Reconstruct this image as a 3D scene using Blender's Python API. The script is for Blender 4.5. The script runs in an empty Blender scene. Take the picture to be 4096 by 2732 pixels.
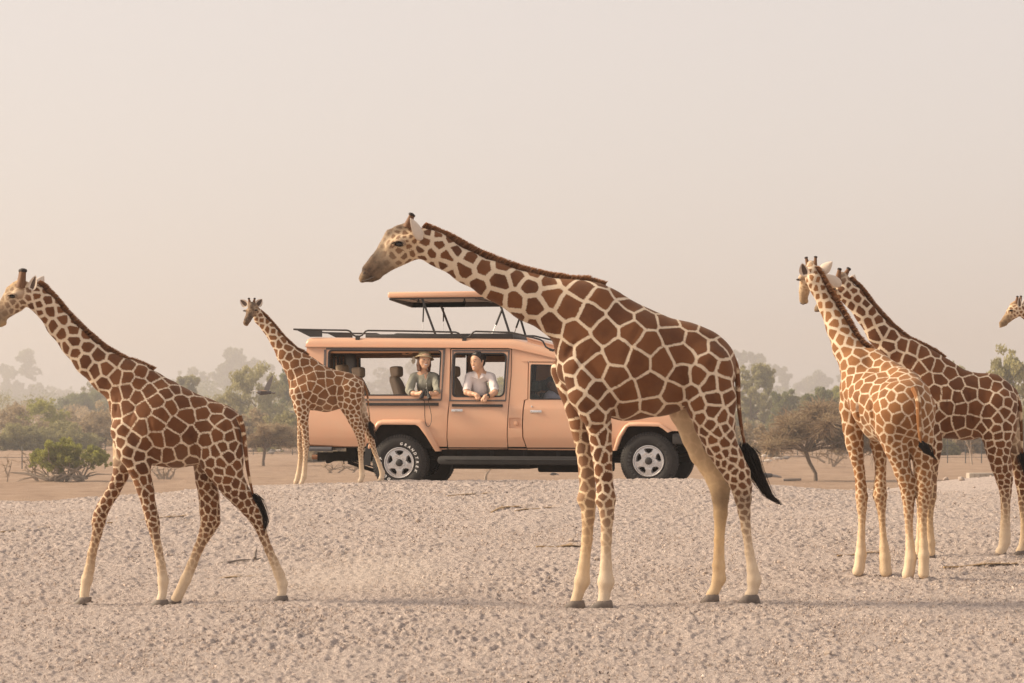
import bpy, bmesh, math, random
import numpy as np
from mathutils import Vector, Matrix
from mathutils.geometry import delaunay_2d_cdt

random.seed(7)
RNG = np.random.default_rng(7)
scene = bpy.context.scene
COL = scene.collection

# ------------------------------------------------------------------ camera
CAM_Z = 1.0
PITCH = math.atan(289.0 / 9671.0)
FPX = 9671.0                                   # focal length in photograph pixels (85 mm on 36 mm, 4096 wide)
cam_data = bpy.data.cameras.new('camera')
cam = bpy.data.objects.new('camera', cam_data)
COL.objects.link(cam)
cam.location = (0, 0, CAM_Z)
cam.rotation_euler = (math.pi / 2 + PITCH, 0, 0)
cam_data.lens = 85.0
cam_data.sensor_width = 36.0
cam_data.clip_start = 0.5
cam_data.clip_end = 12000.0
cam_data.dof.use_dof = True
cam_data.dof.focus_distance = 32.0
cam_data.dof.aperture_fstop = 6.0
scene.camera = cam

# ------------------------------------------------------------------ sky and sun
SUN_EL = math.radians(29.0)
SUN_AZ = math.radians(-86.0)                   # seen from the camera: left, a little in front of it
world = bpy.data.worlds.new('World')
scene.world = world
world.use_nodes = True
wn, wl = world.node_tree.nodes, world.node_tree.links
wn.clear()
w_out = wn.new('ShaderNodeOutputWorld')
w_bg = wn.new('ShaderNodeBackground')
w_sky = wn.new('ShaderNodeTexSky')
w_sky.sky_type = 'NISHITA'
w_sky.sun_disc = False
w_sky.sun_elevation = SUN_EL
w_sky.sun_rotation = SUN_AZ
w_sky.air_density = 1.0
w_sky.dust_density = 4.0
w_sky.ozone_density = 1.0
w_mix = wn.new('ShaderNodeMix')                # desert dust in the air: the blue is mostly veiled
w_mix.data_type = 'RGBA'
w_mix.inputs[0].default_value = 0.80
w_mix.inputs[7].default_value = (5.75, 5.12, 4.72, 1)
wl.new(w_sky.outputs[0], w_mix.inputs[6])
wl.new(w_mix.outputs[2], w_bg.inputs[0])
w_bg.inputs[1].default_value = 0.10
wl.new(w_bg.outputs[0], w_out.inputs[0])

sun_data = bpy.data.lights.new('sun', 'SUN')
sun = bpy.data.objects.new('sun', sun_data)
COL.objects.link(sun)
sun_data.energy = 4.4
sun_data.angle = math.radians(15.0)
sun_data.color = (1.0, 0.82, 0.60)
SUN_DIR = Vector((math.sin(SUN_AZ) * math.cos(SUN_EL), math.cos(SUN_AZ) * math.cos(SUN_EL), math.sin(SUN_EL)))
sun.rotation_euler = SUN_DIR.to_track_quat('Z', 'Y').to_euler()

scene.view_settings.view_transform = 'Standard'
scene.view_settings.look = 'None'
scene.view_settings.exposure = 0.7
scene.view_settings.gamma = 1.0
scene.view_settings.use_curve_mapping = False
scene.render.engine = 'CYCLES'
scene.cycles.use_denoising = True
scene.cycles.max_bounces = 7
scene.cycles.diffuse_bounces = 3
scene.cycles.glossy_bounces = 3
scene.cycles.transmission_bounces = 4
scene.cycles.transparent_max_bounces = 12
scene.cycles.volume_bounces = 1
scene.cycles.sample_clamp_indirect = 6.0

# ------------------------------------------------------------------ helpers
_CP, _SP = math.cos(PITCH), math.sin(PITCH)


def W(px, py, d):
    """the world point at distance d (world y) that stands at photograph pixel (px, py)"""
    a = (px - 2048.0) / FPX
    b = (1366.0 - py) / FPX
    dy = _CP - _SP * b
    t = d / dy
    return Vector((a * t, d, CAM_Z + (_SP + _CP * b) * t))


def tag(o, label=None, cat=None, group=None, kind=None):
    if label: o['label'] = label
    if cat: o['category'] = cat
    if group: o['group'] = group
    if kind: o['kind'] = kind
    return o


def empty(name, loc=(0, 0, 0), rot=(0, 0, 0), parent=None):
    o = bpy.data.objects.new(name, None)
    o.empty_display_size = 0.2
    COL.objects.link(o)
    o.location = loc
    o.rotation_euler = rot
    if parent: o.parent = parent
    return o


def link_mesh(name, me, parent=None, mats=None, smooth=False):
    o = bpy.data.objects.new(name, me)
    COL.objects.link(o)
    if mats:
        for m in (mats if isinstance(mats, (list, tuple)) else [mats]):
            me.materials.append(m)
    if smooth:
        me.polygons.foreach_set('use_smooth', [True] * len(me.polygons))
    if parent: o.parent = parent
    return o


def mesh_np(name, verts, faces, parent=None, mats=None, smooth=False, attrs=None, matidx=None):
    """faces: array (n,3) or (n,4)"""
    verts = np.asarray(verts, np.float32)
    faces = np.asarray(faces, np.int32)
    me = bpy.data.meshes.new(name)
    n, k = faces.shape
    me.vertices.add(len(verts))
    me.vertices.foreach_set('co', verts.ravel())
    me.loops.add(n * k)
    me.loops.foreach_set('vertex_index', faces.ravel())
    me.polygons.add(n)
    me.polygons.foreach_set('loop_start', np.arange(0, n * k, k, dtype=np.int32))
    me.polygons.foreach_set('loop_total', np.full(n, k, np.int32))
    if matidx is not None:
        me.polygons.foreach_set('material_index', np.asarray(matidx, np.int32))
    me.update(calc_edges=True)
    if attrs:
        for an, av in attrs.items():
            a = me.attributes.new(an, 'FLOAT', 'POINT')
            a.data.foreach_set('value', np.asarray(av, np.float32))
    return link_mesh(name, me, parent, mats, smooth)


class MB:
    """collects simple shapes into one mesh object"""
    def __init__(self):
        self.v, self.f, self.m = [], [], []

    def add(self, verts, faces, mi=0):
        b = len(self.v)
        self.v += [tuple(p) for p in verts]
        self.f += [tuple(i + b for i in f) for f in faces]
        self.m += [mi] * len(faces)
        return self

    def box(self, a, b, mi=0, bev=0.0):
        (x0, y0, z0), (x1, y1, z1) = [tuple(min(p, q) for p, q in zip(a, b)), tuple(max(p, q) for p, q in zip(a, b))]
        if bev <= 0:
            v = [(x0, y0, z0), (x1, y0, z0), (x1, y1, z0), (x0, y1, z0), (x0, y0, z1), (x1, y0, z1), (x1, y1, z1), (x0, y1, z1)]
            f = [(0, 3, 2, 1), (4, 5, 6, 7), (0, 1, 5, 4), (1, 2, 6, 5), (2, 3, 7, 6), (3, 0, 4, 7)]
            return self.add(v, f, mi)
        bm = bmesh.new()
        bmesh.ops.create_cube(bm, size=1.0)
        for w in bm.verts:
            w.co = Vector(((x0 + x1) / 2 + w.co.x * (x1 - x0), (y0 + y1) / 2 + w.co.y * (y1 - y0), (z0 + z1) / 2 + w.co.z * (z1 - z0)))
        bmesh.ops.bevel(bm, geom=bm.edges[:], offset=bev, segments=2, affect='EDGES', profile=0.5)
        return self.bm(bm, mi)

    def bm(self, bm, mi=0, M=None):
        bm.verts.index_update()
        self.add([(M @ v.co if M else v.co.copy()) for v in bm.verts], [tuple(v.index for v in f.verts) for f in bm.faces], mi)
        bm.free()
        return self

    def tube(self, pts, r, n=8, mi=0, caps=True, flat=1.0):
        """tube along points; r scalar or list; flat squashes along the second frame axis"""
        pts = [Vector(p) for p in pts]
        rs = r if isinstance(r, (list, tuple)) else [r] * len(pts)
        T = []
        for i in range(len(pts)):
            a = pts[max(i - 1, 0)]; b = pts[min(i + 1, len(pts) - 1)]
            t = (b - a)
            T.append(t.normalized() if t.length > 1e-9 else Vector((0, 0, 1)))
        ref = Vector((0, 1, 0)) if abs(T[0].y) < 0.9 else Vector((1, 0, 0))
        u = (ref - T[0] * ref.dot(T[0])).normalized()
        verts, faces = [], []
        for i, p in enumerate(pts):
            u = (u - T[i] * u.dot(T[i]))
            u = u.normalized() if u.length > 1e-6 else Vector((1, 0, 0))
            w = T[i].cross(u)
            for k in range(n):
                a = 2 * math.pi * k / n
                verts.append(p + u * (math.cos(a) * rs[i] * flat) + w * (math.sin(a) * rs[i]))
        for i in range(len(pts) - 1):
            for k in range(n):
                k2 = (k + 1) % n
                faces.append((i * n + k, i * n + k2, (i + 1) * n + k2, (i + 1) * n + k))
        if caps:
            faces.append(tuple(reversed(range(n))))
            faces.append(tuple((len(pts) - 1) * n + k for k in range(n)))
        return self.add(verts, faces, mi)

    def lathe(self, prof, origin, axis, n=24, mi=0, cap=False, closed=False):
        """prof: (radius, along) pairs turned about axis through origin"""
        ax = Vector(axis).normalized()
        ref = Vector((0, 0, 1)) if abs(ax.z) < 0.9 else Vector((1, 0, 0))
        u = (ref - ax * ref.dot(ax)).normalized(); w = ax.cross(u)
        o = Vector(origin)
        verts, faces = [], []
        for (r, h) in prof:
            for k in range(n):
                a = 2 * math.pi * k / n
                verts.append(o + ax * h + (u * math.cos(a) + w * math.sin(a)) * r)
        m = len(prof)
        for i in range(m if closed else m - 1):
            i2 = (i + 1) % m
            for k in range(n):
                k2 = (k + 1) % n
                faces.append((i * n + k, i * n + k2, i2 * n + k2, i2 * n + k))
        if cap:
            faces.append(tuple(reversed(range(n)))); faces.append(tuple((m - 1) * n + k for k in range(n)))
        return self.add(verts, faces, mi)

    def ball(self, c, r, nu=12, nv=8, mi=0):
        rx, ry, rz = r if isinstance(r, (list, tuple)) else (r, r, r)
        verts, faces = [], []
        for j in range(nv + 1):
            t = math.pi * j / nv
            for i in range(nu):
                p = 2 * math.pi * i / nu
                verts.append((c[0] + rx * math.sin(t) * math.cos(p), c[1] + ry * math.sin(t) * math.sin(p), c[2] + rz * math.cos(t)))
        for j in range(nv):
            for i in range(nu):
                i2 = (i + 1) % nu
                faces.append((j * nu + i, (j + 1) * nu + i, (j + 1) * nu + i2, j * nu + i2))
        return self.add(verts, faces, mi)

    def build(self, name, mats=None, parent=None, smooth=True, angle=40):
        me = bpy.data.meshes.new(name)
        me.from_pydata([tuple(v) for v in self.v], [], self.f)
        me.polygons.foreach_set('material_index', self.m)
        bm = bmesh.new(); bm.from_mesh(me)
        bmesh.ops.remove_doubles(bm, verts=bm.verts, dist=1e-5)
        bmesh.ops.recalc_face_normals(bm, faces=bm.faces)
        if smooth:
            lim = math.radians(angle)
            for f in bm.faces: f.smooth = True
            for e in bm.edges:
                if len(e.link_faces) == 2 and e.calc_face_angle(0.0) > lim: e.smooth = False
        bm.to_mesh(me); bm.free()
        me.update()
        return link_mesh(name, me, parent, mats)


# ------------------------------------------------------------------ numpy noise
def _hash(ix, iy, iz, seed):
    h = (ix.astype(np.int64) * 374761393 + iy.astype(np.int64) * 668265263 + iz.astype(np.int64) * 2147483647 + seed * 1274126177) & 0xFFFFFFFF
    h = ((h ^ (h >> 13)) * 1274126177) & 0xFFFFFFFF
    h = (h ^ (h >> 16)) & 0xFFFFFFFF
    return h / 4294967295.0


def vnoise(x, y, z=None, seed=0):
    x = np.asarray(x, float); y = np.asarray(y, float)
    if z is None: z = np.zeros_like(x)
    ix, iy, iz = np.floor(x), np.floor(y), np.floor(z)
    fx, fy, fz = x - ix, y - iy, z - iz
    fx = fx * fx * (3 - 2 * fx); fy = fy * fy * (3 - 2 * fy); fz = fz * fz * (3 - 2 * fz)
    ix = ix.astype(np.int64); iy = iy.astype(np.int64); iz = iz.astype(np.int64)
    r = 0
    for a in (0, 1):
        for b in (0, 1):
            wxy = (fx if a else 1 - fx) * (fy if b else 1 - fy)
            r = r + wxy * (1 - fz) * _hash(ix + a, iy + b, iz, seed)
            if np.any(fz > 0): r = r + wxy * fz * _hash(ix + a, iy + b, iz + 1, seed)
    return r - 0.5


def sstep(a, b, x):
    t = np.clip((x - a) / (b - a), 0, 1)
    return t * t * (3 - 2 * t)


# ------------------------------------------------------------------ materials
def new_mat(name):
    m = bpy.data.materials.new(name)
    m.use_nodes = True
    nt = m.node_tree
    bs = nt.nodes.get('Principled BSDF')
    return m, nt, bs


def nd(nt, t, **kw):
    n = nt.nodes.new(t)
    for k, v in kw.items(): setattr(n, k, v)
    return n


def ramp(nt, fac, stops, interp='LINEAR'):
    r = nd(nt, 'ShaderNodeValToRGB')
    r.color_ramp.interpolation = interp
    els = r.color_ramp.elements
    while len(els) < len(stops): els.new(0.5)
    for e, (p, c) in zip(els, stops):
        e.position = p
        e.color = c if len(c) == 4 else (*c, 1)
    nt.links.new(fac, r.inputs[0])
    return r.outputs[0]


def mixc(nt, fac, a, b, blend='MIX'):
    n = nd(nt, 'ShaderNodeMix'); n.data_type = 'RGBA'; n.blend_type = blend
    for s, v in ((0, fac), (6, a), (7, b)):
        if hasattr(v, 'is_linked') or hasattr(v, 'node'): nt.links.new(v, n.inputs[s])
        elif isinstance(v, (int, float)): n.inputs[s].default_value = v
        else: n.inputs[s].default_value = (*v, 1) if len(v) == 3 else v
    return n.outputs[2]


def mth(nt, op, a, b=None, clamp=False):
    n = nd(nt, 'ShaderNodeMath'); n.operation = op; n.use_clamp = clamp
    for s, v in ((0, a), (1, b)):
        if v is None: continue
        if isinstance(v, (int, float)): n.inputs[s].default_value = v
        else: nt.links.new(v, n.inputs[s])
    return n.outputs[0]


def noise(nt, vec, scale, detail=4, rough=0.55, out=0):
    n = nd(nt, 'ShaderNodeTexNoise')
    n.inputs['Scale'].default_value = scale
    n.inputs['Detail'].default_value = detail
    n.inputs['Roughness'].default_value = rough
    if vec is not None: nt.links.new(vec, n.inputs['Vector'])
    return n.outputs[out]


def attr(nt, name):
    n = nd(nt, 'ShaderNodeAttribute'); n.attribute_name = name
    return n.outputs['Fac']


def bump(nt, bs, h, strength=0.3, dist=0.01):
    b = nd(nt, 'ShaderNodeBump')
    b.inputs['Strength'].default_value = strength
    b.inputs['Distance'].default_value = dist
    nt.links.new(h, b.inputs['Height'])
    nt.links.new(b.outputs[0], bs.inputs['Normal'])


def simple_mat(name, col, rough=0.6, metal=0.0, var=0.12, scale=30.0, bumps=0.0, spec=0.5, dust=None, coat=0.0):
    """plain surface with fine tonal grain, optionally dusty"""
    m, nt, bs = new_mat(name)
    tc = nd(nt, 'ShaderNodeTexCoord').outputs['Object']
    nz = noise(nt, tc, scale, 5, 0.6)
    f = mth(nt, 'MULTIPLY_ADD', nz, 2 * var)
    nt.nodes[-1].inputs[2].default_value = 1 - var
    c = mixc(nt, 1.0, col, nt.nodes[-1].outputs[0], 'MULTIPLY')
    if dust:
        dn = noise(nt, tc, 5.0, 6, 0.65)
        c = mixc(nt, ramp(nt, dn, [(0.38, (0, 0, 0)), (0.72, (dust[1],) * 3)]), c, dust[0])
    nt.links.new(c, bs.inputs['Base Color'])
    bs.inputs['Roughness'].default_value = rough
    bs.inputs['Metallic'].default_value = metal
    bs.inputs['Specular IOR Level'].default_value = spec
    if coat: bs.inputs['Coat Weight'].default_value = coat
    if bumps: bump(nt, bs, noise(nt, tc, scale * 4, 4, 0.6), bumps, 0.004)
    return m


# ------------------------------------------------------------------ implicit surfaces (round cones, smooth union, surface nets)
class SDF:
    def __init__(self):
        self.A, self.B, self.ra, self.rb, self.kd, self.sm = [], [], [], [], [], []
        self.at = []                             # per primitive: (attrs at A, attrs at B)
        self.cuts = []                           # grooves: (A, B, radius A, radius B, softness)

    def cone(self, A, B, ra, rb, kd=1.0, sm=0.02, ata=None, atb=None):
        self.A.append(np.array(A, float)); self.B.append(np.array(B, float))
        self.ra.append(ra); self.rb.append(rb); self.kd.append(kd); self.sm.append(sm)
        self.at.append((ata or {}, atb or ata or {}))

    def _d(self, i, X, Y, Z):
        A, B = self.A[i].copy(), self.B[i].copy()
        kd = self.kd[i]
        A[1] /= kd; B[1] /= kd
        Y = Y / kd
        ab = B - A
        L2 = ab @ ab
        px, py, pz = X - A[0], Y - A[1], Z - A[2]
        if L2 < 1e-12: t = 0.0
        else: t = np.clip((px * ab[0] + py * ab[1] + pz * ab[2]) / L2, 0, 1)
        dx, dy, dz = px - t * ab[0], py - t * ab[1], pz - t * ab[2]
        return np.sqrt(dx * dx + dy * dy + dz * dz) - (self.ra[i] + t * (self.rb[i] - self.ra[i])), t

    def value(self, X, Y, Z):
        D = np.full(np.shape(X), .3)
        for i in range(len(self.A)):
            d, _ = self._d(i, X, Y, Z); k = self.sm[i]
            hh = np.maximum(k - np.abs(D - d), 0) / k
            D = np.minimum(D, d) - hh * hh * k * .25
        return D

    def mesh(self, h, smooth_it=1):
        n = len(self.A)
        lo = np.full(3, 1e9); hi = -lo
        boxes = []
        for i in range(n):
            R = max(self.ra[i], self.rb[i]); r3 = np.array([R, R * self.kd[i], R])
            a = np.minimum(self.A[i], self.B[i]) - r3; b = np.maximum(self.A[i], self.B[i]) + r3
            boxes.append((a, b)); lo = np.minimum(lo, a); hi = np.maximum(hi, b)
        lo -= 3 * h; hi += 3 * h
        N = np.ceil((hi - lo) / h).astype(int) + 1
        D = np.full(N, 0.3, np.float32)
        ax = [lo[k] + h * np.arange(N[k]) for k in range(3)]
        for i in range(n):
            pad = 2.0 * self.sm[i] + 3 * h
            s, e = [], []
            for k in range(3):
                s.append(max(0, int((boxes[i][0][k] - pad - lo[k]) / h)))
                e.append(min(N[k], int((boxes[i][1][k] + pad - lo[k]) / h) + 2))
            X = ax[0][s[0]:e[0], None, None]; Y = ax[1][None, s[1]:e[1], None]; Z = ax[2][None, None, s[2]:e[2]]
            d, _ = self._d(i, X, Y, Z)
            sl = (slice(s[0], e[0]), slice(s[1], e[1]), slice(s[2], e[2]))
            o = D[sl]; k = self.sm[i]
            hh = np.maximum(k - np.abs(o - d), 0) / k
            D[sl] = np.minimum(o, d) - hh * hh * k * 0.25
        for (A, B, ra, rb, k) in self.cuts:
            R = max(ra, rb); pad = 2 * k + 3 * h
            a_ = np.minimum(A, B) - R - pad; b_ = np.maximum(A, B) + R + pad
            s = [max(0, int((a_[j] - lo[j]) / h)) for j in range(3)]; e = [min(N[j], int((b_[j] - lo[j]) / h) + 2) for j in range(3)]
            X = ax[0][s[0]:e[0], None, None]; Y = ax[1][None, s[1]:e[1], None]; Z = ax[2][None, None, s[2]:e[2]]
            ab = B - A; L2 = max(ab @ ab, 1e-12)
            t = np.clip(((X - A[0]) * ab[0] + (Y - A[1]) * ab[1] + (Z - A[2]) * ab[2]) / L2, 0, 1)
            d = ra + t * (rb - ra) - np.sqrt((X - A[0] - t * ab[0]) ** 2 + (Y - A[1] - t * ab[1]) ** 2 + (Z - A[2] - t * ab[2]) ** 2)
            sl = (slice(s[0], e[0]), slice(s[1], e[1]), slice(s[2], e[2]))
            o = D[sl]; hh = np.maximum(k - np.abs(o - d), 0) / k
            D[sl] = np.maximum(o, d) + hh * hh * k * .25
        V, F = surface_nets(D)
        V = lo + V * h
        for _ in range(smooth_it): V = lap_smooth(V, F)
        return V, F

    def attrs(self, V, names, tau=0.02):
        n = len(self.A)
        ds = np.empty((n, len(V)), np.float32); ts = np.empty((n, len(V)), np.float32)
        for i in range(n):
            d, t = self._d(i, V[:, 0], V[:, 1], V[:, 2])
            ds[i] = d; ts[i] = t
        w = np.exp(-np.clip((ds - ds.min(0)) / tau, 0, 40))
        w /= w.sum(0)
        out = {}
        for nm in names:
            a = np.array([p[0].get(nm, 0) for p in self.at])[:, None]
            b = np.array([p[1].get(nm, 0) for p in self.at])[:, None]
            out[nm] = (w * (a + (b - a) * ts)).sum(0)
        return out


def surface_nets(D):
    N = D.shape
    S = D < 0
    c = [S[i:N[0] - 1 + i, j:N[1] - 1 + j, k:N[2] - 1 + k] for i in (0, 1) for j in (0, 1) for k in (0, 1)]
    tot = sum(x.astype(np.int8) for x in c)
    act = (tot > 0) & (tot < 8)
    idx = np.argwhere(act)
    vid = np.full(act.shape, -1, np.int64)
    vid[act] = np.arange(len(idx))
    acc = np.zeros((len(idx), 3)); cnt = np.zeros(len(idx))
    corner = lambda o: D[idx[:, 0] + o[0], idx[:, 1] + o[1], idx[:, 2] + o[2]]
    offs = [(i, j, k) for i in (0, 1) for j in (0, 1) for k in (0, 1)]
    for o in offs:
        for a in range(3):
            if o[a] == 0:
                o2 = list(o); o2[a] = 1
                d0, d1 = corner(o), corner(o2)
                m = (d0 < 0) != (d1 < 0)
                t = np.where(m, d0 / np.where(m, d0 - d1, 1), 0)
                p = np.tile(np.array(o, float), (len(idx), 1)); p[:, a] += t
                acc[m] += p[m]; cnt[m] += 1
    V = idx + acc / cnt[:, None]
    F = []
    for a in range(3):
        b, c2 = (a + 1) % 3, (a + 2) % 3
        s0 = [slice(None)] * 3; s1 = [slice(None)] * 3
        s0[a] = slice(0, N[a] - 1); s1[a] = slice(1, N[a])
        for k in (b, c2):
            s0[k] = slice(1, N[k] - 1); s1[k] = slice(1, N[k] - 1)
        A0, A1 = S[tuple(s0)], S[tuple(s1)]
        e = np.argwhere(A0 != A1)
        if len(e) == 0: continue
        flip = A0[e[:, 0], e[:, 1], e[:, 2]]
        e = e.copy(); e[:, b] += 1; e[:, c2] += 1
        q = []
        for db, dc in ((-1, -1), (0, -1), (0, 0), (-1, 0)):
            g = e.copy(); g[:, b] += db; g[:, c2] += dc
            q.append(vid[g[:, 0], g[:, 1], g[:, 2]])
        Q = np.stack(q, 1)
        Q[~flip] = Q[~flip][:, ::-1]
        F.append(Q)
    return V, np.concatenate(F)


def lap_smooth(V, F):
    acc = np.zeros_like(V); cnt = np.zeros(len(V))
    for a in range(4):
        for b in ((a + 1) % 4, (a + 3) % 4):
            np.add.at(acc, F[:, a], V[F[:, b]]); np.add.at(cnt, F[:, a], 1)
    return 0.5 * V + 0.5 * acc / np.maximum(cnt, 1)[:, None]
# ================================================================== the ground
FEET = [(2410, 2441, 19.60), (2302, 2438, 19.80), (2990, 2413, 19.65), (2842, 2410, 19.85),
        (643, 2427, 19.80), (330, 2424, 20.00), (1125, 2406, 19.80), (700, 2417, 20.00),
        (1203, 1942, 30.90), (1183, 1938, 31.05), (1440, 1933, 30.90), (1523, 1925, 31.05),
        (3431, 2309, 21.80), (3545, 2307, 21.75), (3632, 2321, 21.30), (3694, 2317, 21.25),
        (4000, 2225, 23.00), (4080, 2222, 23.20), (3728, 2232, 23.00), (3680, 2232, 23.20)]
_PD = np.array([-80, 4, 12, 16, 19, 20, 21.5, 23, 26.5, 29.5, 30.6, 31.2, 32.0, 33.0, 35, 40, 50, 70, 95, 115, 6000.])
_PZ = np.array([2.6, 2.3, 1.98, 1.78, 1.54, 1.545, 1.465, 1.347, 1.10, .875, .845, .85, .945, 1.02, 1.08, 1.28, 1.8, 2.9, 4.2, 4.5, 4.5])


def _base_depth(y):
    r = 0
    for o, w in ((-.45, .25), (0, .5), (.45, .25)): r = r + w * np.interp(y + o, _PD, _PZ)
    return r


def gz0(x, y):
    x = np.asarray(x, float); y = np.asarray(y, float)
    z = CAM_Z - _base_depth(y)
    z = z - .25 * sstep(2.3, 6.5, -x) * sstep(24, 30, y) * (1 - sstep(45, 60, y))
    z = z - .035 * np.clip(np.abs(x) - .8, 0, 3) / 3 * sstep(26, 30, y) * (1 - sstep(40, 60, y))
    z = z - .12 * sstep(2.2, 4.6, x) * sstep(25, 30, y) * (1 - sstep(36, 40, y))
    far = sstep(90, 130, y)
    z = z + far * (.40 * vnoise(x / 55, y / 40, seed=5) + .16 * vnoise(x / 15, y / 11, seed=6))
    mid = sstep(10, 14, y) * (1 - sstep(31, 33, y))
    z = z + mid * .05 * vnoise(x / 2.3, y / 1.7, seed=9)
    # the low heap of rubble at the far edge of the gravel, towards the concrete block
    z = z + .33 * sstep(5.2, 8.5, x) * np.exp(-((y - 42.0) / 4.0) ** 2)
    return z


_fp = np.array([W(*f)[:] for f in FEET])
_SIG = 0.42
_K = np.exp(-((_fp[:, None, 0] - _fp[None, :, 0]) ** 2 + (_fp[:, None, 1] - _fp[None, :, 1]) ** 2) / (2 * _SIG ** 2)) + 0.15 * np.eye(len(_fp))
_WT = np.linalg.solve(_K, _fp[:, 2] - gz0(_fp[:, 0], _fp[:, 1]))


def gz(x, y):
    z = gz0(x, y)
    for (fx, fy, _), w in zip(_fp, _WT):
        z = z + w * np.exp(-((x - fx) ** 2 + (y - fy) ** 2) / (2 * _SIG ** 2))
    return z


def gzf(x, y): return float(gz(np.array([x]), np.array([y]))[0])


# rows: fine where the picture looks at the gravel, coarse towards the horizon
_rows = np.concatenate([np.linspace(-80, 4, 8)[:-1], np.linspace(4, 15.4, 30)[:-1], np.arange(15.4, 32.0, .028),
                        np.arange(32.0, 48, .25), 48 * 1.016 ** np.arange(0, 165), [700, 1200, 2500, 6000]])
_rows = np.unique(np.round(_rows, 4))
_u = np.concatenate([[-6, -3, -1.5, -.9, -.6, -.45, -.35, -.29], np.linspace(-.235, .235, 760), [.29, .35, .45, .6, .9, 1.5, 3, 6]])
_Y = np.repeat(_rows[:, None], len(_u), 1)
_X = _u[None, :] * np.maximum(_rows, 15.0)[:, None]
_Z = gz(_X, _Y)
_near = sstep(13, 16, _Y) * (1 - sstep(31.6, 33, _Y)) * (np.abs(_u) < .24)[None, :]
# lumps of gravel: sharp-sided small clods over soft unevenness
_cl = np.maximum(vnoise(_X / .042, _Y / .06, seed=21) + .7 * vnoise(_X / .026, _Y / .035, seed=22), 0)
_cl2 = np.maximum(vnoise(_X / .22, _Y / .20, seed=25) + .35 * vnoise(_X / .09, _Y / .09, seed=26), 0)
_Z = _Z + _near * ((.046 * np.minimum(_cl, .45) + .026 * np.minimum(_cl2, .4)) * (.75 + .6 * np.clip(vnoise(_X / 1.6, _Y / 1.1, seed=27) + .3, 0, 1)) + .02 * vnoise(_X / .5, _Y / .5, seed=23))
_farn = sstep(90, 110, _Y) * (1 - sstep(280, 400, _Y))
_Z = _Z + _farn * .20 * np.maximum(vnoise(_X / 1.6, _Y / 3.5, seed=31), 0)
_nr, _nc = _X.shape
_gi = np.arange(_nr * _nc).reshape(_nr, _nc)
_gf = np.stack([_gi[:-1, :-1], _gi[:-1, 1:], _gi[1:, 1:], _gi[1:, :-1]], -1).reshape(-1, 4)

m_ground, nt, bs = new_mat('gravel_and_sand')
geo = nd(nt, 'ShaderNodeNewGeometry').outputs['Position']
n1 = noise(nt, geo, 34, 6, .7)
n2 = noise(nt, geo, 3.0, 5, .6)
n3 = noise(nt, geo, .35, 4, .6)
vor = nd(nt, 'ShaderNodeTexVoronoi'); vor.inputs['Scale'].default_value = 22; nt.links.new(geo, vor.inputs['Vector'])
grav = ramp(nt, n1, [(.33, (.27, .215, .195)), (.43, (.485, .395, .355)), (.52, (.60, .505, .455)), (.64, (.66, .565, .51)), (.78, (.74, .66, .60))])
grav = mixc(nt, ramp(nt, n2, [(.35, (0, 0, 0)), (.7, (.5,) * 3)]), grav, (.59, .495, .44))
grav = mixc(nt, ramp(nt, nd(nt, 'ShaderNodeSeparateColor').outputs[0], [(.90, (0, 0, 0)), (.95, (.5,) * 3)]), grav, (.24, .20, .18))
nt.links.new(vor.outputs['Color'], [n for n in nt.nodes if n.bl_idname == 'ShaderNodeSeparateColor'][-1].inputs[0])
plain = ramp(nt, noise(nt, geo, .7, 8, .7), [(.3, (.22, .145, .10)), (.48, (.34, .235, .165)), (.62, (.42, .305, .22)), (.75, (.54, .43, .33))])
plain = mixc(nt, ramp(nt, n3, [(.42, (0, 0, 0)), (.6, (.6,) * 3)]), plain, (.30, .20, .14))
sep = nd(nt, 'ShaderNodeSeparateXYZ'); nt.links.new(geo, sep.inputs[0])
yy = mth(nt, 'ADD', sep.outputs[1], mth(nt, 'MULTIPLY', n3, 9.0))
far = ramp(nt, mth(nt, 'DIVIDE', yy, 100.0), [(.46, (0, 0, 0)), (.60, (1, 1, 1))])
nt.links.new(mixc(nt, far, grav, plain), bs.inputs['Base Color'])
bs.inputs['Roughness'].default_value = .95
bs.inputs['Specular IOR Level'].default_value = .15
hh = mth(nt, 'ADD', noise(nt, geo, 75, 4, .75), mth(nt, 'MULTIPLY', noise(nt, geo, 22, 3, .65), 1.5))
bump(nt, bs, hh, 1.0, .035)
ground = mesh_np('ground', np.stack([_X, _Y, _Z], -1).reshape(-1, 3), _gf, None, m_ground, True)
tag(ground, kind='structure')

# loose stones lying on the gravel: a cloud of points carrying instanced chips
_n = 130000
_py = 15.4 + (32.6 - 15.4) * RNG.random(_n) ** 1.0
_px = (RNG.random(_n) - .5) * .50 * _py
_keep = RNG.random(_n) < .35 + .9 * np.maximum(vnoise(_px / .9, _py / .7, seed=41) + .2, 0)
_px, _py = _px[_keep], _py[_keep]
_sz = .0045 + .0065 * RNG.random(len(_px)) ** 3
_big = RNG.random(len(_px)) < .006
_sz[_big] *= 2.0
_pz = gz(_px, _py) + .006
gm = bpy.data.meshes.new('loose_gravel')
gm.vertices.add(len(_px)); gm.vertices.foreach_set('co', np.stack([_px, _py, _pz], -1).astype(np.float32).ravel())
a = gm.attributes.new('size', 'FLOAT', 'POINT'); a.data.foreach_set('value', _sz.astype(np.float32))
gravel = link_mesh('loose_gravel', gm)
tag(gravel, kind='stuff')
m_stone, nt, bs = new_mat('stone_chips')
oi = nd(nt, 'ShaderNodeAttribute'); oi.attribute_type = 'INSTANCER'; oi.attribute_name = 'tone'
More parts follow.
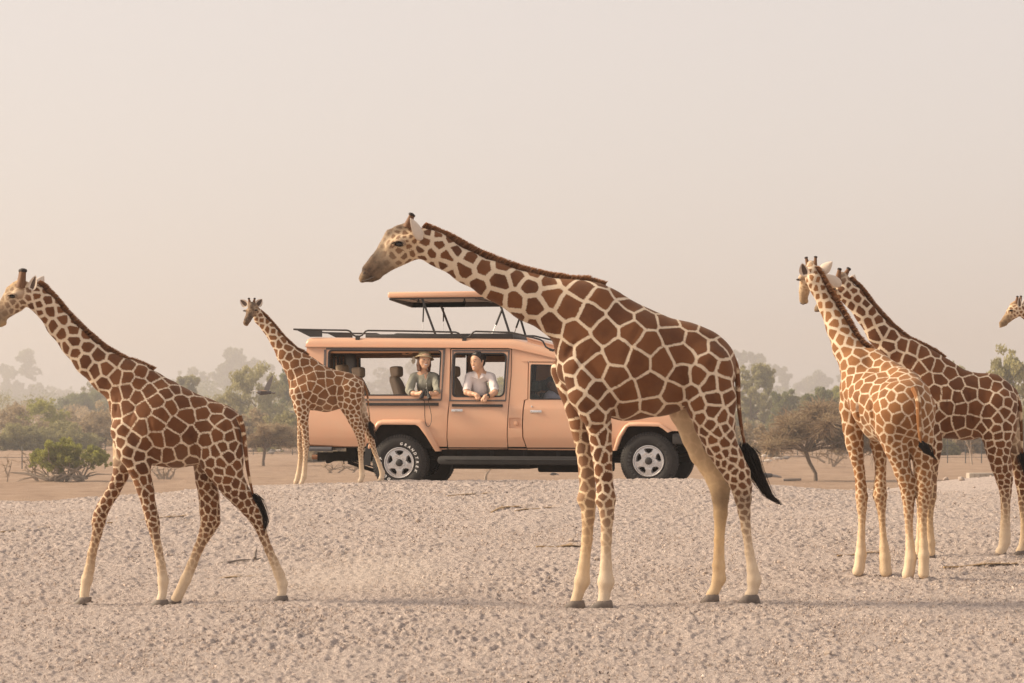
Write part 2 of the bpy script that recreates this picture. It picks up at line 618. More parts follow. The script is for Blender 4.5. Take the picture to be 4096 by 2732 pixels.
nt.links.new(ramp(nt, oi.outputs['Fac'], [(0, (.12, .095, .088)), (.10, (.26, .205, .175)), (.3, (.42, .335, .28)), (.8, (.54, .44, .375)), (1, (.64, .55, .48))]), bs.inputs['Base Color'])
bs.inputs['Roughness'].default_value = .9
bs.inputs['Specular IOR Level'].default_value = .2
ng = bpy.data.node_groups.new('scatter_chips', 'GeometryNodeTree')
ng.interface.new_socket('Geometry', in_out='INPUT', socket_type='NodeSocketGeometry')
ng.interface.new_socket('Geometry', in_out='OUTPUT', socket_type='NodeSocketGeometry')
gin = ng.nodes.new('NodeGroupInput'); gout = ng.nodes.new('NodeGroupOutput')
ico = ng.nodes.new('GeometryNodeMeshIcoSphere'); ico.inputs['Radius'].default_value = 1; ico.inputs['Subdivisions'].default_value = 1
smt = ng.nodes.new('GeometryNodeSetMaterial'); smt.inputs['Material'].default_value = m_stone
iop = ng.nodes.new('GeometryNodeInstanceOnPoints')
na = ng.nodes.new('GeometryNodeInputNamedAttribute'); na.data_type = 'FLOAT'; na.inputs['Name'].default_value = 'size'
rv = ng.nodes.new('FunctionNodeRandomValue'); rv.data_type = 'FLOAT_VECTOR'
rv.inputs[0].default_value = (0, 0, 0); rv.inputs[1].default_value = (6.28, 6.28, 6.28)
rs = ng.nodes.new('FunctionNodeRandomValue'); rs.data_type = 'FLOAT_VECTOR'; rs.inputs['Seed'].default_value = 3
rs.inputs[0].default_value = (.7, .5, .4); rs.inputs[1].default_value = (1.6, 1.2, .9)
vm = ng.nodes.new('ShaderNodeVectorMath'); vm.operation = 'SCALE'
rt = ng.nodes.new('FunctionNodeRandomValue'); rt.data_type = 'FLOAT'; rt.inputs['Seed'].default_value = 8
st = ng.nodes.new('GeometryNodeStoreNamedAttribute'); st.data_type = 'FLOAT'; st.domain = 'INSTANCE'; st.inputs['Name'].default_value = 'tone'
L = ng.links.new
L(gin.outputs[0], iop.inputs['Points']); L(ico.outputs['Mesh'], smt.inputs['Geometry']); L(smt.outputs[0], iop.inputs['Instance'])
L(rv.outputs[0], iop.inputs['Rotation']); L(rs.outputs[0], vm.inputs[0]); L(na.outputs[0], vm.inputs['Scale']); L(vm.outputs[0], iop.inputs['Scale'])
L(iop.outputs[0], st.inputs['Geometry']); L(rt.outputs[1], st.inputs['Value']); L(st.outputs[0], gout.inputs[0])
gmod = gravel.modifiers.new('chips', 'NODES'); gmod.node_group = ng
# ================================================================== trees and bushes beyond the gravel
def leaf_mat(name, col, col2, trans=.5):
    m, nt, bs = new_mat(name)
    a = attr(nt, 'tone')
    c = mixc(nt, a, col, col2)
    nt.links.new(c, bs.inputs['Base Color'])
    bs.inputs['Roughness'].default_value = .7
    bs.inputs['Specular IOR Level'].default_value = .2
    tr = nd(nt, 'ShaderNodeBsdfTranslucent'); nt.links.new(c, tr.inputs[0])
    ms = nd(nt, 'ShaderNodeMixShader'); ms.inputs[0].default_value = trans
    nt.links.new(bs.outputs[0], ms.inputs[1]); nt.links.new(tr.outputs[0], ms.inputs[2])
    nt.links.new(ms.outputs[0], nt.nodes['Material Output'].inputs[0])
    return m


m_leaf_g = leaf_mat('green_leaves', (.12, .14, .055), (.24, .25, .10))
m_leaf_y = leaf_mat('bright_leaves', (.19, .20, .045), (.40, .385, .09))
m_leaf_o = leaf_mat('olive_leaves', (.21, .195, .09), (.37, .335, .16))
m_leaf_p = leaf_mat('pale_leaves', (.25, .235, .105), (.44, .40, .19))
m_leaf_d = leaf_mat('dry_leaves', (.27, .205, .125), (.45, .35, .22))
m_twig = leaf_mat('dry_twigs', (.18, .125, .08), (.38, .28, .18), .2)
m_bark = simple_mat('bark', (.13, .095, .07), .9, var=.3, scale=12, bumps=.5)
m_bark_p = simple_mat('pale_bark', (.33, .26, .20), .9, var=.3, scale=12, bumps=.4)


def leaves_np(centres, radii, per, size, rng, flat=1.0, droop=0.0):
    """small leaf-sized faces spread through clumps; returns verts, quads, tone"""
    n = len(centres)
    cnt = np.maximum(4, (per * (radii / radii.mean()) ** 2).astype(int))
    idx = np.repeat(np.arange(n), cnt)
    N = len(idx)
    d = rng.normal(size=(N, 3)); d /= np.linalg.norm(d, axis=1)[:, None]
    r = rng.random(N) ** .45
    p = centres[idx] + d * (r * radii[idx])[:, None] * np.array([1, 1, flat])
    p[:, 2] -= droop * rng.random(N) ** 2 * radii[idx]
    u = rng.normal(size=(N, 3)); u /= np.linalg.norm(u, axis=1)[:, None]
    w = rng.normal(size=(N, 3)); w -= u * (w * u).sum(1)[:, None]; w /= np.linalg.norm(w, axis=1)[:, None]
    if droop:
        u = u * .6 + np.array([0, 0, -1.0]); u /= np.linalg.norm(u, axis=1)[:, None]
        w -= u * (w * u).sum(1)[:, None]; w /= np.linalg.norm(w, axis=1)[:, None]
    s = size * (.6 + .8 * rng.random(N))
    a = u * s[:, None]; b = w * (s * .5)[:, None]
    V_ = np.stack([p - a, p + b, p + a, p - b], 1).reshape(-1, 3)
    F_ = np.arange(N * 4).reshape(N, 4)
    tone = np.clip(rng.random(n)[idx] * .6 + rng.random(N) * .4, 0, 1)
    return V_, F_, np.repeat(tone, 4)


def limb_tubes(b, p0, top_pts, r0, rng):
    """trunk forks into limbs that reach for the given points"""
    for t in top_pts:
        t = Vector(t)
        mid = p0.lerp(t, .5) + Vector((rng.normal() * .08, rng.normal() * .08, .04)) * (t - p0).length
        q = p0.lerp(mid, .5) + Vector((0, 0, .03)) * (t - p0).length
        b.tube([p0, q, mid, mid.lerp(t, .55) + Vector((rng.normal(), rng.normal(), 0)) * .05 * (t - p0).length, t], [r0, r0 * .8, r0 * .55, r0 * .35, r0 * .12], 6)


TREES = 'trees beyond the gravel'
KB = 1.8                                      # the plain lies this much farther off than first paced out; sizes follow


def tree(px0, px1, py_top, py_base, d, mat, label, kind='round', seed=0, name='tree', clumps=26, per=60, leaf=.16, trunk=True, group=TREES, cat='tree', bark=None, lean=0.0, dense=1.0):
    """a tree that fills pixels px0..px1 up to py_top at distance d; it stands on the ground there"""
    kk = 5.0 if d > 300 else (2.1 if kind == 'bush' else 2.7)
    d = d * kk; leaf = leaf * kk * (.62 if kk < 5 else .7); per = int(per * 1.5)
    rng = np.random.default_rng(1000 + seed)
    cx = (px0 + px1) / 2
    p = W(cx, 1655, d)
    z0 = gzf(p.x, d)
    zt = W(cx, py_top, d).z
    H = zt - z0
    Wd = (px1 - px0) / FPX * d
    root = empty(name, (p.x, d, z0)); tag(root, label, cat, group)
    C_, R_ = [], []
    # the crown is a heap of unequal lobes, each a shell of small clumps
    nl = {'round': 20, 'veil': 22, 'bush': 18}.get(kind, 8)
    lob = []
    for i in range(nl):
        u = (i + .5) / nl + rng.normal() * .05
        e = abs(2 * u - 1)
        e = min(e, 1); hmax = (1 - e ** 2.4) ** .5 if kind != 'bush' else (1 - e ** 3)
        hz = (.2 + .8 * rng.random() ** .8) * max(.35, hmax)
        r = max(Wd * (.12 + .09 * rng.random()), H * .13) * (.75 + .4 * (1 - hz))
        lob.append((((u - .5) * .92 * Wd), rng.normal() * .16 * Wd, min(hz * H * .88, H - r * .8), r))
    for i in range(2 if kind != 'bush' else 1):
        r = max(Wd * (.19 + .08 * rng.random()), H * .16); lob.append((rng.normal() * .12 * Wd, rng.normal() * .1 * Wd, H - r * .9, r))
    for i in range(7): lob.append(((i / 6 - .5) * .8 * Wd, rng.normal() * .12 * Wd, H * (.15 + .3 * rng.random()), max(Wd * .17, H * .13)))
    for i in range(clumps):
        lx, ly, lz, lr = lob[rng.integers(len(lob))]
        q = rng.normal(size=3); q /= np.linalg.norm(q); q *= (.25 + .75 * rng.random()) * lr
        x, y, z = lx + q[0], ly + q[1], lz + q[2] * .85
        if kind == 'veil': z -= abs(rng.normal()) * .10 * H
        C_.append((x + lean * z, y, max(z, .03 * H))); R_.append(lr * (.22 + .22 * rng.random()))
    C_ = np.array(C_); R_ = np.array(R_)
    # one clump is put at the very top so that the outline reaches it
    C_[:, 2] *= (H * 1.0) / (C_[:, 2] + R_ * .7).max()
    V_, F_, T_ = leaves_np(C_, R_, per * dense, leaf, rng, .85, .5 if kind in ('veil', 'round') and kk < 5 else (.0 if kind != 'umbrella' else .15))
    V_[:, 2] = np.maximum(V_[:, 2], .02)
    mesh_np('crown', V_, F_, root, mat, False, {'tone': T_})
    if trunk:
        b = MB()
        tr = .03 * H ** .9
        f = .28 if kind != 'umbrella' else .42
        fork = Vector((lean * H * f * .5, 0, H * f))
        b.tube([Vector((0, 0, -.15)), Vector((.03 * H * rng.normal() * .5, 0, H * f * .5)), fork], [tr * 1.35, tr, tr * .85], 8)
        ks = rng.choice(len(C_), min(7, len(C_)), replace=False)
        limb_tubes(b, fork, [C_[k] for k in ks], tr * .7, rng)
        b.build('trunk', bark or m_bark, root)
    return root


# far off, fading into the haze: tall trees behind everything
for (a, b_, t, d, s, lab) in (
        (-140, 70, 1440, 430, 1, 'tall hazy grey tree at the picture edge beyond the striding giraffe'),
        (0, 185, 1398, 420, 2, 'tallest hazy grey tree above the green bush with a notched crown'),
        (120, 340, 1545, 470, 3, 'low hazy grey tree between the tall hazy tree and the striding giraffe'),
        (850, 1030, 1390, 380, 4, 'tall hazy tree standing behind the willow like green tree by the flying bird'),
        (660, 900, 1470, 400, 5, 'broad hazy tree just over the rump of the striding giraffe'),
        (980, 1100, 1432, 400, 6, 'hazy tree behind the neck of the small giraffe at the car'),
        (1440, 1580, 1470, 420, 7, 'pale hazy tree seen through the long car window beside the empty seat'),
        (1545, 1760, 1430, 400, 8, 'broad hazy tree seen through the long car window behind the woman'),
        (2900, 3062, 1405, 360, 9, 'dome shaped hazy tree behind the tail of the largest giraffe'),
        (3020, 3190, 1455, 400, 10, 'hazy tree beside the dome shaped hazy tree'),
        (3120, 3290, 1515, 460, 11, 'low far hazy tree over the dark green thicket'),
        (3200, 3390, 1482, 430, 12, 'far hazy tree beside the neck of the golden brown giraffe'),
        (3330, 3450, 1470, 430, 13, 'far hazy tree behind the chest of the golden brown giraffe')):
    tree(a, b_, t, 1690, d, m_leaf_g, lab, 'round', s, 'tree', 240, 34, .36)
# the middle distance
for (a, b_, t, d, mt, kd, s, lab, nm) in (
        (190, 440, 1560, 215, m_leaf_g, 'round', 21, 'green grey tree behind the neck of the striding giraffe', 'tree'),
        (290, 560, 1500, 240, m_leaf_o, 'veil', 22, 'tall grey green tree behind the chest of the striding giraffe', 'tree'),
        (650, 830, 1500, 190, m_leaf_o, 'round', 23, 'sparse tree over the back of the striding giraffe', 'tree'),
        (830, 1200, 1445, 150, m_leaf_p, 'veil', 24, 'large willow like green tree behind the flying bird', 'tree'),
        (1080, 1330, 1440, 160, m_leaf_g, 'veil', 25, 'green tree behind the neck of the small giraffe', 'tree'),
        (1880, 2080, 1510, 170, m_leaf_y, 'round', 26, 'light green tree seen through the passenger door window behind the man', 'tree'),
        (2880, 3130, 1450, 165, m_leaf_p, 'veil', 27, 'feathery tree with bare twigs behind the tail of the largest giraffe', 'tree'),
        (3060, 3250, 1556, 160, m_leaf_g, 'veil', 28, 'dark green thicket tree behind the flat topped acacia', 'tree'),
        (3170, 3380, 1545, 150, m_leaf_g, 'veil', 29, 'green thicket tree above the crown of the flat topped acacia', 'tree'),
        (3280, 3480, 1535, 165, m_leaf_y, 'veil', 30, 'yellow green tree behind the shoulder of the golden brown giraffe', 'tree'),
        (3690, 3900, 1440, 150, m_leaf_p, 'veil', 31, 'thin twiggy tree just over the back of the dark brown giraffe', 'tree'),
        (3900, 4170, 1375, 112, m_leaf_p, 'veil', 32, 'pale feathery tree standing over the rump of the dark brown giraffe', 'tree'),
        (3560, 3800, 1690, 128, m_leaf_o, 'bush', 33, 'olive bush under the belly of the dark brown giraffe', 'bush'),
        (3760, 4020, 1660, 132, m_leaf_d, 'bush', 34, 'dry thicket behind the fence under the dark brown giraffe', 'bush'),
        (3960, 4230, 1640, 134, m_leaf_o, 'bush', 35, 'dry green thicket behind the fence by the picture edge', 'bush')):
    tree(a, b_, t, 1690, d, mt, lab, kd, s, nm, 300, 46 if kd == 'veil' else 65, .145, dense=1.0 if s not in (31, 32) else .5)
# scrub in front of the far trees
for (a, b_, t, d, mt, s, lab) in (
        (-120, 190, 1612, 150, m_leaf_d, 41, 'tan scrub bush at the picture edge under the hazy trees'),
        (30, 300, 1590, 160, m_leaf_y, 42, 'yellow green scrub bush behind the dead twigs'),
        (-90, 190, 1690, 138, m_leaf_o, 43, 'olive scrub bush behind the thin bare sapling'),
        (90, 380, 1680, 140, m_leaf_o, 44, 'olive scrub bush just behind the bright green bush'),
        (180, 480, 1605, 165, m_leaf_d, 45, 'tan scrub bush in front of the green grey tree'),
        (290, 560, 1630, 145, m_leaf_d, 46, 'dry scrub bush behind the chest of the striding giraffe'),
        (840, 1110, 1630, 138, m_leaf_d, 47, 'dry brown scrub under the willow like tree'),
        (1030, 1300, 1640, 135, m_leaf_o, 48, 'olive scrub under the neck of the small giraffe'),
        (1230, 1500, 1760, 105, m_leaf_d, 49, 'dry brush heap seen under the rear of the car'),
        (2850, 3130, 1690, 118, m_leaf_d, 50, 'flat brown bush between the tail tuft and the acacia'),
        (3340, 3640, 1660, 125, m_leaf_d, 51, 'brown brush between the legs of the golden brown giraffe'),
        (640, 920, 1620, 150, m_leaf_o, 52, 'olive scrub behind the rump of the striding giraffe'),
        (1400, 1680, 1590, 190, m_leaf_o, 53, 'hazy green bush seen through the long car window'),
        (1600, 1880, 1580, 190, m_leaf_o, 54, 'hazy green bush behind the woman'),
        (1780, 2060, 1545, 200, m_leaf_y, 55, 'hazy light green bush behind the man'),
        (2100, 2500, 1640, 170, m_leaf_o, 56, 'olive thicket hidden behind the largest giraffe'),
        (2500, 2900, 1640, 170, m_leaf_o, 57, 'green thicket behind the hind legs of the largest giraffe')):
    tree(a, b_, t, 1800, d, mt, lab, 'bush', s, 'bush', 240, 34, .115, False, 'scrub bushes beyond the gravel', 'bush')


# the unbroken scrub between and behind them
def thicket(name, d, py_lo, py_hi, mat, seed, n, leaf, width):
    rng = np.random.default_rng(seed)
    px = -250 + 4600 * rng.random(n)
    top = py_hi + (py_lo - py_hi) * (.5 + .9 * vnoise(px / 260, np.zeros(n), seed=seed) + .5 * vnoise(px / 90, np.zeros(n), seed=seed + 1))
    zt = CAM_Z + (1655 - top) / FPX * d
    dd = d + (rng.random(n) - .5) * .16 * d
    x = (px - 2048) / FPX * d
    zg = gz(x, dd)
    z = zg + (zt - zg) * rng.random(n) ** .7
    C_ = np.stack([x, dd, z], 1); R_ = width * (.6 + .8 * rng.random(n))
    V_, F_, T_ = leaves_np(C_, R_, 36, leaf, rng, .85)
    V_[:, 2] = np.maximum(V_[:, 2], gz(V_[:, 0], V_[:, 1]))
    o = mesh_np(name, V_, F_, None, mat, False, {'tone': T_})
    tag(o, kind='stuff')


thicket('scrub_thicket', 470, 1700, 1600, m_leaf_d, 901, 900, .30, 1.3)
thicket('scrub_thicket', 620, 1660, 1560, m_leaf_o, 902, 900, .40, 1.8)
thicket('far_wood', 1500, 1630, 1540, m_leaf_g, 903, 800, 1.0, 5.0)

# ------------------------------------------------------------------ the nearer plants, built one by one
def twig_cloud(rng, starts, n, length, gen=2, spread=.6, up=.2):
    """fine dry twigs as thin tapering strips"""
    V_, F_, T_ = [], [], []
    for k in range(n):
        s = Vector(starts[rng.integers(len(starts))])
        d = Vector((rng.normal(), rng.normal(), rng.normal() * spread + up)).normalized()
        p = s.copy(); w = (.011 + .01 * rng.random()) * KB; L = length * (.5 + rng.random())
        tone = rng.random()
        side = d.cross(Vector((rng.normal(), rng.normal(), rng.normal()))).normalized()
        b0 = len(V_)
        for i in range(5):
            t = i / 4
            q = p + d * (L * t) + Vector((0, 0, -.12 * L * t * t)) + Vector((rng.normal(), rng.normal(), rng.normal())) * .03 * L
            V_ += [q - side * w * (1 - .8 * t), q + side * w * (1 - .8 * t)]; T_ += [tone, tone]
        F_ += [(b0 + 2 * i, b0 + 2 * i + 1, b0 + 2 * i + 3, b0 + 2 * i + 2) for i in range(4)]
    return np.array([tuple(v) for v in V_]), np.array(F_), np.array(T_)


def acacia(px, py_base, d, px0, px1, py_top, py_skirt, label, seed, leafs, twigs, lean=-.12, name='acacia_tree'):
    """flat-topped thorn tree: leaning trunk, limbs fanning up into a mesh of twigs with small leaves"""
    d = d * KB
    rng = np.random.default_rng(seed)
    p = W(px, py_base, d)
    z0 = gzf(p.x, d)
    S = d / FPX
    root = empty(name, (p.x, d, z0)); tag(root, label, 'tree', 'acacia trees on the plain')
    H = (py_base - py_top) * S; Hs = (py_base - py_skirt) * S
    x0, x1 = (px0 - px) * S, (px1 - px) * S
    fork = Vector((lean * H, 0, Hs * .95))
    b = MB()
    b.tube([Vector((.02, 0, -.1)), Vector((.01, .02, Hs * .25)), Vector((lean * H * .6, -.02, Hs * .6)), fork], [.085 * KB, .065 * KB, .07 * KB, .075 * KB], 9)
    tips, mids = [], []
    for k in range(16):
        u = (k + .5) / 16 + rng.normal() * .02
        x = x0 + (x1 - x0) * u
        e = abs(2 * u - 1)
        y = rng.normal() * .32 * (x1 - x0) * .5
        z = Hs + (H - Hs) * (1 - e ** 2.2) * (.55 + .45 * rng.random()) - .05 * H * e
        tips.append(Vector((x, y, max(z, Hs * .82))))
    limb_tubes(b, fork, tips, .05 * KB, rng)
    b.build('trunk', m_bark, root)
    st = []
    for t in tips:
        for f in (.45, .6, .75, .9, 1.0): st.append(fork.lerp(t, f) + Vector((0, 0, .06 * H * math.sin(f * 3.1))))
    V_, F_, T_ = twig_cloud(rng, st, twigs, .34 * H * .6, up=.25)
    o = mesh_np('twigs', V_, F_, root, m_twig, False, {'tone': T_})
    C_ = np.array([tuple(s + Vector((rng.normal() * .12, rng.normal() * .2, .05 + rng.random() * .12)) * H * .5) for s in st for _ in range(2)])
    V_, F_, T_ = leaves_np(C_, np.full(len(C_), .11 * H) * (.6 + .8 * rng.random(len(C_))), leafs, .030 * KB, rng, .6)
    mesh_np('crown', V_, F_, root, m_leaf_d if seed % 2 else m_leaf_o, False, {'tone': T_})
    return root


acacia(3262, 1922, 89, 3045, 3520, 1600, 1800, 'wide flat topped acacia with brown twigs and a slanting trunk beside the golden brown giraffe', 301, 70, 6500)
acacia(1052, 1868, 112, 985, 1200, 1700, 1790, 'small dry acacia with a crooked grey trunk behind the small giraffe', 303, 55, 2600, .05)
acacia(1225, 1850, 118, 1120, 1330, 1690, 1790, 'small dry acacia mostly hidden by the legs of the small giraffe', 305, 55, 2400, .03)

# the bright green bush over a tangle of dead wood
rng = np.random.default_rng(411)
D_ = 88.0 * KB; S_ = D_ / FPX
p = W(262, 1925, D_); z0 = gzf(p.x, D_)
bush = empty('green_bush', (p.x, D_, z0)); tag(bush, 'bright yellow green bush growing over a tangle of dead grey branches', 'bush')
C_ = []
for (x, y, r) in ((150, 1832, 24), (180, 1815, 28), (215, 1790, 26), (250, 1785, 30), (285, 1795, 28), (240, 1820, 34), (200, 1840, 30), (300, 1825, 26), (270, 1845, 28), (345, 1830, 20), (372, 1808, 22), (402, 1825, 22), (385, 1845, 20), (415, 1838, 16), (135, 1845, 14), (320, 1850, 18), (225, 1860, 22)):
    for _ in range(12): C_.append(((x - 262 + rng.normal() * r * .6) * S_, rng.normal() * .4 * KB, (1925 - y + rng.normal() * r * .5) * S_, r * S_ * .55))
C_ = np.array(C_)
V_, F_, T_ = leaves_np(C_[:, :3], C_[:, 3], 150, .032 * KB, rng, 1.0)
mesh_np('crown', V_, F_, bush, m_leaf_y, False, {'tone': T_})
b = MB()
for k in range(34):
    c = C_[rng.integers(len(C_))]
    s = Vector(((rng.random() - .45) * 1.3, rng.normal() * .2, .02)) * KB
    e = Vector((c[0], c[1], c[2]))
    b.tube([s, s.lerp(e, .35) + Vector((rng.normal() * .12, 0, .10)) * KB, s.lerp(e, .7) + Vector((rng.normal() * .1, 0, .04)) * KB, e], [.035 * KB, .026 * KB, .017 * KB, .006 * KB], 5)
for k in range(26):
    s = Vector(((rng.random() - .5) * 1.7, rng.normal() * .3, .06 + .1 * rng.random())) * KB
    e = s + Vector((rng.normal() * .7, rng.normal() * .2, rng.normal() * .14 + .05)) * KB; e.z = max(e.z, .02)
    b.tube([s, s.lerp(e, .5) + Vector((0, 0, .08 * KB)), e], [.04 * KB, .028 * KB, .01 * KB], 5)
b.build('dead_branches', m_bark_p, bush)


def bare(px, py, d, name, label, segs, seed, mat=m_bark_p, group='bare saplings and dead shrubs', r=.03, twigs=30, tw=.25):
    """a leafless plant drawn by its main stems: lists of (px, py) from the root up"""
    d = d * KB; r = r * KB; tw = tw * KB
    rng = np.random.default_rng(seed)
    p = W(px, py, d); z0 = gzf(p.x, d); S = d / FPX
    root = empty(name, (p.x, d, z0)); tag(root, label, 'dead shrub', group)
    b = MB(); tips = []
    for sg in segs:
        q = [Vector(((x - px) * S, rng.normal() * .03, (py - y) * S - (.05 if i == 0 else 0))) for i, (x, y) in enumerate(sg)]
        b.tube(q, list(np.linspace(r, r * .3, len(q))), 5)
        tips += q[1:]
    b.build('stem', mat, root)
    V_, F_, T_ = twig_cloud(rng, tips, twigs, tw, up=.5)
    mesh_np('twigs', V_, F_, root, m_twig, False, {'tone': T_})


bare(28, 1928, 88, 'bare_sapling', 'thin bare sapling at the picture edge', [[(28, 1928), (32, 1905), (22, 1880), (30, 1850), (24, 1828)], [(32, 1900), (42, 1870), (46, 1840)], [(26, 1890), (16, 1862)]], 51)
bare(155, 1928, 88, 'dead_shrub', 'spray of bare dead twigs leaning away from the green bush', [[(155, 1928), (135, 1880), (112, 1840), (95, 1815)], [(150, 1920), (128, 1890), (100, 1870)], [(140, 1890), (140, 1850), (132, 1825)], [(158, 1928), (118, 1900), (98, 1850)]], 52, twigs=60)
bare(655, 1922, 90, 'dead_stump', 'grey broken stump with dead branches under the belly of the striding giraffe', [[(655, 1925), (655, 1900), (652, 1882)], [(668, 1925), (668, 1905), (675, 1888), (690, 1872)], [(640, 1925), (625, 1905), (605, 1885)], [(648, 1915), (630, 1885), (628, 1868)], [(676, 1918), (694, 1900), (700, 1880)]], 53, r=.06, twigs=70)
bare(3872, 1860, 118, 'bare_sapling', 'thin pale sapling leaning beside the fence under the dark brown giraffe', [[(3888, 1860), (3884, 1820), (3876, 1790), (3862, 1760), (3855, 1735)], [(3882, 1810), (3884, 1780), (3880, 1755)]], 54, r=.05, twigs=40, tw=.5)
bare(3345, 1862, 112, 'dead_shrub', 'tangle of dead grey branches behind the acacia trunk', [[(3335, 1862), (3345, 1835), (3365, 1800)], [(3335, 1860), (3325, 1830), (3290, 1812)], [(3300, 1840), (3270, 1825), (3235, 1820)], [(3340, 1850), (3370, 1825), (3390, 1795)], [(3318, 1845), (3312, 1815), (3316, 1795)]], 55, r=.06, twigs=120, tw=.5)
bare(1375, 1880, 100, 'dead_shrub', 'dead grey branches on the sand seen under the rear of the car', [[(1300, 1890), (1330, 1865), (1370, 1855), (1420, 1870)], [(1340, 1885), (1380, 1860), (1440, 1850)], [(1330, 1880), (1300, 1855)], [(1400, 1888), (1430, 1860), (1462, 1842)]], 56, r=.04, twigs=140, tw=.4)
bare(1940, 1925, 88, 'dead_shrub', 'short grey stump seen under the middle of the car', [[(1940, 1930), (1945, 1900), (1960, 1880)]], 57, r=.07, twigs=8)
# ================================================================== the safari car
YAW = math.radians(12.5)
CD = 34.0
_hub = W(1597, 1851, CD)
CAR_O = Vector((_hub.x, _hub.y, _hub.z - .398))
_F = Vector((math.cos(YAW), -math.sin(YAW), 0)); _L = Vector((math.sin(YAW), math.cos(YAW), 0))
CW = 1.72                                     # width over the sides


def V(px, py, yl=0.0):
    """car coordinates (forward, towards the far side, up) of photograph pixel (px, py) on the plane yl metres in from the near side"""
    a, b = W(px, py, 10.0) - cam.location, CAR_O + _L * yl - cam.location
    t = b.dot(_L) / a.dot(_L)
    p = cam.location + a * t - CAR_O
    return Vector((p.dot(_F), yl, p.z))


def XZ(px, py): p = V(px, py); return (p.x, p.z)


car = empty('safari_car', CAR_O, (0, 0, -YAW))
tag(car, 'tan long wheelbase safari car with pop up roof and open side windows', 'safari car')

m_paint = simple_mat('tan_paint', (.67, .39, .255), .34, var=.035, scale=220, bumps=.12, spec=.5, dust=((.60, .42, .29), .35), coat=.0)
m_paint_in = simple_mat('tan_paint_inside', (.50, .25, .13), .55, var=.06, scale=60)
m_black = simple_mat('black_steel', (.020, .019, .019), .5, var=.3, scale=30, dust=((.13, .09, .07), .14))
m_rubber = simple_mat('rubber', (.016, .016, .017), .75, var=.25, scale=40, dust=((.10, .08, .07), .12))
m_tyre = simple_mat('tyre_rubber', (.020, .019, .019), .8, var=.25, scale=50, dust=((.10, .08, .07), .16))
m_seal = simple_mat('window_seal', (.013, .013, .014), .5, var=.1)
m_strip = simple_mat('grey_rail', (.115, .10, .10), .55, metal=.2, var=.2, scale=60, dust=((.20, .15, .12), .4))
m_alloy = simple_mat('alloy', (.60, .60, .61), .38, metal=.65, var=.06, scale=40, dust=((.42, .34, .28), .4))
m_alloy_dark = simple_mat('alloy_recess', (.25, .25, .26), .5, metal=.4, var=.1)
m_chrome = simple_mat('chrome', (.75, .75, .75), .18, metal=.95, var=.05)
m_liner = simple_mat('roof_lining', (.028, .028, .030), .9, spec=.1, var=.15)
m_seatc = simple_mat('seat_cloth', (.48, .365, .26), .9, var=.16, scale=90, bumps=.2)
m_seatg = simple_mat('green_cloth', (.035, .055, .048), .85, var=.2, scale=90)
m_white = simple_mat('white_lettering', (.75, .74, .72), .7, var=.06)
m_letter = simple_mat('black_lettering', (.055, .053, .052), .6, var=.1)
m_under = simple_mat('underbody', (.010, .009, .0085), .9, spec=.1, var=.4, scale=14, dust=((.10, .07, .05), .12))
m_rust = simple_mat('rusty_sill', (.22, .10, .05), .8, var=.4, scale=25)

def glass_mat(name, d0, d1):
    global nt
    m_, nt, bs = new_mat(name)
    tr = nd(nt, 'ShaderNodeBsdfTransparent'); gl = nd(nt, 'ShaderNodeBsdfGlossy'); df = nd(nt, 'ShaderNodeBsdfTranslucent')
    df.inputs[0].default_value = (.85, .80, .74, 1); gl.inputs['Roughness'].default_value = .08
    fr = nd(nt, 'ShaderNodeFresnel'); fr.inputs[0].default_value = 1.45
    m1 = nd(nt, 'ShaderNodeMixShader'); m2 = nd(nt, 'ShaderNodeMixShader')
    tc = nd(nt, 'ShaderNodeTexCoord').outputs['Object']
    nt.links.new(ramp(nt, noise(nt, tc, 3, 5, .6), [(.3, (d0,) * 3), (.8, (d1,) * 3)]), m1.inputs[0])
    nt.links.new(tr.outputs[0], m1.inputs[1]); nt.links.new(df.outputs[0], m1.inputs[2])
    nt.links.new(fr.outputs[0], m2.inputs[0]); nt.links.new(m1.outputs[0], m2.inputs[1]); nt.links.new(gl.outputs[0], m2.inputs[2])
    nt.links.new(m2.outputs[0], nt.nodes['Material Output'].inputs[0])
    return m_


m_glass = glass_mat('dusty_glass', .10, .32)
m_glass_c = glass_mat('clear_glass', .01, .05)

Z_GUT = V(1600, 1389).z; Z_BELT = V(1600, 1628).z; Z_CR = V(1600, 1747).z; Z_BOT = V(1600, 1796).z


def side_y(z):
    """how far in from the widest line the side stands at height z"""
    if z > Z_BELT: return .006 + .060 * ((z - Z_BELT) / (Z_GUT - Z_BELT)) ** 1.3
    if z > Z_CR: return .0 if z < Z_BELT - .012 else .003
    return .075 * ((Z_CR - z) / (Z_CR - Z_BOT))


def rnd(poly, r, n=5):
    """polygon with its corners rounded; r scalar or per corner"""
    out = []
    m = len(poly)
    for i in range(m):
        p = Vector(poly[i]); a = Vector(poly[i - 1]); b = Vector(poly[(i + 1) % m])
        rr = r[i] if isinstance(r, (list, tuple)) else r
        rr = min(rr, (a - p).length * .49, (b - p).length * .49)
        if rr < 1e-4: out.append(tuple(p)); continue
        u, w = p + (a - p).normalized() * rr, p + (b - p).normalized() * rr
        for k in range(n + 1):
            t = k / n
            q = u * (1 - t) ** 2 + p * 2 * t * (1 - t) + w * t * t
            out.append((q.x, q.y))
    return out


def inside(x, y, poly):
    c = False
    j = len(poly) - 1
    for i in range(len(poly)):
        xi, yi = poly[i]; xj, yj = poly[j]
        if (yi > y) != (yj > y) and x < (xj - xi) * (y - yi) / (yj - yi) + xi: c = not c
        j = i
    return c


